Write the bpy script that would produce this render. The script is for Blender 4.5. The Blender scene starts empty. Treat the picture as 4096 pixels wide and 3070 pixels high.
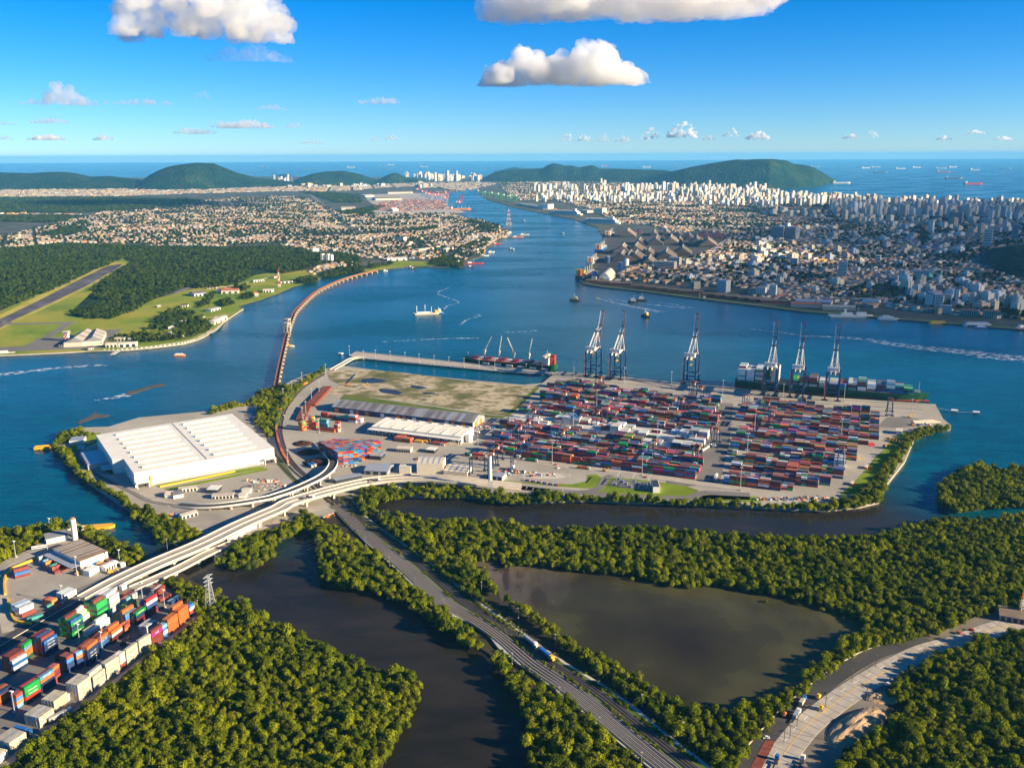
import bpy, bmesh, math, random
import numpy as np
from mathutils import Vector, Matrix, Euler
from mathutils.geometry import tessellate_polygon

SC = bpy.context.scene
COL = SC.collection
RNG = np.random.default_rng(7)
random.seed(7)
R = math.radians

# ------------------------------------------------------------------ camera
FPX = 890.0            # focal length in pixels of a 1024 wide picture
CAM_H = 370.0
PITCH = math.atan((383.5 - 155.0) / FPX)
cam_d = bpy.data.cameras.new('camera')
cam = bpy.data.objects.new('camera', cam_d)
COL.objects.link(cam)
cam_d.sensor_width = 36.0
cam_d.lens = 36.0 * FPX / 1024.0
cam_d.clip_start = 5.0
cam_d.clip_end = 400000.0
ROLL = R(-0.25)
CAM_ROT = Matrix.Rotation(math.pi / 2 - PITCH, 3, 'X') @ Matrix.Rotation(ROLL, 3, 'Z')
cam.location = (0, 0, CAM_H)
cam.rotation_euler = CAM_ROT.to_euler()
SC.camera = cam

# ------------------------------------------------------------------ light
SUN_EL = R(18.5)
SUN_TO = Vector((math.cos(SUN_EL) * math.cos(R(-19)), math.cos(SUN_EL) * math.sin(R(-19)), math.sin(SUN_EL)))  # towards the sun
sun_d = bpy.data.lights.new('sun', 'SUN')
sun_d.energy = 5.0
sun_d.angle = R(0.5)
sun_d.color = (1.0, 0.82, 0.54)
sun = bpy.data.objects.new('sun', sun_d)
sun.rotation_euler = SUN_TO.to_track_quat('Z', 'Y').to_euler()
COL.objects.link(sun)

world = bpy.data.worlds.new('World')
SC.world = world
world.use_nodes = True
wn = world.node_tree.nodes
wl = world.node_tree.links
wn.clear()
sky = wn.new('ShaderNodeTexSky')
sky.sky_type = 'NISHITA'
sky.sun_disc = False
sky.sun_elevation = SUN_EL
sky.sun_rotation = math.atan2(SUN_TO.x, SUN_TO.y)
sky.altitude = 300
sky.air_density = 0.8
sky.dust_density = 0.0
sky.ozone_density = 6.0
hs = wn.new('ShaderNodeHueSaturation')
hs.inputs['Saturation'].default_value = 1.27
wb = wn.new('ShaderNodeMix'); wb.data_type = 'RGBA'; wb.blend_type = 'MULTIPLY'; wb.inputs[0].default_value = 1.0
wb.inputs[7].default_value = (.78, .88, .97, 1)
bg = wn.new('ShaderNodeBackground')
bg.inputs['Strength'].default_value = 0.070
wo = wn.new('ShaderNodeOutputWorld')
wl.new(sky.outputs[0], hs.inputs['Color'])
# below the horizon the sky keeps its horizon colour
tc0 = wn.new('ShaderNodeTexCoord'); sx0 = wn.new('ShaderNodeSeparateXYZ'); cx0 = wn.new('ShaderNodeCombineXYZ'); mx0 = wn.new('ShaderNodeMath'); mx0.operation = 'MAXIMUM'; mx0.inputs[1].default_value = .004
wl.new(tc0.outputs['Generated'], sx0.inputs[0]); wl.new(sx0.outputs[0], cx0.inputs[0]); wl.new(sx0.outputs[1], cx0.inputs[1]); wl.new(sx0.outputs[2], mx0.inputs[0]); wl.new(mx0.outputs[0], cx0.inputs[2]); wl.new(cx0.outputs[0], sky.inputs['Vector'])
wl.new(hs.outputs[0], wb.inputs[6]); wl.new(wb.outputs[2], bg.inputs[0])
wl.new(bg.outputs[0], wo.inputs[0])

SC.view_settings.view_transform = 'Standard'
SC.view_settings.look = 'None'
SC.view_settings.exposure = 1.35
SC.view_settings.gamma = 1.0
SC.view_settings.use_curve_mapping = False
SC.render.engine = 'CYCLES'
cy = SC.cycles
cy.use_denoising = True
cy.max_bounces = 8
cy.diffuse_bounces = 2
cy.glossy_bounces = 2
cy.transmission_bounces = 2
cy.transparent_max_bounces = 8
cy.volume_bounces = 6
cy.volume_max_steps = 96
cy.caustics_reflective = False
cy.caustics_refractive = False
cy.sample_clamp_indirect = 4.0

# ------------------------------------------------------------------ helpers
def unp(fx, fy, z=0.0):
 """the world point at height z seen at photograph pixel (fx, fy) of the 4096 px frame (a survey of the site)"""
 u, v = fx / 4.0, fy / 4.0
 d = CAM_ROT @ Vector(((u - 512) / FPX, -(v - 383.5) / FPX, -1.0))
 t = (z - CAM_H) / min(d.z, -1e-4)
 return Vector((d.x * t, d.y * t, z))

def height_at(fx, fy, p):
 """height of the point above ground point p seen at pixel row fy"""
 u, v = fx / 4.0, fy / 4.0
 d = CAM_ROT @ Vector(((u - 512) / FPX, -(v - 383.5) / FPX, -1.0))
 dist = math.hypot(p[0], p[1])
 return CAM_H + d.z * dist / math.hypot(d.x, d.y)

def crop(x0, y0, s):
 def f(x, y, z=3.0):
  return unp(x0 + x / s, y0 + y / s, z)
 return f

D = crop(0, 0, 2212 / 4096)            # whole photograph at 2212 px
CA = crop(100, 1500, 2.0109)           # sheets of the site survey
CB = crop(1100, 1450, 2.0109)
CC = crop(1900, 1450, 2.0109)
CD = crop(2700, 1450, 1.8433)
CE = crop(0, 2000, 2.0109)
CF = crop(0, 2350, 2.212)
CG = crop(1000, 1800, 1.8433)
CH = crop(800, 2300, 1.58)
CI = crop(1900, 2300, 0.9769)
CJ = crop(2900, 2300, 1.0619)
CK = crop(2000, 1050, 2.0109)
CL = crop(2900, 1200, 1.8495)
CM = crop(1000, 1050, 2.0109)
CN = crop(1000, 600, 2.0109)
CO = crop(2000, 600, 2.0109)
CP = crop(3000, 700, 2.0182)
CQ = crop(0, 950, 2.0109)
CR = crop(0, 600, 2.0109)
CS = crop(2600, 400, 1.4786)
CT = crop(0, 2050, 1.8143)
CU = crop(2900, 1750, 1.0619)

def link(o, parent=None):
 COL.objects.link(o)
 if parent is not None:
  o.parent = parent
 return o

def tag(o, label=None, cat=None, group=None, kind=None):
 if label: o['label'] = label
 if cat: o['category'] = cat
 if group: o['group'] = group
 if kind: o['kind'] = kind
 return o

def empty(name, loc, rz=0.0, label=None, cat=None, group=None):
 o = bpy.data.objects.new(name, None)
 o.empty_display_size = 0.5
 COL.objects.link(o)
 o.location = loc
 o.rotation_euler = (0, 0, rz)
 return tag(o, label, cat, group)

class MB:
 """collects faces, then builds one mesh"""
 def __init__(s):
  s.v = []; s.f = []; s.c = []
  s.col = None
 def add(s, verts, faces):
  n = len(s.v)
  s.v.extend(verts)
  s.f.extend([tuple(i + n for i in f) for f in faces])
  if s.col is not None:
   s.c.extend([s.col] * len(faces))
 def box(s, cx, cy, z0, sx, sy, sz, rz=0.0, bottom=True):
  c, n = math.cos(rz), math.sin(rz)
  pts = []
  for z in (z0, z0 + sz):
   for (a, b) in ((-1, -1), (1, -1), (1, 1), (-1, 1)):
    x, y = a * sx / 2, b * sy / 2
    pts.append((cx + x * c - y * n, cy + x * n + y * c, z))
  fs = [(4, 5, 6, 7), (0, 1, 5, 4), (1, 2, 6, 5), (2, 3, 7, 6), (3, 0, 4, 7)]
  if bottom: fs.append((3, 2, 1, 0))
  s.add(pts, fs)
 def bar(s, a, b, w, h=None):
  a, b = Vector(a), Vector(b)
  h = h or w
  d = b - a
  if d.length < 1e-6: return
  q = d.normalized()
  up = Vector((0, 0, 1)) if abs(q.z) < 0.95 else Vector((0, 1, 0))
  x = q.cross(up).normalized() * w / 2
  y = x.normalized().cross(q).normalized() * h / 2
  pts = [a - x - y, a + x - y, a + x + y, a - x + y, b - x - y, b + x - y, b + x + y, b - x + y]
  s.add([tuple(p) for p in pts], [(3, 2, 1, 0), (4, 5, 6, 7), (0, 1, 5, 4), (1, 2, 6, 5), (2, 3, 7, 6), (3, 0, 4, 7)])
 def cyl(s, cx, cy, z0, r, h, n=12, r2=None, cap=True):
  r2 = r if r2 is None else r2
  p = [(cx + r * math.cos(2 * math.pi * i / n), cy + r * math.sin(2 * math.pi * i / n), z0) for i in range(n)]
  p += [(cx + r2 * math.cos(2 * math.pi * i / n), cy + r2 * math.sin(2 * math.pi * i / n), z0 + h) for i in range(n)]
  f = [(i, (i + 1) % n, n + (i + 1) % n, n + i) for i in range(n)]
  if cap: f += [tuple(range(n, 2 * n))]
  s.add(p, f)
 def hcyl(s, a, b, r, n=10):
  a, b = Vector(a), Vector(b)
  q = (b - a).normalized()
  up = Vector((0, 0, 1)) if abs(q.z) < 0.95 else Vector((0, 1, 0))
  x = q.cross(up).normalized(); y = x.cross(q).normalized()
  p = [tuple(a + x * r * math.cos(2 * math.pi * i / n) + y * r * math.sin(2 * math.pi * i / n)) for i in range(n)]
  p += [tuple(b + x * r * math.cos(2 * math.pi * i / n) + y * r * math.sin(2 * math.pi * i / n)) for i in range(n)]
  f = [(i, (i + 1) % n, n + (i + 1) % n, n + i) for i in range(n)] + [tuple(range(n - 1, -1, -1)), tuple(range(n, 2 * n))]
  s.add(p, f)
 def gable(s, cx, cy, z0, sx, sy, hw, hr, rz=0.0, over=0.0):
  """ridge along local x"""
  c, n = math.cos(rz), math.sin(rz)
  def T(x, y, z): return (cx + x * c - y * n, cy + x * n + y * c, z)
  x, y = sx / 2 + over, sy / 2 + over
  pts = [T(-x, -y, z0 + hw), T(x, -y, z0 + hw), T(x, y, z0 + hw), T(-x, y, z0 + hw), T(-x, 0, z0 + hw + hr), T(x, 0, z0 + hw + hr)]
  s.add(pts, [(0, 1, 5, 4), (2, 3, 4, 5), (1, 2, 5), (3, 0, 4), (3, 2, 1, 0)])
 def prism(s, pts, z0, z1, bottom=False):
  n = len(pts)
  a2 = sum(pts[i][0] * pts[(i + 1) % n][1] - pts[(i + 1) % n][0] * pts[i][1] for i in range(n))
  if a2 < 0: pts = pts[::-1]
  v = [(p[0], p[1], z1) for p in pts] + [(p[0], p[1], z0) for p in pts]
  tris = tessellate_polygon([[Vector((p[0], p[1], 0)) for p in pts]])
  f = []
  for t in tris:
   a, b, c = [Vector((pts[i][0], pts[i][1])) for i in t]
   cr = (b.x - a.x) * (c.y - a.y) - (b.y - a.y) * (c.x - a.x)
   f.append(tuple(t) if cr > 0 else (t[2], t[1], t[0]))
  f += [(i, n + i, n + (i + 1) % n, (i + 1) % n) for i in range(n)]
  s.add(v, f)
 def mesh(s, name, mat, smooth=False):
  me = bpy.data.meshes.new(name)
  me.from_pydata([tuple(p) for p in s.v], [], s.f)
  if mat is not None:
   me.materials.append(mat)
  if s.c and len(s.c) == len(s.f):
   a = me.color_attributes.new('tint', 'FLOAT_COLOR', 'CORNER')
   arr = []
   for poly, c in zip(s.f, s.c):
    arr += list(c) * len(poly)
   a.data.foreach_set('color', arr)
  if smooth:
   me.polygons.foreach_set('use_smooth', [True] * len(me.polygons))
  return me
 def build(s, name, mat, parent=None, smooth=False):
  return link(bpy.data.objects.new(name, s.mesh(name, mat, smooth)), parent)

def boxes(name, mat, cen, size, rz, colors, gable=None, kind=None, top=None):
 """many boxes as one mesh. cen (N,3) base centre, size (N,3), gable (N,) ridge height or None; top: roof colours"""
 N = len(cen)
 cen = np.asarray(cen, float); size = np.asarray(size, float)
 rz = np.broadcast_to(np.asarray(rz, float), (N,))
 g = np.zeros(N) if gable is None else np.asarray(gable, float)
 lx = np.array([-1, 1, 1, -1, -1, 1, 1, -1, -1, 1]) * .5
 ly = np.array([-1, -1, 1, 1, -1, -1, 1, 1, 0, 0]) * .5
 lz = np.array([0, 0, 0, 0, 1, 1, 1, 1, 1, 1.])
 X = lx[None] * size[:, :1]; Y = ly[None] * size[:, 1:2]; Z = lz[None] * size[:, 2:3]
 Z[:, 8:] += g[:, None] + 0.01
 c, s_ = np.cos(rz)[:, None], np.sin(rz)[:, None]
 V = np.stack([cen[:, :1] + X * c - Y * s_, cen[:, 1:2] + X * s_ + Y * c, cen[:, 2:3] + Z], -1).reshape(-1, 3)
 quads = np.array([[0, 1, 5, 4], [1, 2, 6, 5], [2, 3, 7, 6], [3, 0, 4, 7], [4, 5, 9, 8], [6, 7, 8, 9]])
 tris = np.array([[5, 6, 9], [7, 4, 8]])
 base = (np.arange(N) * 10)[:, None, None]
 Q = (quads[None] + base).reshape(-1); T = (tris[None] + base).reshape(-1)
 loops = np.concatenate([Q, T])
 nq, nt = N * 6, N * 2
 me = bpy.data.meshes.new(name)
 me.vertices.add(len(V)); me.vertices.foreach_set('co', V.reshape(-1))
 me.loops.add(len(loops)); me.loops.foreach_set('vertex_index', loops.astype(np.int32))
 me.polygons.add(nq + nt)
 starts = np.concatenate([np.arange(nq) * 4, nq * 4 + np.arange(nt) * 3]).astype(np.int32)
 me.polygons.foreach_set('loop_start', starts)
 me.polygons.foreach_set('use_smooth', [False] * (nq + nt))
 me.update(calc_edges=True)
 me.validate()
 colors = np.asarray(colors, float)
 if colors.shape[1] == 3: colors = np.concatenate([colors, np.ones((N, 1))], 1)
 tc = colors if top is None else np.concatenate([np.asarray(top, float)[:, :3], np.zeros((N, 1))], 1)
 fc = np.concatenate([np.stack([colors] * 4 + [tc] * 2, 1).reshape(-1, 4), np.stack([colors] * 2, 1).reshape(-1, 4)])
 lc = np.concatenate([np.repeat(fc[:nq], 4, 0), np.repeat(fc[nq:], 3, 0)])
 a = me.color_attributes.new('tint', 'FLOAT_COLOR', 'CORNER')
 if len(a.data) == len(lc):
  a.data.foreach_set('color', lc.reshape(-1))
 me.materials.append(mat)
 o = link(bpy.data.objects.new(name, me))
 if kind: o['kind'] = kind
 return o

def inside(px, py, poly):
 poly = np.asarray([(p[0], p[1]) for p in poly])
 x1, y1 = poly[:, 0], poly[:, 1]
 x2, y2 = np.roll(x1, -1), np.roll(y1, -1)
 r = np.zeros(len(px), bool)
 for a, b, c, d in zip(x1, y1, x2, y2):
  if b == d: continue
  m = ((b > py) != (d > py)) & (px < (c - a) * (py - b) / (d - b) + a)
  r ^= m
 return r

def scatter_in(poly, spacing, jitter=0.45, rz=0.0):
 P = np.asarray([(p[0], p[1]) for p in poly])
 c, s = math.cos(rz), math.sin(rz)
 Q = np.stack([P[:, 0] * c + P[:, 1] * s, -P[:, 0] * s + P[:, 1] * c], 1)
 lo, hi = Q.min(0), Q.max(0)
 gx, gy = np.meshgrid(np.arange(lo[0], hi[0], spacing), np.arange(lo[1], hi[1], spacing))
 gx = gx + (np.arange(gx.shape[0]) % 2)[:, None] * spacing * .5 * (jitter > 0.2)
 x = gx.ravel() + RNG.uniform(-1, 1, gx.size) * spacing * jitter
 y = gy.ravel() + RNG.uniform(-1, 1, gx.size) * spacing * jitter
 X, Y = x * c - y * s, x * s + y * c
 m = inside(X, Y, poly)
 return X[m], Y[m]

def vnoise(x, y, seed=0):
 xi, yi = np.floor(x).astype(np.int64), np.floor(y).astype(np.int64)
 fx, fy = x - xi, y - yi
 fx = fx * fx * (3 - 2 * fx); fy = fy * fy * (3 - 2 * fy)
 def h(a, b):
  n = (a * 374761393 + b * 668265263 + seed * 1442695041) & 0xffffffff
  n = ((n ^ (n >> 13)) * 1274126177) & 0xffffffff
  return ((n ^ (n >> 16)) & 0xffff) / 65535.0
 return (h(xi, yi) * (1 - fx) + h(xi + 1, yi) * fx) * (1 - fy) + (h(xi, yi + 1) * (1 - fx) + h(xi + 1, yi + 1) * fx) * fy

def fbm(x, y, o=4, seed=0):
 r = 0; a = .5
 for k in range(o):
  r = r + a * vnoise(x * 2 ** k, y * 2 ** k, seed + k); a *= .5
 return r

def seen(x, y, z=3.0, pad=60):
 """pixel of a world point in the 4096 frame"""
 M = CAM_ROT.transposed()
 p = M @ Vector((x, y, z - CAM_H))
 return (512 + FPX * p.x / -p.z) * 4, (383.5 - FPX * p.y / -p.z) * 4

def seen_np(x, y, z=3.0):
 M = np.array(CAM_ROT.transposed())
 P = np.stack([x, y, np.zeros_like(x) + z - CAM_H])
 p = M @ P
 return (512 + FPX * p[0] / -p[2]) * 4, (383.5 - FPX * p[1] / -p[2]) * 4

def in_frame(x, y, pad=80, z=3.0):
 fx, fy = seen_np(x, y, z)
 return (fx > -pad) & (fx < 4096 + pad) & (fy < 3070 + pad)

def smooth_path(pts, n=8):
 """catmull-rom through points (Vectors)"""
 pts = [Vector(p) for p in pts]
 out = []
 for i in range(len(pts) - 1):
  p0 = pts[max(i - 1, 0)]; p1 = pts[i]; p2 = pts[i + 1]; p3 = pts[min(i + 2, len(pts) - 1)]
  for k in range(n):
   t = k / n
   out.append(.5 * ((2 * p1) + (p2 - p0) * t + (2 * p0 - 5 * p1 + 4 * p2 - p3) * t * t + (3 * p1 - p0 - 3 * p2 + p3) * t ** 3))
 out.append(pts[-1])
 return out

def offset_path(path, d, dz=0.0):
 out = []
 for i, p in enumerate(path):
  a = path[max(i - 1, 0)]; b = path[min(i + 1, len(path) - 1)]
  t = Vector((b.x - a.x, b.y - a.y, 0)).normalized()
  out.append(Vector((p.x - t.y * d, p.y + t.x * d, p.z + dz)))
 return out

def ribbon(mb, path, w0, w1, dz=0.0, thick=0.0):
 """strip between lateral offsets w0..w1 of a path, with optional thickness downwards"""
 a = offset_path(path, w0, dz); b = offset_path(path, w1, dz)
 n = len(path)
 v = [tuple(p) for p in a] + [tuple(p) for p in b]
 f = []
 flip = w0 < w1
 for i in range(n - 1):
  q = (i, i + 1, n + i + 1, n + i)
  f.append(q if flip else q[::-1])
 if thick:
  v += [(p[0], p[1], p[2] - thick) for p in v[:2 * n]]
  m = 2 * n
  for i in range(n - 1):
   f += [(i, m + i, m + i + 1, i + 1), (n + i, n + i + 1, m + n + i + 1, m + n + i), (m + i, m + n + i, m + n + i + 1, m + i + 1)]
  f += [(0, n, m + n, m), (n - 1, m + n - 1, m + 2 * n - 1, 2 * n - 1)]
 mb.add(v, f)

def path_len(path):
 return sum((path[i + 1] - path[i]).length for i in range(len(path) - 1))

def along(path, step, start=0.0):
 """yields (point, heading) every step metres"""
 out = []; d = -start; 
 want = 0.0; acc = 0.0
 want = start
 for i in range(len(path) - 1):
  a, b = path[i], path[i + 1]
  L = (b - a).length
  while L > 0 and want <= acc + L:
   t = (want - acc) / L
   p = a.lerp(b, t)
   out.append((p, math.atan2(b.y - a.y, b.x - a.x)))
   want += step
  acc += L
 return out

def copy_tree(o, parent=None):
 c = o.copy(); COL.objects.link(c)
 if parent is not None: c.parent = parent
 for ch in o.children: copy_tree(ch, c)
 return c
# ------------------------------------------------------------------ materials
class NT:
 def __init__(s, name):
  s.m = bpy.data.materials.new(name); s.m.use_nodes = True
  s.t = s.m.node_tree; s.n = s.t.nodes; s.l = s.t.links
  s.n.clear()
  s.out = s.n.new('ShaderNodeOutputMaterial')
  s.b = s.n.new('ShaderNodeBsdfPrincipled')
  s.l.new(s.b.outputs[0], s.out.inputs[0])
  s.geo = s.n.new('ShaderNodeNewGeometry')
 def noise(s, scale, detail=4, vec=None, rough=.55):
  n = s.n.new('ShaderNodeTexNoise'); n.inputs['Scale'].default_value = scale; n.inputs['Detail'].default_value = detail
  n.inputs['Roughness'].default_value = rough
  s.l.new(vec if vec is not None else s.geo.outputs['Position'], n.inputs['Vector'])
  return n.outputs['Fac']
 def vor(s, scale, vec=None, out='Distance', feat='F1'):
  n = s.n.new('ShaderNodeTexVoronoi'); n.feature = feat; n.inputs['Scale'].default_value = scale
  s.l.new(vec if vec is not None else s.geo.outputs['Position'], n.inputs['Vector'])
  return n.outputs[out]
 def ramp(s, fac, stops):
  r = s.n.new('ShaderNodeValToRGB'); e = r.color_ramp.elements
  while len(e) > 1: e.remove(e[0])
  e[0].position = stops[0][0]; e[0].color = (*stops[0][1], 1) if len(stops[0][1]) == 3 else stops[0][1]
  for p, c in stops[1:]:
   k = e.new(p); k.color = (*c, 1) if len(c) == 3 else c
  s.l.new(fac, r.inputs[0]); return r.outputs[0]
 def mix(s, fac, a, b, mode='MIX'):
  m = s.n.new('ShaderNodeMix'); m.data_type = 'RGBA'; m.blend_type = mode
  for inp, v in ((m.inputs[0], fac), (m.inputs[6], a), (m.inputs[7], b)):
   if isinstance(v, (int, float)): inp.default_value = v
   elif isinstance(v, tuple): inp.default_value = (*v, 1) if len(v) == 3 else v
   else: s.l.new(v, inp)
  return m.outputs[2]
 def math(s, op, a, b=0.0, clamp=False):
  m = s.n.new('ShaderNodeMath'); m.operation = op; m.use_clamp = clamp
  for inp, v in ((m.inputs[0], a), (m.inputs[1], b)):
   if isinstance(v, (int, float)): inp.default_value = v
   else: s.l.new(v, inp)
  return m.outputs[0]
 def mapping(s, vec=None, scale=(1, 1, 1), rot=(0, 0, 0)):
  m = s.n.new('ShaderNodeMapping'); m.inputs['Scale'].default_value = scale; m.inputs['Rotation'].default_value = rot
  s.l.new(vec if vec is not None else s.geo.outputs['Position'], m.inputs[0]); return m.outputs[0]
 def xyz(s, vec=None):
  m = s.n.new('ShaderNodeSeparateXYZ'); s.l.new(vec if vec is not None else s.geo.outputs['Position'], m.inputs[0]); return m.outputs
 def obj(s):
  return s.n.new('ShaderNodeTexCoord').outputs['Object']
 def bump(s, h, strength=.5, dist=.1):
  b = s.n.new('ShaderNodeBump')
  if isinstance(strength, float): b.inputs['Strength'].default_value = strength
  else: s.l.new(strength, b.inputs['Strength'])
  b.inputs['Distance'].default_value = dist
  s.l.new(h, b.inputs['Height']); s.l.new(b.outputs[0], s.b.inputs['Normal'])
 def set(s, color=None, rough=None, metal=None, spec=None, alpha=None):
  for k, v in (('Base Color', color), ('Roughness', rough), ('Metallic', metal), ('Specular IOR Level', spec), ('Alpha', alpha)):
   if v is None: continue
   if isinstance(v, (int, float)): s.b.inputs[k].default_value = v
   elif isinstance(v, tuple): s.b.inputs[k].default_value = (*v, 1) if len(v) == 3 else v
   else: s.l.new(v, s.b.inputs[k])
  return s.m

def flat(name, col, rough=.7, var=.18, scale=.4, metal=0.0, spec=.3):
 t = NT(name)
 n = t.noise(scale, 4)
 c = t.ramp(n, [(.3, tuple(x * (1 - var) for x in col)), (.7, tuple(min(1, x * (1 + var)) for x in col))])
 return t.set(c, rough, metal, spec)

M = {}
M['white'] = flat('white_paint', (.78, .74, .64), .6, .08, .12)
M['cream'] = flat('cream_paint', (.62, .55, .42), .7, .08)
M['grey'] = flat('grey_paint', (.32, .33, .34), .7, .15)
M['dark'] = flat('dark_steel', (.035, .04, .05), .6, .2)
M['steelblue'] = flat('blue_steel', (.03, .07, .16), .5, .2)
M['yellow'] = flat('yellow_paint', (.75, .42, .03), .6, .1)
M['bridge'] = flat('weathered_bridge_steel', (.26, .11, .05), .85, .35, .2)
M['orange'] = flat('orange_paint', (.72, .20, .03), .6, .12)
M['maroon'] = flat('maroon_paint', (.16, .02, .04), .6, .15)
M['red'] = flat('red_paint', (.55, .045, .03), .6, .12)
M['rust'] = flat('rust', (.20, .055, .03), .9, .3)
M['green'] = flat('green_paint', (.02, .22, .08), .6, .12)
M['hullgreen'] = flat('hull_green', (.008, .075, .035), .5, .15, .05)
M['hullred'] = flat('hull_red', (.6, .10, .06), .6, .15, .08)
M['blue'] = flat('blue_paint', (.02, .14, .42), .5, .1)
M['concrete'] = flat('concrete', (.42, .37, .30), .85, .14, .12)
M['concrete_light'] = flat('light_concrete', (.60, .53, .42), .85, .1, .15)
M['wood'] = flat('bark', (.11, .08, .055), .95, .25, 1.5)
M['glass'] = flat('window_glass', (.03, .05, .08), .15, .1, .4, 0, .6)
M['black'] = flat('black_rubber', (.02, .02, .02), .8, .1)
M['galv'] = flat('galvanised_steel', (.45, .47, .48), .45, .12, 1.0, .4)
M['roofdark'] = flat('dark_brown_roof', (.125, .095, .07), .85, .25, .02)
M['roofbrown'] = flat('brown_roof_sheet', (.22, .16, .11), .85, .25, .06)
M['terracotta'] = flat('terracotta_tiles', (.38, .13, .07), .85, .25, .2)

M['cgreen'] = flat('copper_green', (.12, .42, .34), .6, .1)
# attribute tinted
def tinted(name, rough=.7, windows=False, corr=0.0):
 t = NT(name)
 a = t.n.new('ShaderNodeAttribute'); a.attribute_name = 'tint'
 n = t.noise(.25, 4)
 c = t.mix(1.0, a.outputs['Color'], t.ramp(n, [(.3, (.82, .82, .82)), (.7, (1.08, 1.08, 1.08))]), 'MULTIPLY')
 if windows:
  p = t.xyz()
  h = t.math('ADD', p[0], p[1])
  fh = t.math('FRACT', t.math('MULTIPLY', h, .30)); fz = t.math('FRACT', t.math('MULTIPLY', p[2], .33))
  w = t.math('MULTIPLY', t.math('GREATER_THAN', fh, .45), t.math('GREATER_THAN', fz, .5))
  nz = t.xyz(t.geo.outputs['Normal'])[2]
  w = t.math('MULTIPLY', w, t.math('LESS_THAN', t.math('ABSOLUTE', nz), .5))
  c = t.mix(t.math('MULTIPLY', w, .5), c, (.04, .06, .09))
 return t.set(c, rough, 0, .3)
M['tint'] = tinted('painted_walls_and_roofs', .75)
M['tintwin'] = tinted('tower_facade', .6, True)

# container paint: object colour, corrugation from fine relief
def container_mat(name, attr):
 t = NT(name)
 if attr:
  a = t.n.new('ShaderNodeAttribute'); a.attribute_name = 'tint'; col = a.outputs['Color']
 else:
  oi = t.n.new('ShaderNodeObjectInfo'); col = oi.outputs['Color']
 n = t.noise(.35, 5)
 c = t.mix(1.0, col, t.ramp(n, [(.3, (.72, .72, .72)), (.65, (1.05, 1.05, 1.05))]), 'MULTIPLY')
 rust = t.ramp(t.noise(1.1, 5), [(.66, (0, 0, 0)), (.76, (.5, .5, .5))])
 c = t.mix(rust, c, (.14, .06, .04))
 if not attr:
  w = t.n.new('ShaderNodeTexWave'); w.inputs['Scale'].default_value = 1.0; w.inputs['Distortion'].default_value = 0
  t.l.new(t.obj(), w.inputs[0])
  t.bump(w.outputs['Fac'], .9, .12)
 return t.set(c, .55, 0, .35)
M['cont'] = container_mat('container_paint', False)
M['cont_stuff'] = container_mat('container_paint_mass', True)

# water
def water_mat(name, base, base2, nscale, rough=.12, bump=.5, spec=.38, silt=None):
 t = NT(name)
 n = t.noise(nscale, 4)
 c = t.ramp(n, [(.35, base), (.65, base2)])
 if silt:
  # silty creek water inshore, clear channel water outside, mixing along a ragged front
  p = t.xyz(); wob = t.math('MULTIPLY', t.math('SUBTRACT', t.noise(.01, 4), .5), 90.0)
  def st(v, lim, width): return t.math('ADD', t.math('DIVIDE', t.math('SUBTRACT', lim, t.math('ADD', v, wob)), width), .5, True)
  a = st(p[1], 815.0, 90.0)
  b = t.math('MULTIPLY', t.math('MULTIPLY', st(p[1], 1010.0, 60.0), st(p[0], 440.0, 110.0)), st(t.math('MULTIPLY', p[0], -1.0), 220.0, 40.0))
  f = t.math('MAXIMUM', a, b)
  c = t.mix(f, c, t.ramp(t.noise(.006, 4), [(.35, silt[0]), (.65, silt[1])]))
  spec = t.math('SUBTRACT', spec, t.math('MULTIPLY', f, spec - .2)); bump = t.math('SUBTRACT', bump, t.math('MULTIPLY', f, bump - .12))
 c = t.mix(1.0, c, t.ramp(t.noise(.02, 5, t.mapping(scale=(1, 2.4, 1), rot=(0, 0, .45))), [(.35, (.72, .78, .8)), (.65, (1.25, 1.2, 1.15))]), 'MULTIPLY')
 w1 = t.noise(.09, 3, t.mapping(scale=(1, 1.6, 1), rot=(0, 0, .5)))
 w2 = t.noise(.35, 2)
 h = t.math('ADD', w1, t.math('MULTIPLY', w2, .35))
 t.bump(h, float(bump) if isinstance(bump, (int, float)) else bump, 1.2)
 r = t.ramp(t.noise(.0022, 4, t.mapping(scale=(1, 2.2, 1), rot=(0, 0, .4))), [(.4, (rough,) * 3), (.62, (rough + .16,) * 3)])
 t.set(c, r, 0, spec)
 t.b.inputs['IOR'].default_value = 1.33
 return t.m
M['water'] = water_mat('channel_water', (.0003, .058, .092), (.0006, .078, .118), .0012, .14, .6, .26, ((.017, .015, .011), (.029, .024, .016)))
M['inlet'] = water_mat('turbid_inlet_water', (.024, .018, .010), (.036, .029, .014), .006, .10, .12, .2)

POND_MUD = D(1090, 1235, 1.2)
# pond: shallow flooded mud
t = NT('flooded_mud')
p = t.noise(.006, 5)
c = t.ramp(p, [(.36, (.026, .020, .012)), (.48, (.044, .040, .016)), (.60, (.078, .072, .028)), (.7, (.12, .10, .055))])
st = t.noise(.05, 5, t.mapping(scale=(1, .25, 1), rot=(0, 0, .6)))
pp = t.xyz(); q = POND_MUD
d = t.math('ADD', t.math('MULTIPLY', t.math('SUBTRACT', pp[0], q.x), .010), t.math('MULTIPLY', t.math('SUBTRACT', q.y, pp[1]), .006))
md = t.math('SUBTRACT', 1.15, t.math('ADD', d, t.math('MULTIPLY', t.noise(.03, 5), .5)), True)
c = t.mix(md, c, t.ramp(t.noise(.05, 6, t.mapping(scale=(1, .3, 1), rot=(0, 0, .7))), [(.42, (.05, .035, .025)), (.5, (.13, .10, .075)), (.65, (.17, .14, .10))]))
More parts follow.
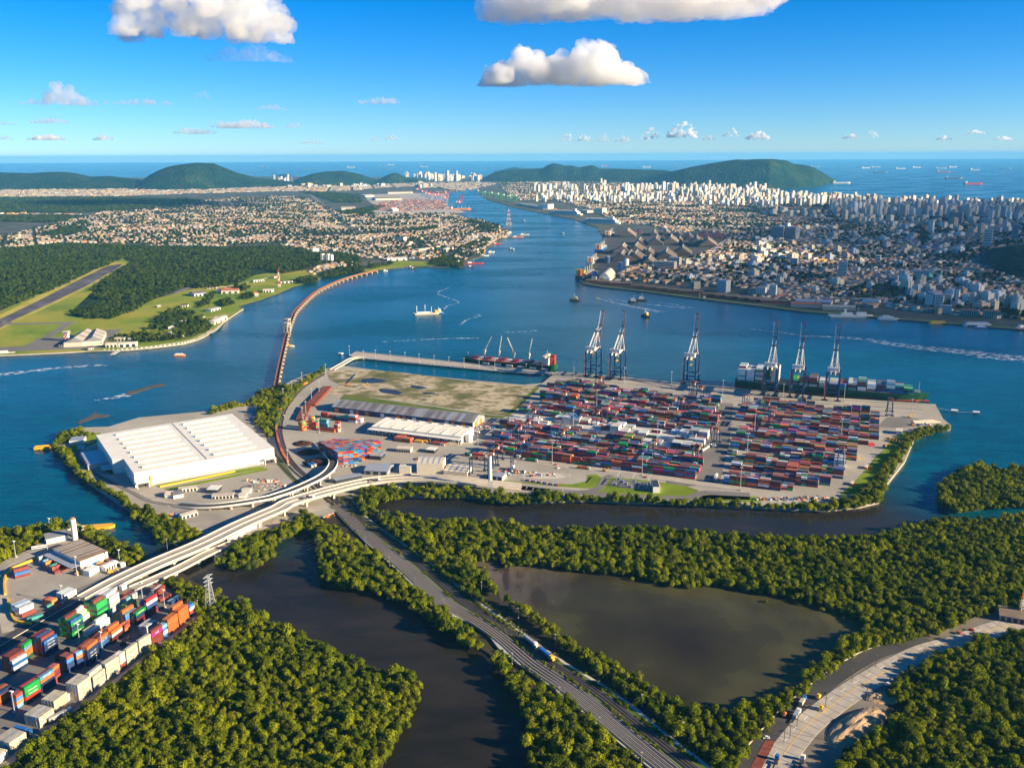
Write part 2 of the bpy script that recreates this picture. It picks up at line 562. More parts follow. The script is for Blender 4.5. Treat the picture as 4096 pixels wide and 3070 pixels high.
c = t.mix(t.ramp(st, [(.56, (0, 0, 0)), (.7, (.5, .5, .5))]), c, (.035, .028, .018))
t.set(c, t.ramp(p, [(.4, (.16,) * 3), (.7, (.5,) * 3)]), 0, .1)
t.bump(t.noise(.3, 3), .08, .5)
M['pond'] = t.m

# soils
def ground(name, stops, scale=.02, scale2=.4, rough=.95, bump=0):
 t = NT(name)
 n = t.math('ADD', t.math('MULTIPLY', t.noise(scale, 6), .75), t.math('MULTIPLY', t.noise(scale2, 4), .25))
 c = t.ramp(n, stops)
 t.set(c, rough, 0, .15)
 if bump: t.bump(t.noise(scale2, 4), .6, bump)
 return t.m
M['mud'] = ground('mangrove_mud', [(.35, (.03, .028, .018)), (.65, (.06, .05, .03))])
M['grass'] = ground('rough_grass', [(.35, (.05, .09, .015)), (.5, (.10, .14, .02)), (.65, (.17, .17, .035))], .012, .25)
M['lawn'] = ground('short_lawn', [(.35, (.10, .17, .008)), (.6, (.19, .25, .012))], .03, .5)
M['airfield'] = ground('airfield_grass', [(.32, (.09, .16, .008)), (.47, (.19, .25, .012)), (.6, (.32, .29, .03)), (.72, (.38, .31, .06))], .006, .12)
M['verge'] = ground('dry_runway_verge', [(.35, (.32, .30, .03)), (.6, (.50, .40, .07))], .01, .2)
M['yard'] = ground('yard_paving', [(.35, (.30, .27, .22)), (.5, (.36, .325, .265)), (.66, (.44, .40, .33))], .012, .35)
M['yard2'] = ground('gravel_yard', [(.35, (.26, .235, .195)), (.66, (.40, .36, .30))], .03, .6)
M['asphalt'] = ground('asphalt', [(.35, (.05, .05, .052)), (.65, (.085, .082, .08))], .02, .4)
M['asphalt_old'] = ground('worn_asphalt', [(.35, (.15, .14, .13)), (.65, (.22, .20, .18))], .02, .4)
M['runway'] = ground('runway_asphalt', [(.35, (.055, .05, .06)), (.52, (.10, .09, .10)), (.68, (.20, .18, .18))], .012, .1)
M['ballast'] = ground('track_ballast', [(.35, (.16, .145, .13)), (.65, (.30, .275, .25))], .05, .6)
M['sand'] = ground('pale_gravel', [(.35, (.42, .38, .31)), (.65, (.58, .53, .44))], .02, .5)
M['earth_grey'] = ground('grey_brown_fill', [(.35, (.13, .11, .085)), (.65, (.24, .21, .165))], .03, .5)
M['sandbank'] = ground('wet_sandbank', [(.35, (.07, .06, .05)), (.65, (.13, .11, .085))], .05, .5)
M['citysoil'] = ground('town_ground', [(.32, (.035, .05, .02)), (.48, (.07, .075, .055)), (.62, (.13, .12, .10))], .009, .06)
M['beach'] = ground('beach_sand', [(.35, (.35, .30, .22)), (.65, (.45, .40, .3))], .01, .1)
M['earth'] = ground('bare_earth', [(.35, (.30, .20, .11)), (.65, (.48, .34, .2))], .04, .5, bump=.5)
# waste ground with puddled flats
t = NT('waste_ground')
n = t.noise(.016, 6)
n2 = t.noise(.04, 6, t.mapping(scale=(1, 1.8, 1)))
c = t.ramp(n, [(.36, (.09, .11, .03)), (.44, (.20, .18, .07)), (.5, (.38, .31, .19)), (.58, (.50, .42, .28)), (.7, (.42, .33, .20))])
c = t.mix(t.ramp(n2, [(.52, (0, 0, 0)), (.6, (1, 1, 1))]), c, (.15, .14, .06))
c = t.mix(t.ramp(t.noise(.11, 5), [(.55, (0, 0, 0)), (.66, (.8, .8, .8))]), c, (.13, .12, .07))
t.set(c, .95, 0, .1); t.bump(t.noise(.2, 4), .5, .6)
M['waste'] = t.m

# far forest / hillside
def forest_mat(name, a, b, c2, s1, s2, bd):
 t = NT(name)
 v = t.vor(s2)
 n = t.noise(s1, 6)
 col = t.ramp(n, [(.35, a), (.5, b), (.68, c2)])
 col = t.mix(1.0, col, t.ramp(t.noise(s2 * 1.3, 3), [(.3, (.6, .6, .6)), (.7, (1.25, 1.25, 1.25))]), 'MULTIPLY')
 t.set(col, .95, 0, .05)
 t.bump(t.math('SUBTRACT', 1.0, v), 1.0, bd)
 return t.m
M['hill'] = forest_mat('hill_forest', (.006, .026, .012), (.012, .038, .015), (.035, .055, .022), .004, .03, 16)
M['canopy'] = forest_mat('forest_floor_green', (.012, .03, .006), (.022, .045, .010), (.04, .06, .015), .01, .12, 4)
M['clearing'] = flat('scrub_clearing', (.13, .13, .05), .9, .35, .01)

# leaves
def leaf(name, lo, hi):
 t = NT(name)
 oi = t.n.new('ShaderNodeObjectInfo')
 n = t.noise(.45, 2)
 f = t.math('ADD', t.math('MULTIPLY', oi.outputs['Random'], .6), t.math('MULTIPLY', n, .4))
 c = t.ramp(f, [(.15, lo), (.8, hi)])
 c = t.mix(1.0, c, t.ramp(t.noise(.012, 3), [(.35, (.7, .78, .8)), (.65, (1.15, 1.1, 1.0))]), 'MULTIPLY')
 t.set(c, .8, 0, .04)
 tr = t.n.new('ShaderNodeBsdfTranslucent'); t.l.new(c, tr.inputs[0])
 mx = t.n.new('ShaderNodeMixShader'); mx.inputs[0].default_value = .28
 t.l.new(t.b.outputs[0], mx.inputs[1]); t.l.new(tr.outputs[0], mx.inputs[2]); t.l.new(mx.outputs[0], t.out.inputs[0])
 return t.m
M['leaf_mangrove'] = leaf('mangrove_leaves', (.05, .085, .003), (.27, .29, .010))
M['leaf_forest'] = leaf('forest_leaves', (.022, .05, .006), (.09, .125, .012))
M['leaf_town'] = leaf('town_tree_leaves', (.015, .045, .012), (.04, .08, .02))
# ------------------------------------------------------------------ the setting
def land(name, pts, z, mat, z0=-2.0, kind='structure', label=None):
 m = MB(); m.prism(pts, z0, z)
 o = m.build(name, mat); o['kind'] = kind
 return o

def sheet(name, pts, z, mat):
 m = MB()
 pts = [(p[0], p[1]) for p in pts]
 m.prism(pts, z - .3, z)
 o = m.build(name, mat); o['kind'] = 'structure'
 return o

S = MB()
S.prism([(-90000, -3000), (90000, -3000), (90000, 62000), (-90000, 62000)], -6, 0)
o = S.build('water', M['water']); o['kind'] = 'structure'

def dl(*p, z=0.0):
 return [D(x, y, z) for x, y in p]

LZ = 3.0
PORT = dl((115, 962), (128, 938), (165, 927), (235, 925), (300, 905), (460, 890), (545, 872), (600, 840), (655, 813), (700, 800), (735, 792),
          (790, 799), (860, 808), (1000, 822), (1130, 834), (1172, 830), (1204, 804), (1349, 817), (1510, 834), (1566, 838), (1776, 860), (1984, 874), (2020, 876),
          (2037, 908), (2054, 922), (2052, 930), (2021, 930), (1975, 950), (1954, 1000), (1915, 1050), (1898, 1087), (1857, 1097), (1789, 1104),
          (1713, 1103), (1634, 1098), (1458, 1090), (1375, 1089), (1268, 1083), (1176, 1086), (1107, 1088), (1026, 1076), (916, 1075), (852, 1072),
          (792, 1083), (760, 1095), (700, 1120), (655, 1135), (640, 1148), (588, 1174), (558, 1216), (535, 1224), (490, 1222), (462, 1214), (468, 1190), (445, 1165),
          (376, 1172), (338, 1170), (322, 1140), (300, 1118), (245, 1082), (175, 1032), (135, 992))
land('port_ground', PORT, LZ, M['yard'])
SWL = dl((-300, 1165), (0, 1150), (40, 1144), (80, 1140), (150, 1134), (185, 1142), (242, 1162), (303, 1186), (315, 1208), (345, 1237), (397, 1240),
         (419, 1257), (473, 1284), (534, 1312), (592, 1348), (651, 1376), (692, 1393), (791, 1437), (852, 1455), (885, 1458), (900, 1485), (890, 1534), (873, 1560),
         (835, 1628), (780, 1800), (-300, 1800))
land('mangrove_ground', SWL, 1.2, M['mud'])
EAST = dl((640, 1145), (655, 1128), (700, 1085), (760, 1070), (804, 1092), (821, 1110), (865, 1116), (924, 1132), (965, 1132), (1021, 1134), (1067, 1130), (1141, 1145), (1192, 1148),
          (1412, 1150), (1539, 1163), (1728, 1172), (1897, 1168), (1998, 1135), (2049, 1122), (2080, 1128), (2130, 1134), (2220, 1128), (2600, 1120), (2600, 1850), (1120, 1850), (1141, 1658), (1143, 1618),
          (1136, 1567), (1129, 1515), (1098, 1464), (1058, 1415), (1040, 1403), (993, 1381), (950, 1352), (915, 1334), (892, 1312), (821, 1285), (789, 1268), (727, 1265), (698, 1250),
          (687, 1221), (687, 1175))
land('wetland_ground', EAST, 1.2, M['mud'])
ISLE = dl((2026, 1075), (2024, 1052), (2049, 1030), (2115, 1006), (2166, 1018), (2212, 1018), (2600, 1010), (2600, 1092), (2230, 1092), (2150, 1096), (2095, 1104), (2054, 1104), (2030, 1092))
land('mangrove_island_ground', ISLE, 1.2, M['mud'])
# turbid inlets above the open water sheet
POND = dl((1080, 1215), (1146, 1212), (1233, 1222), (1305, 1226), (1366, 1230), (1427, 1248), (1488, 1258), (1539, 1250), (1616, 1264), (1692, 1277), (1728, 1288),
          (1805, 1308), (1876, 1339), (1868, 1364), (1815, 1400), (1760, 1440), (1742, 1481), (1678, 1510), (1617, 1532), (1557, 1545), (1479, 1532), (1413, 1500), (1358, 1467),
          (1297, 1430), (1231, 1395), (1192, 1362), (1148, 1334), (1081, 1295), (1075, 1271), (1052, 1245), (1015, 1221), (1040, 1208), z=1.2)
sheet('pond_water', POND, 1.32, M['pond'])

LEFT = dl((-900, 768), (0, 768), (126, 763), (204, 759), (317, 753), (403, 741), (440, 728), (470, 706), (526, 666), (515, 661), (564, 647), (594, 636), (634, 619), (688, 606),
          (696, 598), (750, 590), (814, 584), (881, 577), (959, 577), (1005, 577), (1004, 566), (1045, 554), (1050, 539), (1080, 519), (1101, 511), (1104, 500), (1080, 487), (1037, 474),
          (997, 471), (980, 460), (964, 446), (943, 425), (959, 415), (997, 413), (1015, 404), (-900, 396))
land('east_bank_ground', LEFT, 2.5, M['citysoil'])
CITY = dl((1033, 404), (1033, 416), (1050, 430), (1110, 448), (1180, 462), (1240, 474), (1290, 491), (1298, 505), (1305, 522), (1288, 545), (1280, 562), (1262, 584), (1252, 606), (1260, 615),
          (1300, 621), (1390, 631), (1480, 643), (1560, 653), (1660, 665), (1740, 675), (1850, 683), (1960, 693), (2080, 703), (2212, 714), (2900, 760), (2900, 480), (2212, 450), (2000, 436), (1800, 426), (1700, 420), (1600, 412), (1450, 405), (1200, 400))
land('city_ground', CITY, 2.5, M['citysoil'])
FAR = dl((-1500, 398.5), (1070, 406), (1500, 407), (1500, 396), (1060, 384), (600, 381), (0, 385), (-1500, 378))
land('far_ground', FAR, 2.4, M['citysoil'])

# hills: skyline and foot surveyed from the photograph, each a ridge with its own depth
def hill(name, sky_pts, base, depth, mat, seed, back=1.0, cols=150, rows=34, rough=.30):
 """sky_pts: [(fx, fy)] full px; base: [(fx, fy)] foot line"""
 sx = [p[0] for p in sky_pts]; sy = [p[1] for p in sky_pts]
 bx = [p[0] for p in base]; by = [p[1] for p in base]
 V = []; F = []
 xs = np.linspace(sx[0], sx[-1], cols)
 for i, fx in enumerate(xs):
  fy = float(np.interp(fx, bx, by)); sk = float(np.interp(fx, sx, sy))
  b = unp(fx, fy, 0); dist = math.hypot(b.x, b.y); ux, uy = b.x / dist, b.y / dist
  rd = dist + depth
  h = max(height_at(fx, sk, (ux * rd, uy * rd)), 0.0)
  end = min(1.0, 6 * i / cols, 6 * (cols - 1 - i) / cols)
  for j in range(rows):
   t = j / (rows - 1)
   d = dist + t * depth * (1 + back)
   x, y = ux * d, uy * d
   if t < .5: prof = math.sin(math.pi * t) ** 1.15
   else: prof = math.sin(math.pi * t) ** .9
   n = float(fbm(np.array([x / 420.0]), np.array([y / 420.0]), 5, seed)[0]) - .47
   spur = 1 + rough * 3 * n * (1 - abs(2 * t - 1)) ** .0 * (1 - prof ** 6)
   z = h * prof * spur - 3 + (0 if 0 < t < 1 else -10)
   V.append((x, y, z if end > 0 or t == .5 else z))
 for i in range(cols - 1):
  for j in range(rows - 1):
   a = i * rows + j
   F.append((a, a + rows, a + rows + 1, a + 1))
 me = bpy.data.meshes.new(name); me.from_pydata(V, [], F); me.materials.append(mat)
 me.polygons.foreach_set('use_smooth', [True] * len(me.polygons))
 o = link(bpy.data.objects.new(name, me)); o['kind'] = 'structure'
 return o
def cp(x0, y0, s, pts): return [(x0 + x / s, y0 + y / s) for x, y in pts]
hill('west_hills', cp(0, 600, 2.0109, [(-900, 210), (-300, 190), (0, 175), (250, 185), (400, 173), (540, 172), (640, 185), (740, 210), (900, 205), (1000, 218), (1150, 236), (1250, 262), (1350, 300)]),
     cp(0, 600, 2.0109, [(-900, 340), (0, 322), (1350, 318)]), 1100, M['hill'], 3)
hill('conical_hill', cp(0, 600, 2.0109, [(1060, 315), (1150, 240), (1210, 200), (1290, 160), (1370, 130), (1450, 115), (1600, 97), (1740, 103), (1800, 130), (1850, 150), (1920, 180), (2000, 200), (2100, 228), (2250, 240), (2400, 262), (2550, 290)]),
     cp(0, 600, 2.0109, [(1060, 325), (1500, 322), (2550, 292)]), 900, M['hill'], 11)
hill('wooded_hill', cp(1000, 600, 2.0109, [(290, 285), (340, 262), (400, 222), (500, 188), (620, 168), (680, 168), (750, 163), (830, 178), (900, 195), (1020, 240), (1080, 268)]),
     cp(1000, 600, 2.0109, [(290, 286), (1080, 272)]), 700, M['hill'], 17)
hill('small_hill', cp(1000, 600, 2.0109, [(990, 268), (1030, 238), (1100, 200), (1160, 180), (1200, 185), (1240, 212), (1310, 225), (1400, 246), (1450, 262)]),
     cp(1000, 600, 2.0109, [(990, 270), (1450, 264)]), 500, M['hill'], 21)
hill('peninsula_hills', cp(2000, 600, 2.0109, [(-240, 245), (-160, 232), (-60, 185), (0, 165), (180, 150), (340, 145), (380, 120), (420, 103), (470, 108), (520, 122), (580, 122), (640, 137), (700, 124), (750, 120), (800, 145), (1000, 150), (1250, 155), (1330, 158), (1450, 190), (1550, 230)]),
     cp(2000, 600, 2.0109, [(-240, 252), (0, 255), (500, 258), (1550, 275)]), 1100, M['hill'], 29)
hill('headland_hill', cp(2600, 400, 1.4786, [(-60, 470), (60, 430), (160, 412), (230, 395), (330, 375), (420, 360), (500, 348), (560, 350), (640, 346), (720, 346), (800, 355), (840, 375), (900, 380), (960, 395), (1000, 418), (1040, 440), (1090, 472), (1110, 484)]),
     cp(2600, 400, 1.4786, [(-60, 498), (200, 515), (700, 522), (850, 518), (960, 512), (1040, 498), (1110, 486)]), 950, M['hill'], 37)
hill('far_island', [(1960, 688), (1990, 680), (2010, 678), (2035, 671), (2060, 667), (2090, 672), (2115, 680), (2130, 686)], [(1960, 689), (2130, 688)], 900, M['hill'], 41, cols=40, rows=12)
hill('town_hill', cp(3000, 700, 2.0182, [(1820, 700), (1880, 640), (1950, 600), (2020, 580), (2100, 568), (2180, 560), (2300, 540), (2500, 520), (2800, 560)]),
     cp(3000, 700, 2.0182, [(1820, 705), (1950, 760), (2100, 830), (2300, 850), (2800, 850)]), 420, M['hill'], 43, cols=70, rows=24)

# haze box
HZ = MB()
HZ.prism([(-92000, -3500), (92000, -3500), (92000, 63000), (-92000, 63000)], -7.0, 430.0)
HZ.f.append(tuple(range(7, 3, -1)))
hm = bpy.data.materials.new('haze_air'); hm.use_nodes = True
hm.node_tree.nodes.clear()
ho = hm.node_tree.nodes.new('ShaderNodeOutputMaterial'); hv = hm.node_tree.nodes.new('ShaderNodeVolumePrincipled')
hv.inputs['Color'].default_value = (.16, .58, 1.0, 1); hv.inputs['Density'].default_value = 2.3e-5
hv.inputs['Anisotropy'].default_value = 0.0
hm.node_tree.links.new(hv.outputs[0], ho.inputs['Volume'])
hz = HZ.build('haze', hm); hz['kind'] = 'stuff'
# ------------------------------------------------------------------ trees
def crown_mesh(name, mat, r, h, nl, leaf_s, lobes, seed, base=.25):
 """a crown of leaf clumps over overlapping lobes, trunk height included below z=0"""
 rg = np.random.default_rng(seed)
 L = []
 for k in range(lobes):
  a = rg.uniform(0, 6.28); d = rg.uniform(.15, .62) * r if k else 0
  rr = rg.uniform(.42, .66) * r if k else .7 * r
  L.append((d * math.cos(a), d * math.sin(a), h * rg.uniform(.42, .74) if k else h * .62, rr, rr * rg.uniform(.65, .95) * h / (1.6 * r)))
 V = []; F = []
 n = 0
 # inner dark mass so that the crown is not seen through
 for (cx, cy_, cz, rr, rz) in L:
  bm = bmesh.new(); bmesh.ops.create_icosphere(bm, subdivisions=1, radius=1)
  b0 = len(V)
  for v in bm.verts:
   q = v.co.normalized() * rg.uniform(.62, .80)
   V.append((cx + q.x * rr, cy_ + q.y * rr, max(cz + q.z * rz, h * base * .6)))
  for f in bm.faces: F.append(tuple(b0 + v.index for v in f.verts))
  bm.free()
 tot = sum(l[3] ** 2 for l in L)
 for (cx, cy_, cz, rr, rz) in L:
  for k in range(int(nl * rr * rr / tot)):
   u = rg.normal(size=3); u /= np.linalg.norm(u)
   if u[2] < -.55: u[2] *= -1
   q = np.array([cx + u[0] * rr, cy_ + u[1] * rr, cz + u[2] * rz]) * 1.0
   inside_other = False
   for (ox, oy, oz, orr, orz) in L:
    if (ox, oy) != (cx, cy_) and ((q[0] - ox) / orr) ** 2 + ((q[1] - oy) / orr) ** 2 + ((q[2] - oz) / orz) ** 2 < .55: inside_other = True
   if inside_other or q[2] < h * base * .4: continue
   q = q + u * rg.normal(0, .07) * r
   nrm = u + rg.normal(size=3) * .55; nrm /= np.linalg.norm(nrm)
   t = np.cross(nrm, [0, 0, 1.0]) + 1e-3; t /= np.linalg.norm(t); b = np.cross(nrm, t)
   an = rg.uniform(0, 3.14); t, b = t * math.cos(an) + b * math.sin(an), b * math.cos(an) - t * math.sin(an)
   s = leaf_s * rg.uniform(.6, 1.35)
   b0 = len(V)
   V += [tuple(q - t * s - b * s * .6), tuple(q + t * s * .7 - b * s * .8 + nrm * s * .2), tuple(q + t * s + b * s * .6), tuple(q - t * s * .6 + b * s * .9 + nrm * s * .25)]
   F.append((b0, b0 + 1, b0 + 2, b0 + 3))
 me = bpy.data.meshes.new(name); me.from_pydata(V, [], F); me.materials.append(mat)
 return me

def trunk_mesh(name, h, r):
 m = MB(); m.cyl(0, 0, -1.0, r, h * .55 + 1, 6, r * .6)
 for k in range(4):
  a = k * 1.7; m.bar((0, 0, h * .35), (math.cos(a) * h * .22, math.sin(a) * h * .22, h * .62), r * .7)
 return m.mesh(name, M['wood'])

MANG = [crown_mesh('mangrove_crown', M['leaf_mangrove'], 3.3, 7.5, 460, .35, 7, 10 + k) for k in range(5)]
FORE = [crown_mesh('forest_crown', M['leaf_forest'], 5.0, 9.5, 260, .7, 6, 30 + k) for k in range(4)]
TOWN = [crown_mesh('town_crown', M['leaf_town'], 4.2, 8, 120, .85, 4, 50 + k) for k in range(3)]
TRUNK = trunk_mesh('tree_trunk', 7.5, .22)

PROTO = {}
for key, arr in (('mang', MANG), ('fore', FORE), ('town', TOWN)):
 c = bpy.data.collections.new('protos_' + key)
 for k, me in enumerate(arr):
  o = bpy.data.objects.new('crown_proto', me); c.objects.link(o)
 PROTO[key] = c

def gn_scatter(name, pts, scl, coll, n_protos, label=None, cat=None, kind='stuff', parent=None, group=None, flatz=None):
 N = len(pts)
 me = bpy.data.meshes.new(name)
 me.vertices.add(N); me.vertices.foreach_set('co', np.asarray(pts, float).reshape(-1))
 for an, ty, val in (('scl', 'FLOAT_VECTOR', np.asarray(scl, float).reshape(-1)), ('rot', 'FLOAT_VECTOR', np.stack([RNG.normal(0, .08, N), RNG.normal(0, .08, N), RNG.uniform(0, 6.28, N)], 1).reshape(-1))):
  a = me.attributes.new(an, ty, 'POINT'); a.data.foreach_set('vector', val)
 a = me.attributes.new('idx', 'INT', 'POINT'); a.data.foreach_set('value', RNG.integers(0, n_protos, N).astype(np.int32))
 o = link(bpy.data.objects.new(name, me), parent)
 g = bpy.data.node_groups.new(name + '_scatter', 'GeometryNodeTree')
 g.interface.new_socket('Geometry', in_out='INPUT', socket_type='NodeSocketGeometry')
 g.interface.new_socket('Geometry', in_out='OUTPUT', socket_type='NodeSocketGeometry')
 gi = g.nodes.new('NodeGroupInput'); go = g.nodes.new('NodeGroupOutput')
 ci = g.nodes.new('GeometryNodeCollectionInfo'); ci.inputs['Collection'].default_value = coll
 ci.inputs['Separate Children'].default_value = True; ci.inputs['Reset Children'].default_value = True
 ip = g.nodes.new('GeometryNodeInstanceOnPoints'); ip.inputs['Pick Instance'].default_value = True
 def attr(nm, ty):
  n = g.nodes.new('GeometryNodeInputNamedAttribute'); n.data_type = ty; n.inputs['Name'].default_value = nm; return n.outputs['Attribute']
 g.links.new(gi.outputs[0], ip.inputs['Points']); g.links.new(ci.outputs[0], ip.inputs['Instance'])
 g.links.new(attr('idx', 'INT'), ip.inputs['Instance Index']); g.links.new(attr('rot', 'FLOAT_VECTOR'), ip.inputs['Rotation'])
 g.links.new(attr('scl', 'FLOAT_VECTOR'), ip.inputs['Scale']); g.links.new(ip.outputs[0], go.inputs[0])
 md = o.modifiers.new('scatter', 'NODES'); md.node_group = g
 return tag(o, label, cat, group, kind)

def wood_points(poly, spacing, z, holes=(), size=(.62, 1.2), pad=150):
 x, y = scatter_in(poly, spacing)
 m = in_frame(x, y, pad)
 for h in holes: m &= ~inside(x, y, h)
 x, y = x[m], y[m]
 s = RNG.uniform(size[0], size[1], len(x)) * (.62 + .75 * fbm(x / 22, y / 22, 3, 5)) * np.where(RNG.uniform(size=len(x)) < .06, 1.35, 1)
 return np.stack([x, y, np.full(len(x), z)], 1), np.stack([s, s, s * RNG.uniform(.8, 1.25, len(x))], 1)

def cl(f, *p, z=6.0): return [f(x, y, z) for x, y in p]
F1 = cl(CE, (1290, 650), (1480, 615), (1560, 690), (1760, 745), (1990, 855)) + cl(CH, (250, 170), (470, 300), (640, 380), (760, 430), (900, 490), (1050, 560), (1130, 590), (1230, 600), (1320, 590), (1385, 700), (1385, 760), (1340, 850), (1335, 910), (1280, 940), (1250, 1010), (1180, 1130), (1110, 1217), (1050, 1300)) + cl(CF, (20, 1680), (20, 1600), (130, 1530), (250, 1400), (400, 1290), (560, 1150), (720, 1040), (900, 930), (1150, 730), (1350, 580), (1550, 420), (1700, 300), (1760, 230), (1650, 110), (1560, 40), (1480, -20))
F1b = cl(CE, (-300, 240), (0, 215), (180, 235), (400, 205), (600, 170), (690, 220), (640, 250), (560, 240), (420, 270), (300, 320), (150, 400), (0, 480), (-300, 600))
F1c = cl(CE, (650, 250), (730, 225), (830, 270), (915, 295), (920, 335), (1010, 350), (1130, 395), (1140, 440), (1070, 480), (1010, 520), (940, 450), (870, 400), (760, 330))
F2 = cl(CE, (980, -10), (1060, 20), (1290, 100), (1400, 150), (1540, 200), (1650, 250), (1560, 290), (1400, 325), (1270, 325), (1190, 200), (1060, 110), (1020, 60))
F2b = cl(CA, (290, 610), (390, 660), (440, 750), (560, 840), (690, 905), (830, 980), (900, 1040), (820, 1050), (690, 940), (500, 850), (400, 770), (330, 690))
F3 = cl(CE, (1715, 490), (1800, 420), (1900, 350), (2050, 250), (2212, 215), (2212, 440), (2100, 500), (2030, 530), (1900, 545), (1800, 520))
F3b = cl(CG, (-10, 660), (60, 600), (200, 560), (370, 495), (395, 560), (300, 620), (170, 680), (70, 840), (-10, 860))
F4 = cl(CG, (370, 450), (480, 490), (570, 545), (720, 620), (850, 710), (940, 790), (1060, 890), (1160, 965), (1320, 1080), (1540, 1280)) + cl(CH, (1490, 160), (1760, 385), (1790, 455), (1740, 460), (1640, 400), (1500, 310), (1350, 215), (1290, 140)) + cl(CG, (1400, 1280), (1280, 1220), (1200, 1120), (960, 1050), (850, 1000), (740, 1000), (640, 995), (540, 940), (500, 850), (480, 760), (505, 660), (450, 580), (380, 520))
F4b = cl(CH, (1810, 480), (1880, 475), (1980, 550), (2115, 655), (2060, 690), (2190, 720)) + cl(CI, (250, 430), (300, 460), (385, 480), (390, 540), (460, 560), (600, 680), (680, 780), (760, 860), (150, 860)) + cl(CH, (2075, 1217), (2080, 1100), (2060, 950), (2040, 800), (1950, 660), (1840, 510))
F5 = cl(CB, (690, 1020), (760, 1000), (960, 1000), (1040, 1010), (1230, 990), (1400, 985), (1500, 1030), (1720, 1030)) + cl(CC, (300, 1040), (430, 1050), (560, 1020), (750, 1052), (980, 1070), (1300, 1080), (1400, 1095), (1800, 1100)) + cl(CD, (0, 1012), (600, 1032), (900, 1040), (1100, 1040), (1200, 1010), (1330, 990), (1450, 880), (1500, 800), (1600, 680), (1700, 560), (1720, 510), (1830, 480), (1960, 470), (2025, 465), (2025, 485), (1900, 515), (1770, 560), (1640, 740), (1560, 870), (1555, 920), (1500, 1020), (1360, 1048), (1130, 1078), (870, 1070), (600, 1055), (0, 1035)) + cl(CC, (900, 1095), (560, 1110), (300, 1125), (150, 1115), (0, 1070)) + cl(CB, (1200, 1070), (1100, 1060), (960, 1090), (860, 1100), (780, 1180), (840, 1200), (700, 1205), (640, 1100))
F6 = cl(CG, (960, 445), (1110, 465), (1310, 515), (1450, 510), (1640, 520), (1800, 505), (2050, 555)) + dl((1192, 1138), (1412, 1138), (1539, 1151), (1728, 1158), (1897, 1154), (1998, 1123), (2046, 1114), (2080, 1116), (2130, 1116), (2220, 1108), (2300, 1104), z=6) + cl(CJ, (1500, 130), (1270, 150), (1160, 140), (1050, 175), (950, 220), (870, 252), (740, 275), (600, 300), (500, 360), (400, 440), (300, 520), (180, 640), (100, 740), (30, 850)) + cl(CI, (1030, 752), (955, 745), (850, 660), (700, 535), (560, 430), (500, 385), (300, 235), (170, 130), (100, 75), (0, 5)) + cl(CG, (1720, 1120), (1500, 950), (1300, 800), (1020, 590), (940, 500))
PONDH = cl(CG, (1640, 850), (1690, 825), (1860, 790), z=4) + dl((1080, 1222), (1146, 1218), (1233, 1230), (1305, 1235), (1366, 1240), (1427, 1260), (1488, 1268), (1539, 1258), (1616, 1274), (1692, 1286), (1728, 1296),
          (1805, 1314), (1872, 1343), (1860, 1364), (1805, 1398), (1750, 1437), (1735, 1475), (1675, 1500), (1617, 1522), (1557, 1537), (1479, 1523), (1413, 1490), (1358, 1457), (1297, 1420), (1231, 1385), (1192, 1352), (1148, 1324), (1078, 1285), (1070, 1265), (1048, 1240), (1018, 1224), z=4)
F7 = cl(CJ, (1400, 230), (1250, 240), (1150, 265), (1060, 245), (1050, 300), (960, 320), (900, 330), (830, 390), (750, 385), (740, 450), (690, 475), (700, 510), (750, 520), (780, 560), (690, 610), (650, 650), (500, 745), (470, 830), (470, 950), (1500, 950))
F8 = cl(CU, (907, 215), (925, 180), (960, 150), (1020, 125), (1080, 102), (1130, 115), (1180, 128), (1270, 122), (1500, 110), (1500, 280), (1270, 282), (1150, 284), (1100, 294), (1040, 308), (960, 306), (915, 275))
F9 = cl(CA, (1480, 300), (1530, 255), (1700, 212), (1760, 235), (1860, 150), (1905, 112), (1990, 92), (2120, 110), (2160, 90), (2212, 60), (2150, 190), (2060, 280), (2030, 400), (1960, 500), (1930, 450), (1850, 370), (1875, 235), (1750, 232), (1600, 270))
F10 = cl(CA, (225, 585), (270, 470), (330, 440), (420, 425), (520, 455), (580, 455), (440, 490), (350, 510), (250, 560), (350, 575), (390, 655), (360, 640), (280, 620))
F9b = cl(CM, (190, 1010), (360, 980), (500, 890), (610, 850), (560, 890), (420, 990), (330, 1070), (270, 1120))
WOODS_M = [(F1, 4.7), (F1b, 4.8), (F1c, 4.8), (F2, 5.0), (F2b, 5.0), (F3, 5), (F3b, 5), (F4, 5.0), (F4b, 4.8), (F5, 5.2), (F6, 5.0), (F7, 4.7), (F8, 5.4), (F9, 5.2), (F10, 5.2), (F9b, 5)]
P_, S_ = [], []
for poly, sp in WOODS_M:
 p, s = wood_points(poly, sp * .87, 1.2 if poly is not F5 else 1.6, (PONDH,) if poly is F6 else ())
 P_.append(p); S_.append(s)
P_ = np.concatenate(P_); S_ = np.concatenate(S_)
tall = (fbm(P_[:, 0] / 60, P_[:, 1] / 60, 2, 77) > .62)
S_[tall] *= 1.25
dist = np.hypot(P_[:, 0], P_[:, 1])
fx_, fy_ = seen_np(P_[:, 0], P_[:, 1], 4.0)
vis = (fx_ > 20) & (fx_ < 4076) & (fy_ > 0) & (fy_ < 3055)
order = np.argsort(np.where(vis, dist, 1e9))
near = order[:300]
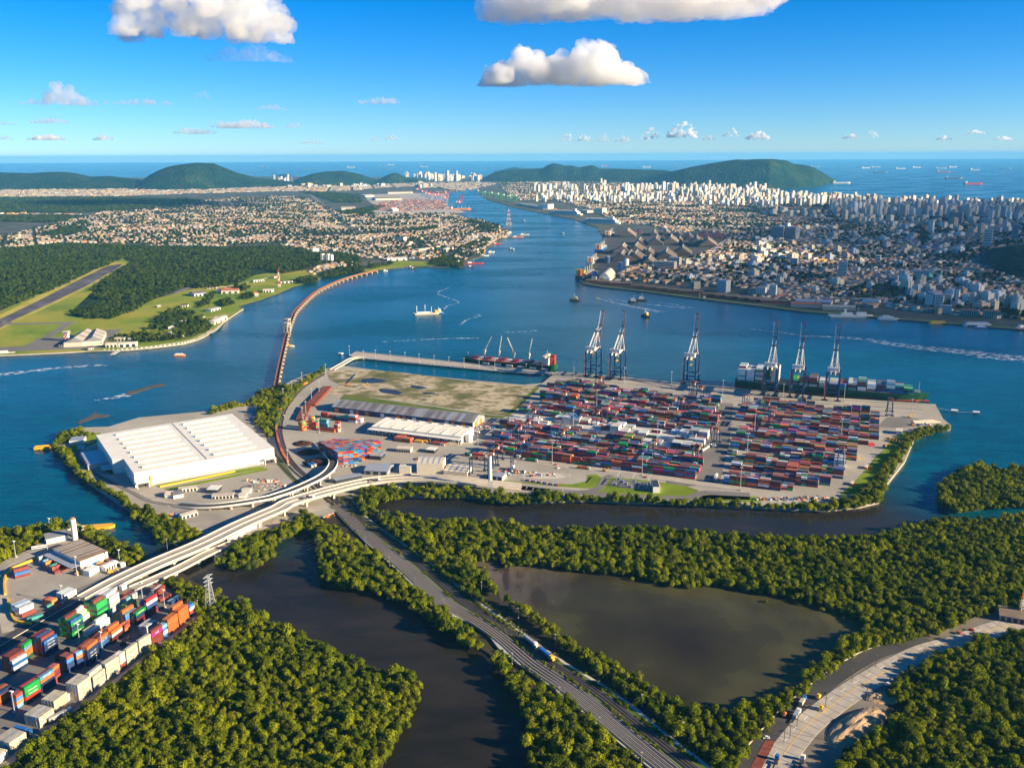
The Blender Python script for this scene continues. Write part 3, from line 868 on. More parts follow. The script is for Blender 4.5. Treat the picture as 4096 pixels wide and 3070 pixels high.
for k in near:
 x, y, z = P_[k]
 o = empty('mangrove_tree', (x, y, z), RNG.uniform(0, 6.28), '%s rounded mangrove tree %s' % ('small' if S_[k][2] < .85 else ('tall' if S_[k][2] > 1.15 else 'middling'), 'in the near wood left of the dark inlet' if fx_[k] < 1640 else ('between the dark inlet and the railway' if fx_[k] < 2750 else 'in the near wood at the bottom right')), 'tree', 'nearest mangrove trees')
 o.scale = tuple(S_[k])
 cr = bpy.data.objects.new('crown', MANG[k % 5]); link(cr, o)
 tr = bpy.data.objects.new('trunk', TRUNK); link(tr, o)
mask = np.ones(len(P_), bool); mask[near] = False
print('mangroves', mask.sum())
gn_scatter('mangrove_wood', P_[mask], S_[mask], PROTO['mang'], 5, 'dense green mangrove wood filling the banks of the dark inlets', 'mangrove wood')

F11 = cl(CQ, (-500, 90), (0, 85), (250, 70), (500, 45), (1000, 65), (1600, 75), (2212, 75)) + cl(CN, (300, 775), (480, 812), (580, 830), (700, 822), (870, 850), (900, 900), (850, 930), (700, 900), (580, 905), (560, 920), (480, 940), (430, 960), (340, 975), (230, 990), (150, 960), (0, 940)) + cl(CQ, (2000, 330), (1900, 370), (1750, 385), (1600, 400), (1480, 388), (1400, 430), (1250, 480), (1180, 520), (1100, 575), (900, 645), (700, 640), (530, 600), (600, 500), (700, 435), (800, 375), (900, 290), (1050, 205), (1030, 150), (930, 190), (730, 270), (500, 385), (200, 500), (0, 575), (-500, 750))
CL1 = cl(CQ, (400, 620), (520, 470), (700, 430), (800, 400), (720, 470), (900, 500), (800, 540), (600, 570))
F11b = cl(CQ, (1180, 745), (1270, 640), (1350, 590), (1450, 560), (1540, 585), (1600, 640), (1690, 650), (1700, 720), (1650, 760), (1500, 800), (1200, 830), (900, 800), (1000, 780))
F11c = cl(CQ, (1750, 510), (1850, 490), (1890, 530), (1820, 550)); F11d = cl(CQ, (1940, 460), (1990, 440), (2060, 450), (2050, 480), (1960, 490))
F11e = cl(CQ, (1880, 390), (1970, 370), (2010, 400), (1960, 430)); F11f = cl(CQ, (1640, 500), (1700, 440), (1740, 450), (1660, 540), (1590, 560))
F11g = cl(CN, (560, 1000), (700, 950), (900, 930), (920, 980), (780, 990), (690, 1010), (600, 1020)); F11h = cl(CN, (360, 1040), (480, 1010), (550, 1040), (540, 1060), (430, 1070))
F11i = cl(CN, (930, 930), (1100, 890), (1150, 910), (1060, 940), (960, 950)); F11j = cl(CN, (1470, 880), (1560, 850), (1720, 890), (1720, 930), (1560, 930), (1440, 910))
F11k = cl(CN, (1780, 560), (1900, 600), (2000, 600), (2010, 640), (1950, 660), (1900, 640), (1790, 570)); F11l = cl(CN, (1200, 640), (1500, 600), (1520, 630), (1350, 650), (1220, 655))
F11m = cl(CN, (1700, 780), (1850, 700), (1950, 710), (1900, 770), (1800, 800)); F11n = cl(CN, (690, 490), (900, 470), (1020, 510), (950, 520), (740, 510)); F11o = cl(CN, (880, 470), (1000, 440), (1100, 450), (980, 490))
pw, sw = [], []
for poly, sp, hole in ((F11, 8.2, (CL1,)), (F11b, 8.5, ()), (F11c, 9, ()), (F11d, 9, ()), (F11e, 9, ()), (F11f, 9, ()), (F11g, 9, ()), (F11h, 9, ()), (F11i, 10, ()), (F11j, 10, ()), (F11k, 12, ()), (F11l, 12, ()), (F11m, 11, ()), (F11n, 12, ()), (F11o, 12, ())):
 p, s = wood_points(poly, sp, 2.2, hole)
 pw.append(p); sw.append(s)
pw = np.concatenate(pw); sw = np.concatenate(sw)
keep = RNG.uniform(size=len(pw)) < np.clip((fbm(pw[:, 0] / 90, pw[:, 1] / 90, 3, 9) - .30) * 7, .35, 1)
pw, sw = pw[keep], sw[keep]
print('forest', len(pw))
gn_scatter('lowland_forest', pw, sw, PROTO['fore'], 4, 'dark green lowland forest around the runway', 'forest')
land('forest_floor', [(p.x, p.y) for p in cl(CQ, (-500, 90), (0, 85), (250, 70), (500, 45), (1000, 65), (1600, 75), (2212, 75), (2212, 300), (2000, 340), (1750, 390), (1480, 395), (1250, 490), (1100, 580), (900, 650), (530, 610), (600, 500), (800, 375), (1050, 205), (1030, 150), (730, 270), (200, 500), (-500, 750), z=2.5)], 2.6, M['canopy'], 2.4)
# far woods
pf, sf = [], []
for poly in (cl(CR, (-300, 385), (0, 380), (900, 378), (1500, 392), (1640, 402), (1480, 432), (1250, 455), (1000, 480), (700, 498), (-300, 502)), cl(CR, (-300, 520), (300, 522), (690, 525), (560, 560), (400, 580), (-300, 560)),
             cl(CR, (470, 635), (560, 610), (680, 620), (660, 660), (400, 690), (350, 670)), cl(CR, (620, 570), (720, 565), (700, 590), (620, 590)),
             cl(CN, (400, 330), (700, 345), (880, 360), (900, 420), (690, 420), (520, 360)), cl(CN, (330, 270), (1050, 272), (1000, 282), (400, 290)),
             cl(CP, (1330, 440), (1370, 400), (1420, 480), (1440, 570), (1400, 580), (1370, 520)), cl(CP, (720, 420), (800, 400), (830, 380), (800, 440), (700, 460)),
             cl(CP, (1600, 860), (1750, 850), (1850, 890), (1700, 905)), cl(CP, (2060, 1090), (2212, 1060), (2212, 1150), (2090, 1150))):
 p, s = wood_points(poly, 20, 2.2)
 pf.append(p); sf.append(s * np.array([[2.3, 2.3, 1.2]]))
pf = np.concatenate(pf); sf = np.concatenate(sf)
gn_scatter('far_woods', pf, sf, PROTO['fore'], 4, 'dark woods between the far suburbs and below the hills', 'woods')
# ------------------------------------------------------------------ paving, roads, rail
TU = R(-22.0)
UU = Vector((math.cos(TU), math.sin(TU), 0)); VV = Vector((-math.sin(TU), math.cos(TU), 0))

def road(name, pts, w, z, mat, n=6):
 p = smooth_path([Vector((q[0], q[1], z)) for q in pts], n)
 m = MB(); ribbon(m, p, -w / 2, w / 2, 0, .25)
 o = m.build(name, mat); o['kind'] = 'structure'
 return p

def patch(name, pts, z, mat):
 return sheet(name, pts, z, mat)

# surfaces of the port
patch('waste_ground', cl(CB, (420, 90), (470, 60), (640, 45), (760, 60), (960, 70), (1200, 100), (1500, 140), (1800, 165), (2110, 190), (2090, 215), (1930, 360), (1850, 425), (1640, 400), (1300, 345), (900, 290), (560, 260), (440, 250), (480, 200), (520, 170), (440, 140), z=3), 3.12, M['waste'])
patch('grass_bank', cl(CB, (560, 250), (900, 300), (1300, 355), (1640, 410), (1850, 430), (1830, 445), (1500, 430), (1100, 375), (700, 320), (520, 290), z=3), 3.16, M['grass'])
patch('grass_strip', cl(CB, (2100, 190), (2130, 200), (1880, 430), (1840, 430), (1950, 330), z=3), 3.17, M['grass'])
for k, pg in enumerate((cl(CB, (700, 130), (790, 120), (870, 135), (900, 150), (830, 160), (720, 165), (690, 150), z=3), cl(CB, (850, 205), (960, 215), (1030, 240), (990, 258), (860, 240), (830, 220), z=3),
      cl(CB, (1100, 180), (1190, 190), (1230, 205), (1150, 210), (1085, 195), z=3), cl(CB, (560, 165), (640, 85), (650, 90), (575, 175), z=3), cl(CB, (1180, 235), (1280, 240), (1290, 252), (1200, 250), z=3))):
 sheet('puddle', pg, 3.14 + .004 * k, M['inlet'])
for nm, pg in (('lawn', cl(CC, (900, 900), (970, 895), (1010, 915), (1020, 950), (985, 985), (930, 1010), (850, 1005), (640, 990), (480, 975), (200, 950), (170, 935), (240, 945), (500, 965), (780, 975), (900, 950), z=3)),
               ('lawn', cl(CC, (1060, 940), (1110, 920), (1160, 925), (1300, 935), (1560, 970), (1700, 990), (1790, 1020), (1810, 1045), (1770, 1075), (1700, 1080), (1400, 1070), (960, 1035), (1030, 1010), (1050, 970), z=3)),
               ('lawn', cl(CC, (1800, 1070), (1900, 1060), (2212, 1075), (2212, 1100), (1760, 1095), z=3)),
               ('lawn', cl(CD, (0, 980), (200, 970), (620, 985), (640, 1025), (300, 1020), (0, 1010), z=3)),
               ('lawn', cl(CD, (1220, 965), (1300, 900), (1420, 770), (1480, 690), (1540, 640), (1600, 560), (1680, 500), (1720, 510), (1640, 700), (1560, 800), (1480, 880), (1380, 970), (1330, 985), (1260, 985), z=3)),
               ('lawn', cl(CA, (1040, 885), (1600, 780), (1880, 730), (1920, 735), (1920, 750), (1620, 800), (1060, 895), z=3)),
               ('lawn', cl(CA, (1110, 910), (1950, 745), (1950, 760), (1150, 925), z=3)),
               ('lawn', cl(CA, (380, 510), (600, 460), (650, 500), (560, 550), (480, 600), (430, 680), (360, 580), z=3)),
               ('lawn', cl(CA, (520, 640), (620, 660), (720, 640), (740, 780), (680, 800), (600, 740), (540, 690), z=3))):
 patch(nm, pg, 3.10, M['lawn'])
# south-west yard
patch('yard_paving', cl(CE, (-300, 560), (0, 500), (120, 440), (230, 395), (330, 330), (560, 280), (880, 450), (1050, 530), (1270, 640), (1400, 720), (1560, 850), (1600, 930), z=3) + cl(CF, (1760, 235), (1700, 300), (1550, 425), (1350, 590), (1150, 740), (900, 940), (720, 1050), (560, 1160), (400, 1300), (250, 1410), (100, 1560), (0, 1660), (-300, 1800), z=3), 2.96, M['yard2'])
patch('container_yard', cl(CF, (560, 60), (1090, -170), (1250, -120), (1600, 30), (1740, 230), (1500, 440), (1100, 740), (720, 1020), (280, 1350), (0, 1560), (-500, 1800), (-500, 600), (0, 330), (300, 210), z=3), 3.02, M['asphalt_old'])
patch('lot_paving', cl(CA, (1250, 1040), (1500, 1060), (1800, 1080), (1780, 1160), (1500, 1250), (1300, 1200), (1150, 1110), z=3), 3.05, M['yard2'])
patch('red_patch', cl(CD, (1425, 590), (1455, 585), (1480, 600), (1470, 615), (1430, 618), z=3), 3.13, M['red'])
patch('asphalt_apron', cl(CD, (1490, 470), (1560, 400), (1720, 400), (1900, 430), (1890, 460), (1760, 470), (1600, 480), z=3), 3.07, M['asphalt_old'])
patch('asphalt_apron', cl(CD, (-150, 230), (300, 285), (430, 300), (400, 600), (330, 880), (-60, 930), z=3), 3.05, M['asphalt_old'])

A_ROAD = [(CG(2212, 300, 3)), CC(300, 995, 3), CC(600, 1025, 3), CC(800, 1040, 3), CC(1300, 1075, 3), CC(1650, 1085, 3), CC(1760, 1075, 3), CC(1830, 1045, 3), CC(2000, 1050, 3), CC(2212, 1060, 3)]
road('port_road', A_ROAD, 12, 3.2, M['asphalt_old'])
road('port_road', [CC(800, 1040, 3), CC(930, 1030, 3), CC(1000, 1000, 3), CC(1035, 960, 3), CC(1050, 930, 3), CC(1100, 905, 3)], 10, 3.21, M['asphalt_old'])
road('port_road', [CC(350, 770, 3), CC(800, 835, 3), CC(1300, 890, 3), CC(1760, 960, 3), CC(2212, 1020, 3)], 14, 3.09, M['concrete'])
pm = MB()
for p, h in along(smooth_path([q for q in A_ROAD[:4]], 6), 14, 6)[:9]:
 pm.box(p.x, p.y, 3.5, .5, 6, .05, h)
o = pm.build('road_marking', M['white']); o['kind'] = 'structure'
# road round the white warehouse
road('service_road', [CA(1180, 1040), CA(1060, 1000), CA(920, 930), CA(760, 870), CA(640, 790), CA(520, 700), CA(470, 640), CA(490, 590), CA(560, 560), CA(620, 535)], 9, 3.2, M['concrete'])
road('service_road', [CA(1250, 1050), CA(1000, 1010), CA(850, 935), CA(700, 860), CA(560, 790), CA(450, 700), CA(420, 640), CA(440, 590), CA(520, 540), CA(640, 500)], 5, 3.24, M['asphalt_old'])

# railway tracks
RAIL = MB(); RAIL.box(0, 0, 0, 1, .12, .16)
M['railsteel'] = flat('rail_steel', (.045, .032, .026), .7, .2, .3)
M['sleeper_c'] = flat('concrete_sleepers', (.27, .225, .18), .9, .2)
M['sleeper_w'] = flat('tarred_sleepers', (.06, .05, .045), .9, .3)
def track(label, pts, w=3.2, zb=3.0, gauge=1.6, group='railway tracks', ball=True):
 P = smooth_path([Vector((q[0], q[1], zb)) for q in pts], 10)
 t = empty('railway_track', P[0], 0, label, 'railway track', group)
 o0 = P[0].copy()
 L = [p - o0 for p in P]
 m = MB(); ribbon(m, L, -w / 2, w / 2, .30, .3); m.build('ballast', M['sand'] if zb < 2.87 and w < 2.95 else M['ballast'], t)
 for s in (-1, 1):
  m = MB(); ribbon(m, L, s * gauge / 2 - .12, s * gauge / 2 + .12, .62, .2); m.build('rail', M['railsteel'], t)
 m = MB()
 for p, h in along(L, .75):
  m.box(p.x, p.y, p.z + .24, .24, 1.9, .14, h, False)
 o = m.build('sleepers', M['sleeper_c'] if w < 2.95 and zb < 2.87 else M['sleeper_w'], t); o['kind'] = 'stuff'
 return P
LE = [CG(560, 350), CG(640, 460), CG(820, 640), CG(1030, 830), CG(1220, 1010), CG(1400, 1180), CI(20, 200), CI(110, 300), CI(235, 385), CI(400, 515), CI(610, 690), CI(760, 810)]
RE = [CG(740, 330), CG(860, 480), CG(1000, 590), CG(1300, 790), CG(1560, 1000), CG(1800, 1180), CI(330, 320), CI(560, 460), CI(760, 620), CI(930, 750), CI(1040, 840)]
LEs = smooth_path(LE, 6); REs = smooth_path(RE, 6)
def at_frac(path, t):
 L = path_len(path); return along(path, L * 2, min(L * t, L - .01))[0][0]
def between(f, n=14, t0=0, t1=1):
 return [at_frac(LEs, t0 + (t1 - t0) * k / n).lerp(at_frac(REs, t0 + (t1 - t0) * k / n), f) for k in range(n + 1)]
bed = MB()
a_, b_ = between(0.0, 24), between(1.0, 24)
bed.prism([(p.x, p.y) for p in a_] + [(p.x, p.y) for p in b_[::-1]], 1.0, 2.75)
o = bed.build('rail_embankment', M['sand']); o['kind'] = 'structure'
gm = MB(); a_, b_ = between(.04, 24), between(.47, 24); gm.prism([(p.x, p.y) for p in a_] + [(p.x, p.y) for p in b_[::-1]], 2.7, 2.84)
o = gm.build('gravel_bed', M['sand']); o['kind'] = 'structure'
gm = MB(); a_, b_ = between(.47, 24), between(.575, 24); gm.prism([(p.x, p.y) for p in a_] + [(p.x, p.y) for p in b_[::-1]], 2.7, 2.86)
o = gm.build('grass_verge', M['grass']); o['kind'] = 'structure'
gm = MB(); a_, b_ = between(.79, 24), between(.90, 24); gm.prism([(p.x, p.y) for p in a_] + [(p.x, p.y) for p in b_[::-1]], 2.7, 2.88)
o = gm.build('grass_verge', M['grass']); o['kind'] = 'structure'
gm = MB(); a_, b_ = between(.91, 24), between(.975, 24); gm.prism([(p.x, p.y) for p in a_] + [(p.x, p.y) for p in b_[::-1]], 2.7, 2.9)
o = gm.build('gravel_path', M['sand']); o['kind'] = 'structure'
for f, lb in ((.10, 'southernmost railway track, on pale gravel beside the inlet mangroves'), (.19, 'second railway track from the inlet on the pale gravel bed'), (.28, 'middle railway track of five on the pale gravel bed'), (.37, 'fourth railway track from the inlet on the pale gravel bed'), (.455, 'pale gravel railway track right beside the grassy middle verge')):
 track(lb, between(f), 2.9, 2.84)
for f, lb in ((.60, 'dark railway track right of the grassy middle verge'), (.67, 'dark railway track on which the blue locomotive stands'), (.745, 'dark railway track nearest the gravel path and the pond')):
 track(lb, between(f), 3.0, 2.84)
wx, wy = [], []
for f0, f1 in ((.475, .57), (.79, .905), (-.02, .03), (.985, 1.03)):
 a_, b_ = between(f0, 24), between(f1, 24)
 x, y = scatter_in([(p.x, p.y) for p in a_] + [(p.x, p.y) for p in b_[::-1]], 1.7); wx.append(x); wy.append(y)
wx, wy = np.concatenate(wx), np.concatenate(wy); kk = fbm(wx / 14, wy / 14, 3, 8) > .42; wx, wy = wx[kk], wy[kk]
ws = RNG.uniform(.10, .34, len(wx)); gn_scatter('trackside_weeds', np.stack([wx, wy, np.full(len(wx), 2.6)], 1), np.stack([ws * 1.3, ws * 1.3, ws * .7], 1), PROTO['mang'], 5, 'weeds and low scrub between and beside the tracks', 'scrub')
CURVE = [CB(395, 85), CB(320, 130), CB(230, 190), CB(150, 265), CB(80, 360), CB(45, 450), CB(32, 560), CB(60, 680), CB(110, 780), CB(190, 870), CB(290, 950), CB(400, 1050), CB(500, 1130)]
CURVEs = smooth_path(CURVE, 8)
for d, lb in ((0.0, 'curved railway track inside the container train'), (3.6, 'curved railway track next to the container train'), (-5.0, 'curved railway track under the container train')):
 track(lb, offset_path(CURVEs, d)[::8] + [offset_path(CURVEs, d)[-1]], 2.9, 2.9)
track('straight railway track by the east wall of the white warehouse', [CA(1985, 190), CA(1945, 330), CA(1950, 480), CA(1990, 600), CA(2060, 720), CA(2212, 870)], 2.9, 2.9)
patch('grass_verge', cl(CB, (-40, 700), (40, 760), (160, 920), (280, 1010), (330, 1080), (250, 1050), (120, 930), (0, 800), z=3), 3.08, M['grass'])

# ------------------------------------------------------------------ bridges
def viaduct(name, label, pts, w, piers, parapet=M['concrete_light'], deckm=M['concrete'], surf=M['concrete'], thick=2.0, group=None, median=True, n=8, ends=None):
 P = smooth_path(pts, n)
 t = empty(name, P[0], 0, label, 'bridge', group)
 L = [p - P[0] for p in P]
 m = MB(); ribbon(m, L, -w / 2, w / 2, 0, thick); m.build('deck', deckm, t)
 m = MB(); ribbon(m, L, -w / 2 + .7, w / 2 - .7, .12, .12); m.build('road_surface', surf, t)
 for s in (-1, 1):
  m = MB(); ribbon(m, L, s * w / 2 - .35, s * w / 2 + .35, 1.25, 1.6); m.build('parapet', parapet, t)
 if median:
  m = MB(); ribbon(m, L, -.35, .35, 1.15, 1.1); m.build('median_barrier', parapet, t)
 for p, h in along(L, piers, piers * .5):
  top = p.z - thick; z0 = -P[0].z
  if top - z0 < 3: continue
  m = MB()
  m.box(p.x, p.y, top - 1.3, 2.2, w * .86, 1.3, h)
  for s in (-1, 1):
   m.box(p.x - math.sin(h) * s * w * .24, p.y + math.cos(h) * s * w * .24, z0 - 1, 2.0, 2.0, top - 1.3 - z0 + 1, h)
  m.box(p.x, p.y, z0 - 1, 3.4, w * .7, 3.2, h)
  m.build('pier', M['concrete_light'], t)
 return P
def zc(f, x, y, z): return f(x, y, z)
def mid(f, x1, y1, x2, y2, z): return f((x1 + x2) / 2, (y1 + y2) / 2, z)
MAINV = [mid(CE, 640, 775, 720, 810, 3.4), mid(CE, 900, 632, 975, 672, 5.5), mid(CE, 1200, 480, 1290, 535, 9), mid(CE, 1560, 325, 1650, 385, 11), mid(CE, 1900, 155, 1990, 225, 12), mid(CE, 2212, 28, 2250, 105, 12),
         mid(CG, 300, 340, 310, 412, 12), mid(CG, 600, 262, 600, 318, 12), mid(CG, 900, 202, 900, 245, 12), mid(CG, 1200, 177, 1200, 222, 12), mid(CG, 1500, 190, 1500, 236, 11), mid(CG, 1760, 222, 1760, 268, 7), mid(CG, 2000, 248, 2000, 288, 3.8)]
viaduct('road_viaduct', 'long beige dual road viaduct sweeping over the railway tracks', MAINV, 19, 34)
road('approach_road', [CE(640, 795), CE(450, 900), CE(250, 1020), CE(80, 1120), CE(-150, 1260)], 18, 3.22, M['asphalt'])
mm = MB()
APR = smooth_path([CE(640, 795, 3.5), CE(450, 900, 3.5), CE(250, 1020, 3.5), CE(80, 1120, 3.5), CE(-150, 1260, 3.5)], 6)
ribbon(mm, APR, -.3, .3, .3, .4); o = mm.build('road_divider', M['concrete_light']); o['kind'] = 'structure'
viaduct('old_road_bridge', 'narrow lower concrete bridge beside the long viaduct', [CE(1060, 710, 3.3), CE(1250, 630, 4.2), CE(1450, 540, 5), CE(1660, 430, 5), CE(1850, 350, 4.2), CE(1990, 285, 3.4)], 10, 27, median=False, thick=1.3)
road('old_road', [CE(1080, 700), CE(900, 800), CE(700, 900)], 9, 3.18, M['asphalt_old'])
road('old_road', [CE(1970, 295), CE(2100, 240), CE(2212, 205), CG(230, 500), CG(400, 445), CG(560, 410)], 12, 3.15, M['concrete'])
RAMP = [CB(345, 640, 3.6), CB(400, 700, 5), CB(450, 755, 7), CB(470, 800, 8.5), CB(440, 860, 10), CB(370, 915, 11), CB(260, 970, 11), CB(130, 1025, 11), CB(0, 1068, 10.5), CA(1950, 985, 10), CA(1750, 1020, 9), CA(1550, 1045, 7), CA(1380, 1052, 5), CA(1230, 1042, 3.5)]
viaduct('curved_ramp', 'curved dark asphalt ramp with white parapets hooking down to the yard', RAMP, 10.5, 22, parapet=M['white'], surf=M['asphalt'], median=False, thick=1.4)

# long rusty railway bridge over the channel
RB = [CM(205, 1015, 6), CM(225, 900, 6), CM(250, 780, 6), CM(275, 670, 6), CM(300, 560, 6), CM(330, 470, 6), CM(365, 390, 6), CM(440, 310, 6), CM(520, 240, 6), CM(620, 185, 6), CM(740, 135, 6), CM(870, 95, 6), CM(1020, 60, 6)]
RBP = smooth_path(RB, 8)
t = empty('railway_bridge', RBP[0], 0, 'long curving rusty railway bridge crossing the channel on many piers', 'bridge')
L = [p - RBP[0] for p in RBP]
m = MB(); ribbon(m, L, -3.0, 3.0, 0, 2.2); m.build('deck', M['rust'], t)
for s in (-1, 1):
 m = MB(); ribbon(m, L, s * 3.0 - .35, s * 3.0 + .35, 1.6, 3.4); m.build('girder', M['bridge'], t)
for p, h in along(L, 33, 8):
 m = MB(); m.box(p.x, p.y, -7.5, 5, 11, 3.8, h); m.box(p.x, p.y, -4, 2.2, 6, 2.0, h); m.build('pier', M['concrete_light'], t)
for (x, y, hh) in ((300, 575, 26), (305, 525, 22)):
 b = CM(x, y + 12, 0)
 tw = empty('lift_tower', b, R(75), 'concrete lift tower of the railway bridge, %s of the pair' % ('nearer' if hh == 26 else 'farther'), 'tower', 'lift towers')
 for sx in (-5, 5):
  m = MB(); m.box(sx, -4, 0, 2, 2, hh, 0); m.box(sx, 4, 0, 2, 2, hh, 0); m.build('column', M['concrete'], tw)
 m = MB(); m.box(0, 0, hh, 13, 11, 2.5); m.build('head_beam', M['concrete'], tw)

# berth pier on piles
t = empty('berth_pier', CM(850, 715), 0, 'long concrete berth pier on piles with the bulk carrier alongside', 'pier')
p0 = CM(795, 745); p1 = CM(850, 715); p2 = CK(455, 885); p3 = CK(400, 895)
m = MB(); m.prism([(q.x - t.location.x, q.y - t.location.y) for q in (p0, p1, p2, p3, CK(0, 872 + 0), CM(960, 775), CM(830, 755))], -1.6, .25); m.build('deck', M['concrete'], t)
dz = 0
m = MB(); m.bar((0, 0, .7), tuple(p2 - p1 + Vector((0, 0, .7))), 1.2, .9); m.build('quay_kerb', M['concrete_light'], t)
a, b = CM(960, 775), CK(400, 890)
m = MB(); m.bar(tuple(a - p1 + Vector((0, 0, .6))), tuple(b - p1 + Vector((0, 0, .6))), 1.0, .8); m.build('quay_kerb', M['concrete_light'], t)
for k in range(46):
 q = p1.lerp(p2, (k + .5) / 46) - p1
 m = MB()
 for d in (1.5, 11, 20):
  m.cyl(q.x - VV.x * d, q.y - VV.y * d, -5, .55, 4, 6, cap=False)
 m.build('pile', M['dark'], t)
brid = [CM(655, 855, 3.4), CM(740, 810, 3.4), CM(810, 775, 3.4), CM(850, 750, 3.4)]
viaduct('access_trestle', 'bent access trestle joining the berth pier to the land', [CM(660, 860, 3.5), CM(740, 815, 3.5), CM(830, 768, 3.5), CM(930, 762, 3.4)], 9, 14, parapet=M['concrete_light'], median=False, thick=1.2)
t = empty('mooring_dolphin', CM(728, 738, 0), 0, 'small white mooring dolphin west of the berth pier', 'dolphin', 'mooring dolphins')
m = MB(); m.box(0, 0, 1.5, 9, 7, 1.8, TU); m.build('cap', M['white'], t)
for sx in (-3, 3):
 for sy in (-2, 2):
  m = MB(); m.cyl(sx, sy, -1, .6, 3, 6); m.build('pile', M['rust'], t)
for (x, y, w) in ((1697, 825, 'nearer to the quay end'), (1858, 838, 'far out east of the quay')):
 d2 = empty('mooring_dolphin', CL(x, y, 0), 0, 'white mooring dolphin %s' % w, 'dolphin', 'mooring dolphins')
 for ch in t.children:
  c = ch.copy(); COL.objects.link(c); c.parent = d2
a, b = CL(1572, 795, 3.5), CL(1690, 820, 3.5)
t = empty('walkway', a, 0, 'thin white steel catwalk from the quay end to the dolphins', 'walkway')
m = MB(); m.bar((0, 0, 0), tuple(b - a), 1.4, .3)
m.build('deck', M['galv'], t)
m = MB(); m.bar(tuple(b - a), tuple(CL(1850, 832, 3.5) - a), 1.4, .3); m.build('deck', M['galv'], t)

# waterfront kerbs
m = MB()
qk = [CK(460, 880), CK(1000, 925), CK(1600, 985), CL(0, 642), CL(720, 720), CL(1430, 762), CL(1548, 775)]
ribbon(m, [Vector((p.x, p.y, 3)) for p in qk], -.2, -1.8, .5, .6)
o = m.build('quay_kerb', M['concrete_light']); o['kind'] = 'structure'
for v0 in (-6, -36):
 for g in (0, .9):
  m = MB(); ribbon(m, [Vector((p.x, p.y, 3)) for p in qk[:-1]], v0 - g, v0 - g - .3, .14, .1)
  o = m.build('crane_rail', M['dark']); o['kind'] = 'structure'
m = MB()
for k, dd in enumerate((-40, -46)):
 ribbon(m, [Vector((p.x, p.y, 3)) for p in qk[:-1]], dd, dd - .7, .10, .06)
o = m.build('quay_marking', M['white']); o['kind'] = 'structure'

# ------------------------------------------------------------------ warehouses
def obox(t, name, mat, x, y, z, sx, sy, sz, rz=0):
 m = MB(); m.box(x, y, z, sx, sy, sz, rz); return m.build(name, mat, t)

# the big white warehouse: local frame at its near corner, x along the near wall
WA = CA(890, 905); WB = CA(2010, 690)
wh = R(33.0); WL = 163.0; WD = 180.0; WH = 17.5
t = empty('white_warehouse', (WA.x, WA.y, 3.0), wh, 'huge white warehouse with sixteen long roof monitors', 'warehouse')
# footprint with the notch at the near left corner
fp = [(0, 0), (WL, 0), (WL, WD), (-12, WD), (-12, 66), (0, 60)]
m = MB(); m.prism(fp, 0, WH); m.build('wall', M['white'], t)
m = MB(); m.prism([(-.4, -.4), (WL + .4, -.4), (WL + .4, WD + .4), (-12.4, WD + .4), (-12.4, 66), (-.4, 60)], WH + .02, WH + .7); m.build('roof', M['white'], t)
obox(t, 'roof_gutter', M['grey'], WL * .505, WD / 2, WH + .7, .9, WD - 4, .35)
for k in range(8):
 y = 13 + k * 21.3
 for x0, x1 in ((12 - y * .02, 74), (93, 150 - (7 - k) * .8)):
  mo = obox(t, 'roof_monitor', M['white'], (x0 + x1) / 2, y, WH + .7, x1 - x0, 1.8, 2.2)
  m = MB(); m.box((x0 + x1) / 2, y - 1.02, WH + 1.1, x1 - x0 - 1, .12, 1.2); m.build('louvre', M['grey'], mo)
for k in range(13):
 x = 8 + k * 12.3
 obox(t, 'wall_panel_joint', M['grey'], x, -.12, 4, .35, .14, WH - 4.2)
 obox(t, 'wall_panel_joint', M['grey'], x + 1.5, -.12, 4, .25, .14, WH - 4.2)
obox(t, 'wall_base_band', M['galv'], 82, -.3, 0, 118, .5, 3.0)
for x in (8, 156):
 dk = obox(t, 'loading_dock', M['dark'], x, -.05, 0, 13, .5, 6.0)
 m = MB(); m.box(x, -3, 6.0, 15, 6, .6); m.build('canopy', M['white'], dk)
 for s in (-6.5, 6.5):
  m = MB(); m.box(x + s, -5, 0, .8, .8, 6); m.build('post', M['white'], dk)
obox(t, 'yellow_pipe_rack', M['yellow'], 17, -.8, 0, 1.5, 1, 12)
obox(t, 'door', M['grey'], 132, -.4, 0, 5, .4, 3.6)
m = MB(); m.prism([(-36, 95), (-12.1, 95), (-12.1, 150), (-36, 150)], 0, 7); m.build('side_annex', M['galv'], t)
m = MB(); m.box(-18, 78, 5, 11, 20, .6); m.build('side_canopy', M['galv'], t)
for k in range(90):
 pass
FNC = empty('yellow_barrier', CA(1085, 898), 0, 'long yellow barrier on the ground before the white warehouse', 'barrier')
e = CA(1690, 775) - CA(1085, 898)
m = MB(); m.bar((0, 0, .8), (e.x, e.y, .8), 1.2, 1.6); m.build('beam', M['yellow'], FNC)

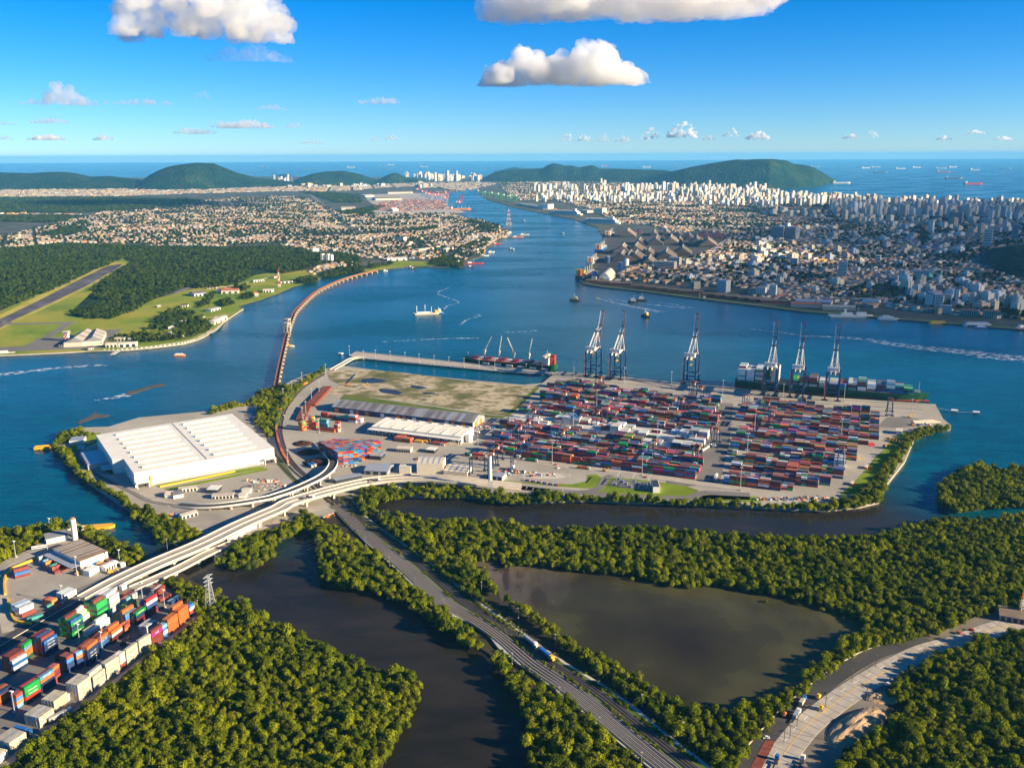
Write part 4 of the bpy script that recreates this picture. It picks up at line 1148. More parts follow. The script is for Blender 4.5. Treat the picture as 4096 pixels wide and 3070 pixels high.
# generic long shed
def shed(name, label, cat, A, B, depth, h, ridge, wall, roof, group=None, doors=0, door_m=None, flat_roof=False, over=.6, ridge_x=True, striped=None, canopy=None, side=1):
 """A, B: near wall foot, left to right; depth away from the near wall"""
 d = B - A; L = d.length; hd = math.atan2(d.y, d.x)
 t = empty(name, A, hd, label, cat, group)
 obox(t, 'wall', wall, L / 2, depth / 2, 0, L, depth, h)
 if flat_roof:
  obox(t, 'roof', roof, L / 2, depth / 2, h + .01, L + over, depth + over, .6)
 else:
  n = striped or 1
  for k in range(n):
   m = MB()
   if ridge_x: m.gable(L * (k + .5) / n, depth / 2, 0.02, L / n, depth, h, ridge, 0, over if n == 1 else 0)
   else: m.gable(L * (k + .5) / n, depth / 2, .02, depth, L / n, h, ridge, math.pi / 2, 0)
   rm = roof if n == 1 else (M['galv'] if k % 3 == 2 else roof)
   m.build('roof' if n == 1 else 'roof_panel', rm, t)
 for k in range(doors):
  x = L * (k + .5) / doors
  dm = door_m[k % len(door_m)] if isinstance(door_m, (list, tuple)) else (door_m or M['dark'])
  obox(t, 'door', dm, x, -.12, 0, min(6.5, L / doors * .6), .3, min(h * .8, 5.5))
 if canopy:
  obox(t, 'canopy', roof, L / 2, -canopy / 2, h * .72, L, canopy, .4)
 return t, L
# grey nine-bay warehouse with banded roof
A, B = CB(455, 392), CB(1590, 527)
L = (B - A).length
t = empty('grey_warehouse', A, R(-22.2), 'long low grey warehouse with dark banded gable roof and orange doors', 'warehouse')
obox(t, 'wall', M['steelblue'], L / 2, 20, 0, L, 40, 8)
obox(t, 'gable_wall', M['galv'], L + .15, 20, 0, .3, 40.2, 8)
M['roofslate'] = flat('weathered_dark_roof', (.17, .16, .17), .8, .3, .08)
M['roofslate2'] = flat('weathered_mid_roof', (.25, .24, .24), .8, .25, .08)
nb = 38
for k in range(nb):
 m = MB(); m.gable(L * (k + .5) / nb, 20, .02, L / nb - .06, 40.8, 8, 6.0)
 m.build('roof_panel', M['galv'] if k in (0, 15, 23, 31, 34) else (M['roofslate'] if (k * 7) % 5 < 3 else M['roofslate2']), t)
for k in range(9):
 x = 9 + k * (L - 18) / 8.2
 obox(t, 'door', M['orange'] if k % 2 == 0 else M['white'], x, -.15, 0, 6, .3, 6)
 obox(t, 'door', M['orange'] if k % 3 == 1 else M['dark'], x + 9.5, -.15, 0, 5, .3, 6)
obox(t, 'door', M['orange'], L + .4, 12, 0, .3, 8, 7); obox(t, 'door', M['orange'], L + .4, 27, 0, .3, 8, 7)
# white ribbed warehouse
A = CB(750, 572); B = CB(1490, 652)
L = (B - A).length
t = empty('ribbed_white_warehouse', A + VV * 9, R(-21.6), 'low white warehouse with finely ribbed roof and deep loading canopy', 'warehouse')
obox(t, 'wall', M['white'], L / 2, 20, 0, L, 40, 8.5)
nr = 60
for k in range(nr):
 m = MB(); x = L * (k + .5) / nr; w_ = L / nr - .5
 m.add([(x - w_ / 2, 0 - .5, 8.9), (x + w_ / 2, -.5, 8.9), (x + w_ / 2, 40.5, 10.6), (x - w_ / 2, 40.5, 10.6), (x - w_ / 2, -.5, 8.5), (x + w_ / 2, -.5, 8.5), (x + w_ / 2, 40.5, 8.5), (x - w_ / 2, 40.5, 8.5)],
          [(0, 1, 2, 3), (0, 4, 5, 1), (1, 5, 6, 2), (2, 6, 7, 3), (3, 7, 4, 0)])
 m.build('roof_panel', M['white'], t)
obox(t, 'canopy', M['white'], L / 2, -5, 6.6, L + 2, 10, .5)
for k in range(7):
 x = L * (k + .8) / 7.2
 v = obox(t, 'roof_vent', M['grey'], x, 37, 10.3, 6, 2.5, 1.6)
 obox(t, 'roof_rib', M['concrete_light'], x - 3, 18, 9.75, .6, 34, .5)
for k in range(12):
 obox(t, 'loading_door', M['dark'], L * (k + .5) / 12, -.1, .8, 6, .25, 4.4)
for k in range(13):
 obox(t, 'canopy_post', M['white'], L * k / 12.0, -9.5, 0, .5, .5, 6.6)
for (x, y, r, h, lb) in ((1562, 632, 4.6, 9, 'squat white water tank at the end of the ribbed warehouse'), ):
 b = CB(x, y)
 t = empty('water_tank', b, 0, lb, 'tank'); m = MB(); m.cyl(0, 0, 0, r, h, 20); m.build('shell', M['white'], t); m = MB(); m.cyl(0, 0, h + .01, r * .98, 1.0, 20, .3); m.build('roof', M['white'], t)
b = CB(1570, 560); t = empty('gas_tank', b, TU, 'white horizontal gas tank behind the squat water tank', 'tank')
m = MB(); m.hcyl((0, 0, 2.2), (14, 0, 2.2), 1.5, 12); m.build('shell', M['white'], t)
for x in (3, 11):
 obox(t, 'support', M['concrete'], x, 0, 0, 1, 3, 1)

# sheds and offices of the port, all surveyed near-wall feet
SHEDS = [
 ('storage_shed', 'cream shed with open lattice roof frame behind the viaduct', 'shed', CB(1000, 888), CB(1092, 890), 9, 8, 0, 'cream', 'cream', dict(flat_roof=True)),
 ('storage_shed', 'tall cream ribbed shed behind the middle of the viaduct', 'shed', CB(1142, 888), CB(1352, 892), 24, 13, 1.5, 'cream', 'cream', dict(striped=14, ridge_x=True)),
 ('storage_shed', 'low cream shed with ribbed roof beside the tall ribbed one', 'shed', CB(1355, 898), CB(1545, 912), 26, 5, 1.0, 'cream', 'cream', dict(striped=12)),
 ('site_office', 'small white office at the foot of the white pylon', 'office', CB(1745, 938), CB(1828, 948), 14, 5, .8, 'white', 'galv', dict(doors=2)),
 ('open_shed', 'grey roofed open truck shed beside the patchwork container block', 'shed', CB(760, 775), CB(850, 782), 16, 5, .6, 'dark', 'galv', dict(flat_roof=True)),
 ('fuel_kiosk', 'small beige fuel station building on the open yard', 'building', CB(975, 716), CB(1090, 722), 10, 4.5, 0, 'cream', 'cream', dict(flat_roof=True, doors=6)),
 ('open_shed', 'white slab canopy standing on the open yard', 'canopy', CB(1215, 722), CB(1280, 728), 12, 4, 0, 'dark', 'white', dict(flat_roof=True)),
 ('arched_shed', 'wide grey shed with curved roof behind the viaduct', 'shed', CB(720, 895), CB(905, 905), 26, 5, 3.0, 'galv', 'galv', dict(doors=3)),
 ('storage_shed', 'long low grey canopy tucked behind the viaduct parapet', 'shed', CB(490, 970), CB(700, 930), 9, 4, .5, 'dark', 'galv', dict()),
 ('transformer_house', 'white house with black roof in the lawn substation', 'building', CC(1432, 1045), CC(1488, 1046), 22, 7, 0, 'white', 'dark', dict(flat_roof=True, over=-1.6)),
 ('site_office', 'white gabled office in the compound before the white warehouse', 'office', CA(1125, 985), CA(1185, 985), 12, 4, 1.5, 'white', 'cream', dict()),
 ('site_office', 'blue and white shed in the compound before the white warehouse', 'office', CA(1195, 992), CA(1275, 978), 16, 4, 1.5, 'white', 'roofslate', dict()),
 ('canteen', 'long beige roofed hut with white wall at the compound back', 'building', CA(1240, 942), CA(1385, 925), 9, 4, 1.2, 'white', 'concrete', dict(doors=5)),
 ('storage_shed', 'square shed with white flat roof amid the compound', 'shed', CA(1465, 948), CA(1545, 950), 13, 4.5, 0, 'dark', 'white', dict(flat_roof=True)),
 ('long_hut', 'long beige hut by the ramp in the compound', 'building', CA(1505, 995), CA(1675, 985), 10, 3.6, 1.2, 'white', 'concrete', dict(doors=6)),
 ('site_hut', 'small white hut left of the scrap heap in the compound', 'hut', CA(1720, 985), CA(1775, 985), 8, 3.6, .8, 'white', 'cream', dict()),
 ('site_hut', 'white hut in front of the scrap heap in the compound', 'hut', CA(1745, 950), CA(1810, 950), 8, 4, .8, 'white', 'cream', dict()),
 ('long_hut', 'beige roofed hut with blue band between ramp and isthmus trees', 'building', CA(1265, 1158), CA(1392, 1120), 9, 3.6, 1.4, 'white', 'concrete', dict(doors=4)),
 ('guard_house', 'white flat roofed house on the west lawn by the water', 'building', CA(358, 558), CA(470, 550), 18, 5, 0, 'white', 'galv', dict(flat_roof=True)),
 ('guard_house', 'small white shelter just south of the flat roofed house', 'building', CA(420, 595), CA(470, 592), 6, 3, 0, 'white', 'galv', dict(flat_roof=True)),
 ('guard_house', 'small white gatehouse near the quay end mangroves', 'building', CL(1265, 990), CL(1308, 995), 14, 5, 1.0, 'white', 'cream', dict()),
]
for (nm, lb, cat, A, B, dep, h, rg_, wm, rm, kw) in SHEDS:
 shed(nm, lb, cat, A, B, dep, h, rg_, M[wm], M[rm], **kw)

# south-west warehouse with wave sheets
A, B = CT(590, 418), CT(788, 342)
L = (B - A).length
t = empty('brown_roof_warehouse', A, math.atan2(B.y - A.y, B.x - A.x), 'white walled warehouse with brown ribbed roof and white skylight strips', 'warehouse')
dp = 48
obox(t, 'wall', M['white'], L / 2, dp / 2, 0, L, dp, 9)
for k in range(34):
 y = dp * (k + .5) / 34
 o = obox(t, 'roof_panel', M['galv'] if k in (6, 11, 14, 17, 22, 27, 30) else M['roofbrown'], L / 2 + (0 if k % 3 else -.4), y, 9.02, L + .8, dp / 34 - .35, .45)
obox(t, 'canopy', M['galv'], -4.5, dp / 2, 5.5, 9, dp, .4)
obox(t, 'door', M['blue'], L * .55, -.15, 0, 8, .3, 3.5)
for k in range(7): obox(t, 'wall_rib', M['cream'], L * (k + .5) / 7, -.12, 0, .8, .2, 9)
shed('canopy_shed', 'flat grey open shed behind the brown roofed warehouse', 'shed', CT(340, 228), CT(500, 192), 16, 5, 0, M['white'], M['roofslate2'], flat_roof=True)
shed('canopy_shed', 'small white slab roofed shed beside the tall white silo', 'shed', CT(490, 150), CT(527, 158), 14, 4, 0, M['grey'], M['white'], flat_roof=True)
shed('portable_office', 'row of white portable cabins beside the viaduct start', 'cabin', CT(770, 428), CT(862, 385), 8, 4.5, .8, M['white'], M['white'], doors=5)
shed('portable_office', 'single white portable cabin at the viaduct start', 'cabin', CT(880, 395), CT(912, 385), 5, 3, 0, M['white'], M['white'], flat_roof=True)
shed('portable_office', 'lone white cabin between the yard road and old bridge', 'cabin', CT(888, 562), CT(922, 545), 4, 3.4, 0, M['white'], M['white'], flat_roof=True)
b = CT(548, 200)
t = empty('white_silo', b, 0, 'slender white silo tower behind the brown roofed warehouse', 'silo'); m = MB(); m.cyl(0, 0, 0, 2.6, 23, 18); m.build('shaft', M['white'], t); m = MB(); m.cyl(0, 0, 23.01, 1.6, 1.5, 12); m.build('cap', M['orange'], t)
for k, (x, y) in enumerate(((1830, 325), (1860, 300), (1890, 285), (1935, 260), (1985, 240), (2020, 225))):
 b = CE(x, y)
 shed('portable_office', 'white cabin, %s from the left, under the long viaduct' % ('first', 'second', 'third', 'fourth', 'fifth', 'sixth')[k], 'cabin', b, b + Vector((9, 5, 0)), 5, 3.4, 0, M['white'], M['white'], group='cabins under the viaduct', flat_roof=True)
# ------------------------------------------------------------------ containers
CCOL = {'rust red': (.24, .05, .035), 'orange': (.62, .17, .045), 'dark blue': (.02, .045, .13), 'blue': (.035, .16, .42), 'green': (.02, .33, .07), 'dark green': (.015, .12, .06),
  'maroon': (.13, .02, .03), 'cream': (.62, .55, .42), 'white': (.66, .67, .66), 'grey': (.42, .43, .43), 'teal': (.06, .32, .26), 'pink': (.75, .02, .28), 'light blue': (.16, .36, .52), 'red': (.55, .035, .03), 'yellow': (.62, .42, .06), 'olive green': (.19, .25, .05), 'brown': (.2, .09, .05)}
CODE = dict(r='rust red', o='orange', d='dark blue', b='blue', g='green', k='dark green', m='maroon', c='cream', w='white', y='grey', t='teal', p='pink', l='light blue', R='red', Y='yellow', v='olive green', n='brown')
CONT = []   # dict(x,y,z,rz,len,col,ctx,level,stack,logo)
CWD, CHT = 2.44, 2.6

def stack_cols(base, rz, ln, cols, ctx, depth=1, tops=None, drop=None, logos=None, jit=.12, sgn=1):
 """columns of containers: cols = tiers from the ground up on the near side (string of colour letters); further
 columns behind it take letters from tops; drop = how many fewer tiers each further column has"""
 c, s = math.cos(rz), math.sin(rz)
 for j in range(depth):
  h = len(cols) - (drop[j] if drop else 0)
  for k in range(h):
   if j == 0: L_ = cols[k]
   else:
    L_ = tops[(j - 1) % len(tops)] if (tops and k == h - 1) else (tops or cols)[(j * 3 + k * 2) % len(tops or cols)]
   oy = (j + .5) * (CWD + .12) * sgn
   ox = ln / 2 + random.uniform(-jit, jit)
   CONT.append(dict(x=base.x + ox * c - oy * s, y=base.y + ox * s + oy * c, z=3.05 + k * (CHT + .02), rz=rz, len=ln, col=CODE[L_], ctx=ctx, level=k, top=(k == h - 1), n=h,
                             logo=(logos.get(k) if logos and j == 0 else None)))

def yard(F, P, Q, ln, cols, ctx, **kw):
 a, b = F(*P), F(*Q)
 stack_cols(a, math.atan2(b.y - a.y, b.x - a.x), ln, cols, ctx, **kw)
MG = 'in the fenced row along the mangrove edge'
yard(CF, (705, 1005), (830, 910), 12.2, 'ccccc', MG, depth=4, tops='cc', logos={1: 'S', 2: 'S'})
yard(CF, (836, 906), (945, 820), 12.2, 'ccccc', MG, depth=2, tops='cc', drop=[1, 0], logos={2: 'S'})
yard(CF, (952, 816), (1070, 738), 12.2, 'ccccc', MG, depth=3, tops='cc', drop=[0, 0, 1], logos={2: 'S'})
yard(CF, (1075, 735), (1124, 692), 6.06, 'rrccc', MG, depth=2, tops='wc')
yard(CF, (1130, 690), (1236, 610), 12.2, 'ccccc', MG, logos={3: 'S'})
yard(CF, (1241, 606), (1343, 538), 12.2, 'ccccc', MG)
yard(CF, (1352, 520), (1440, 455), 12.2, 'rrrpr', MG, depth=2, tops='rw', drop=[0, 1], logos={3: 'ONE'})
yard(CF, (1450, 442), (1492, 412), 6.06, 'bwbl', MG, depth=2, tops='lw')
yard(CF, (1497, 415), (1585, 348), 12.2, 'ooooo', 'in the orange block by the mangroves', depth=4, tops='oo', drop=[0, 0, 1, 2])
yard(CF, (1591, 335), (1672, 275), 12.2, 'oooooo', 'in the orange block by the mangroves', depth=4, tops='oo', drop=[1, 1, 0, 1])
yard(CF, (1685, 258), (1722, 232), 6.06, 'dRwb', 'at the far right corner of the yard', depth=2, tops='db')
NB = 'in the cream group near the bottom left corner'
yard(CF, (487, 1092), (602, 1005), 12.2, 'ccc', NB, depth=4, tops='cc')
yard(CF, (605, 1000), (640, 975), 6.06, 'cc', NB, depth=2, tops='cc')
yard(CF, (357, 1240), (480, 1150), 12.2, 'ccc', NB, depth=5, tops='cwc', logos={2: 'S'})
yard(CF, (95, 1465), (235, 1370), 12.2, 'ccc', 'in the cream stack beside the blue truck', depth=5, tops='cyc', logos={1: 'HS'})
yard(CF, (-60, 1600), (60, 1505), 12.2, 'cc', 'at the very edge of the bottom left corner', depth=4, tops='cc')
MR = 'in the coloured middle row of the near yard'
yard(CF, (-20, 1060), (110, 980), 12.2, 'rood', MR, depth=3, tops='oro')
yard(CF, (158, 1068), (222, 1020), 6.06, 'lobr', MR, depth=2, tops='rd')
yard(CF, (238, 1030), (355, 955), 12.2, 'kRgggR'[:5], MR, depth=2, tops='Rr', logos={2: 'E', 3: 'E'})
yard(CF, (375, 938), (485, 862), 12.2, 'dddol', MR, depth=2, tops='rb', logos={4: 'C'})
yard(CF, (492, 850), (545, 808), 6.06, 'rrmro', MR, depth=2, tops='rR')
yard(CF, (605, 755), (660, 722), 6.06, 'dddbr', MR, depth=3, tops='rr', logos={2: 'C', 1: 'C'})
yard(CF, (692, 718), (768, 672), 6.06, 'dddolr'[:5], MR, depth=2, tops='ro')
yard(CF, (790, 692), (888, 612), 12.2, 'dddddo', MR, depth=3, tops='orl', logos={1: 'C', 2: 'C', 3: 'C'})
yard(CF, (893, 560), (968, 490), 12.2, 'dbbo', MR, depth=3, tops='mrb', logos={2: 'C'})
yard(CF, (510, 650), (580, 605), 12.2, 'mr', MR, depth=1)
yard(CF, (1000, 495), (1092, 425), 12.2, 'rmwo', MR, depth=2, tops='oo', drop=[0, -1])
yard(CF, (1110, 412), (1172, 368), 6.06, 'nor', MR, depth=2, tops='or')
yard(CF, (1120, 340), (1212, 280), 12.2, 'mrblo'[:4], MR, depth=2, tops='oo', drop=[0, -1])
yard(CF, (1215, 328), (1305, 262), 12.2, 'mmdgk'[:4], MR, depth=2, tops='rv', logos={3: 'E'})
yard(CF, (1312, 262), (1425, 188), 12.2, 'mmddwR', MR, depth=3, tops='dbr', drop=[0, 0, 1], logos={4: 'S'})
yard(CF, (1300, 425), (1415, 345), 12.2, 'www', 'in the white group behind the pink container', depth=3, tops='yw', logos={2: 'E'})
LR = 'in the far left block of the near yard'
yard(CF, (128, 760), (258, 680), 12.2, 'dwbwr'[:4], LR, depth=4, tops='rr', drop=[0, -1, -1, -1], logos={1: 'L', 3: 'L'})
yard(CF, (232, 642), (318, 572), 12.2, 'koolgR'[:5], LR, depth=2, tops='rR')
yard(CF, (410, 612), (540, 528), 12.2, 'ddddb', LR, depth=5, tops='rbmr', drop=[0, -1, -1, -1, -1], logos={4: 'H', 3: 'C', 2: 'C'})
yard(CF, (648, 452), (765, 375), 12.2, 'kgkdgbg'[:6], 'in the tall green block', depth=5, tops='grkg', drop=[0, 0, -1, 0, 0], logos={1: 'E', 4: 'E'})
yard(CF, (430, 470), (515, 400), 6.06, 'vgvv'[:3], 'in the low olive stack behind the tall green block', depth=2, tops='vg')
yard(CF, (872, 300), (980, 228), 12.2, 'dggkggg'[:6], 'in the farther green block', depth=5, tops='rkgg', drop=[0, -1, 0, 0, 0], logos={2: 'E', 3: 'E', 4: 'E'})
yard(CF, (985, 245), (1085, 172), 12.2, 'yyyyyyw'[:6], 'in the tall grey and white block', depth=5, tops='wyw', drop=[0, -1, -1, -1, -1])
yard(CF, (735, 345), (785, 300), 12.2, 'ccc', 'behind the tall green block', depth=3, tops='cc', drop=[0, -1, -2])
yard(CF, (800, 442), (912, 372), 12.2, 'ow', 'in the low row between the green blocks', depth=3, tops='wcw')
yard(CF, (880, 372), (1015, 285), 12.2, 'ww', 'in the low row before the grey block', depth=3, tops='ww', drop=[0, -1, 0], logos={1: 'E'})
yard(CF, (1122, 232), (1225, 165), 12.2, 'kgv', 'alone right of the grey block', depth=2, tops='vv', logos={2: 'E'})
yard(CF, (1178, 112), (1230, 75), 6.06, 'cc', 'in the small group behind the olive stack', depth=4, tops='rro')
yard(CF, (1085, 175), (1180, 105), 12.2, 'yl', 'in the small group behind the olive stack', depth=2, tops='oY')
yard(CF, (1385, 75), (1428, 45), 12.2, 'rr', 'at the far fence under the trees', depth=3, tops='crd')
yard(CF, (1420, 128), (1510, 78), 12.2, 'r', 'at the far fence under the trees', depth=2, tops='rt')
yard(CF, (1520, 148), (1590, 105), 12.2, 'd', 'at the far fence under the trees', depth=2, tops='ll')
SY = 'in the side by side group before the brown roofed warehouse'
for k, ch in enumerate('rrtoolbw'):
 a = CT(398 - k * 15.5, 447 - k * 12.5); b = CT(500 - k * 15.5, 408 - k * 12.5)
 stack_cols(a, math.atan2(b.y - a.y, b.x - a.x), 12.2, ch * (2 if k % 3 else 1), SY)
yard(CT, (112, 478), (215, 450), 12.2, 'rbr', 'in the lone red stack inside the yellow barrier curve', depth=3, tops='rmr', drop=[1, 0, 0])
yard(CT, (160, 760), (265, 715), 12.2, 'rww', 'in the pale stack near the bottom of the gravel yard', depth=6, tops='ywwl', drop=[2, 0, 0, 0, 0, 0])
yard(CT, (200, 790), (300, 760), 12.2, 't', 'in the pale stack near the bottom of the gravel yard', depth=1)
yard(CT, (380, 678), (425, 652), 6.06, 'oo', 'in the small orange pile on the gravel yard', depth=4, tops='oor')
yard(CT, (345, 695), (385, 675), 6.06, 't', 'in the small orange pile on the gravel yard')
yard(CT, (470, 635), (545, 598), 12.2, 'cw', 'in the white pile near the light mast', depth=4, tops='www')
yard(CT, (652, 462), (690, 440), 12.2, 'ww', 'beside the brown roofed warehouse', depth=3, tops='ww')
yard(CT, (668, 420), (705, 400), 6.06, 'R', 'beside the brown roofed warehouse', depth=2, tops='RR')
yard(CT, (735, 395), (790, 370), 6.06, 'o', 'beside the brown roofed warehouse', depth=4, tops='oYr')
yard(CT, (790, 368), (835, 350), 6.06, 'r', 'beside the brown roofed warehouse', depth=3, tops='rr')

# loose groups of the port seen over the viaduct
PB = 'in the line in front of the grey warehouse'
def line(F, P, n, ln, cols, h, ctx, rz=TU, depth=1, seed=0):
 a = F(*P); rr = random.Random(seed)
 for k in range(n):
  hh = h if isinstance(h, int) else h[k % len(h)]
  base = a + Vector((math.cos(rz), math.sin(rz), 0)) * (k * (ln + .35))
  stack_cols(base, rz, ln, ''.join(rr.choice(cols) for _ in range(hh)), ctx, depth=depth, tops=cols)
line(CB, (368, 440), 1, 12.2, 'rR', 3, PB, depth=2, seed=1)
line(CB, (432, 446), 4, 12.2, 'rbtR', [2, 2, 3, 2], PB, depth=2, seed=2)
line(CB, (592, 476), 1, 12.2, 'wRr', 4, PB, depth=3, seed=3)
line(CB, (662, 478), 1, 6.06, 'ww', 2, PB, depth=3, seed=4)
line(CB, (310, 440), 1, 12.2, 'd', 1, PB, depth=2, seed=5)
WB_ = 'in the small stack west of the patchwork block'
line(CB, (272, 530), 2, 6.06, 'rgorR', [5, 4], WB_, depth=3, seed=6)
line(CB, (270, 480), 1, 6.06, 'oY', 3, WB_, depth=3, seed=61)
line(CB, (355, 545), 2, 12.2, 'ror', [2, 2], WB_, depth=1, seed=7)
line(CB, (358, 510), 1, 12.2, 'tlb', 4, WB_, depth=2, seed=8)
line(CB, (475, 555), 1, 6.06, 'wro', 4, WB_, depth=3, seed=9)
line(CB, (485, 530), 1, 6.06, 'Rw', 4, WB_, depth=2, seed=10)
line(CB, (190, 545), 2, 3.0, 'ogR', 5, 'in the orange stack beside the curved railway', rz=TU, depth=4, seed=11)
line(CB, (958, 625), 1, 12.2, 'ro', 2, 'in the red group under the ribbed warehouse canopy', depth=6, seed=12)
line(CB, (1020, 637), 1, 12.2, 'or', 2, 'in the red group under the ribbed warehouse canopy', depth=4, seed=13)
line(CB, (1118, 637), 1, 12.2, 'Yo', 1, 'in the row of boxes under the warehouse canopy', depth=3, seed=14)
line(CB, (1255, 655), 3, 6.06, 'rRy', 1, 'in the row of boxes under the warehouse canopy', depth=3, seed=15)
# patchwork block: short containers, ends and sides towards the viaduct
o0 = CB(510, 818); e0 = CB(640, 800)
hdp = R(12)
for i in range(0, 13):
 for j in range(0, 22):
  if j > 21 - abs(i - 3) * .6 or (i > 3 and j < (i - 3) * 1.7): continue
  hh = 6 if (i > 3 or j < 12) else 6
  if i > 10 and j > 12: continue
  base = o0 + Vector((math.cos(hdp), math.sin(hdp), 0)) * (i * 6.3) + Vector((-math.sin(hdp), math.cos(hdp), 0)) * (j * 2.6)
  # the block leans away along the yard: rows shift west as they go back
  base += Vector((-math.cos(hdp), -math.sin(hdp), 0)) * j * 1.2
  stack_cols(base, hdp, 6.06, ''.join(random.choice('rrobblodrRt') for _ in range(hh)), 'in the patchwork block of blue and orange boxes', jit=.02)

# terminal stacks on a slot grid
B1 = cl(CC, (600, 200), (700, 165), (1000, 190), (1380, 245), (1990, 320), (1750, 938), (1500, 905), (830, 815), (370, 762), (75, 705), (200, 545), (335, 425), (380, 380), (530, 320), z=3)
B2 = cl(CD, (540, 290), (700, 300), (1000, 330), (1250, 345), (1450, 365), (1530, 410), (1510, 470), (1480, 555), (1360, 640), (1290, 730), (1200, 860), (1080, 915), (745, 948), (355, 900), (380, 790), (430, 610), (460, 480), (490, 340), z=3)
fr0 = CC(376, 764)
def vstep(band): return band * 26.2
def rgrid(u, v): return fr0 + UU * u + VV * v
def pickcol(b, u, v, k):
 q = random.random()
 if b == 'w': return random.choice('wwcwc') if q < .93 else random.choice('wry')
 return random.choice('rrrrrrrmmmmooodddddbbgkktRlwwRrdnm' if q < .97 else 'pgY')
for bi, poly in ((1, B1), (2, B2)):
 P = [(p.x, p.y) for p in poly]
 for band in range(-1, 15):
  for row in range(6):
   v = vstep(band) + row * 2.72
   for slot in range(-12, 46):
    u = slot * 12.75 + (7 if bi == 2 else 0)
    base = rgrid(u, v)
    ctr = base + UU * 6.1
    if not inside(np.array([ctr.x]), np.array([ctr.y]), P)[0]: continue
    white = (bi == 1 and band in (5, 6) and slot < 20) or (bi == 1 and band == 4 and 9 < slot < 23) or (bi == 1 and band == 3 and slot > 18) or (bi == 2 and band == 4 and slot in (28, 29, 31)) 
    n = float(fbm(np.array([u / 26.0 + 3]), np.array([v / 16.0 + band * 7.0]), 2, 90 + bi)[0])
    n1 = float(fbm(np.array([slot / 2.3 + band * 3.7 + bi * 9]), np.array([band * 7.3]), 2, 33)[0])
    h = int(np.clip(round((n1 - .06) * 8 + (n - .4) * 2.0 + (random.uniform(-1.2, 0) if random.random() < .2 else 0)), 0, 6))
    if band <= 0 and row < 2: h = max(h, 4 if slot > 1 else 3)
    if h == 0: continue
    kind = 'w' if white and random.random() < .85 else 'm'
    cset = [pickcol(kind, u, v, k) for k in range(h)]
    ctx = 'in the front row of the west container field' if bi == 1 else 'in the front row of the east container field'
    if ((slot * 7 + band * 3 + bi) % 5 == 0) and kind == 'm':
     for off in (0, 6.2):
      stack_cols(base + UU * off, TU, 6.06, ''.join(random.choice('rrmmddobgtkw') for _ in range(h)), ctx)
    else:
     stack_cols(base, TU, 12.2, ''.join(cset), ctx)
    if kind == 'm' and band == 0 and row == 0:
     for c in CONT[-h:]: c['front'] = True
print('containers', len(CONT))
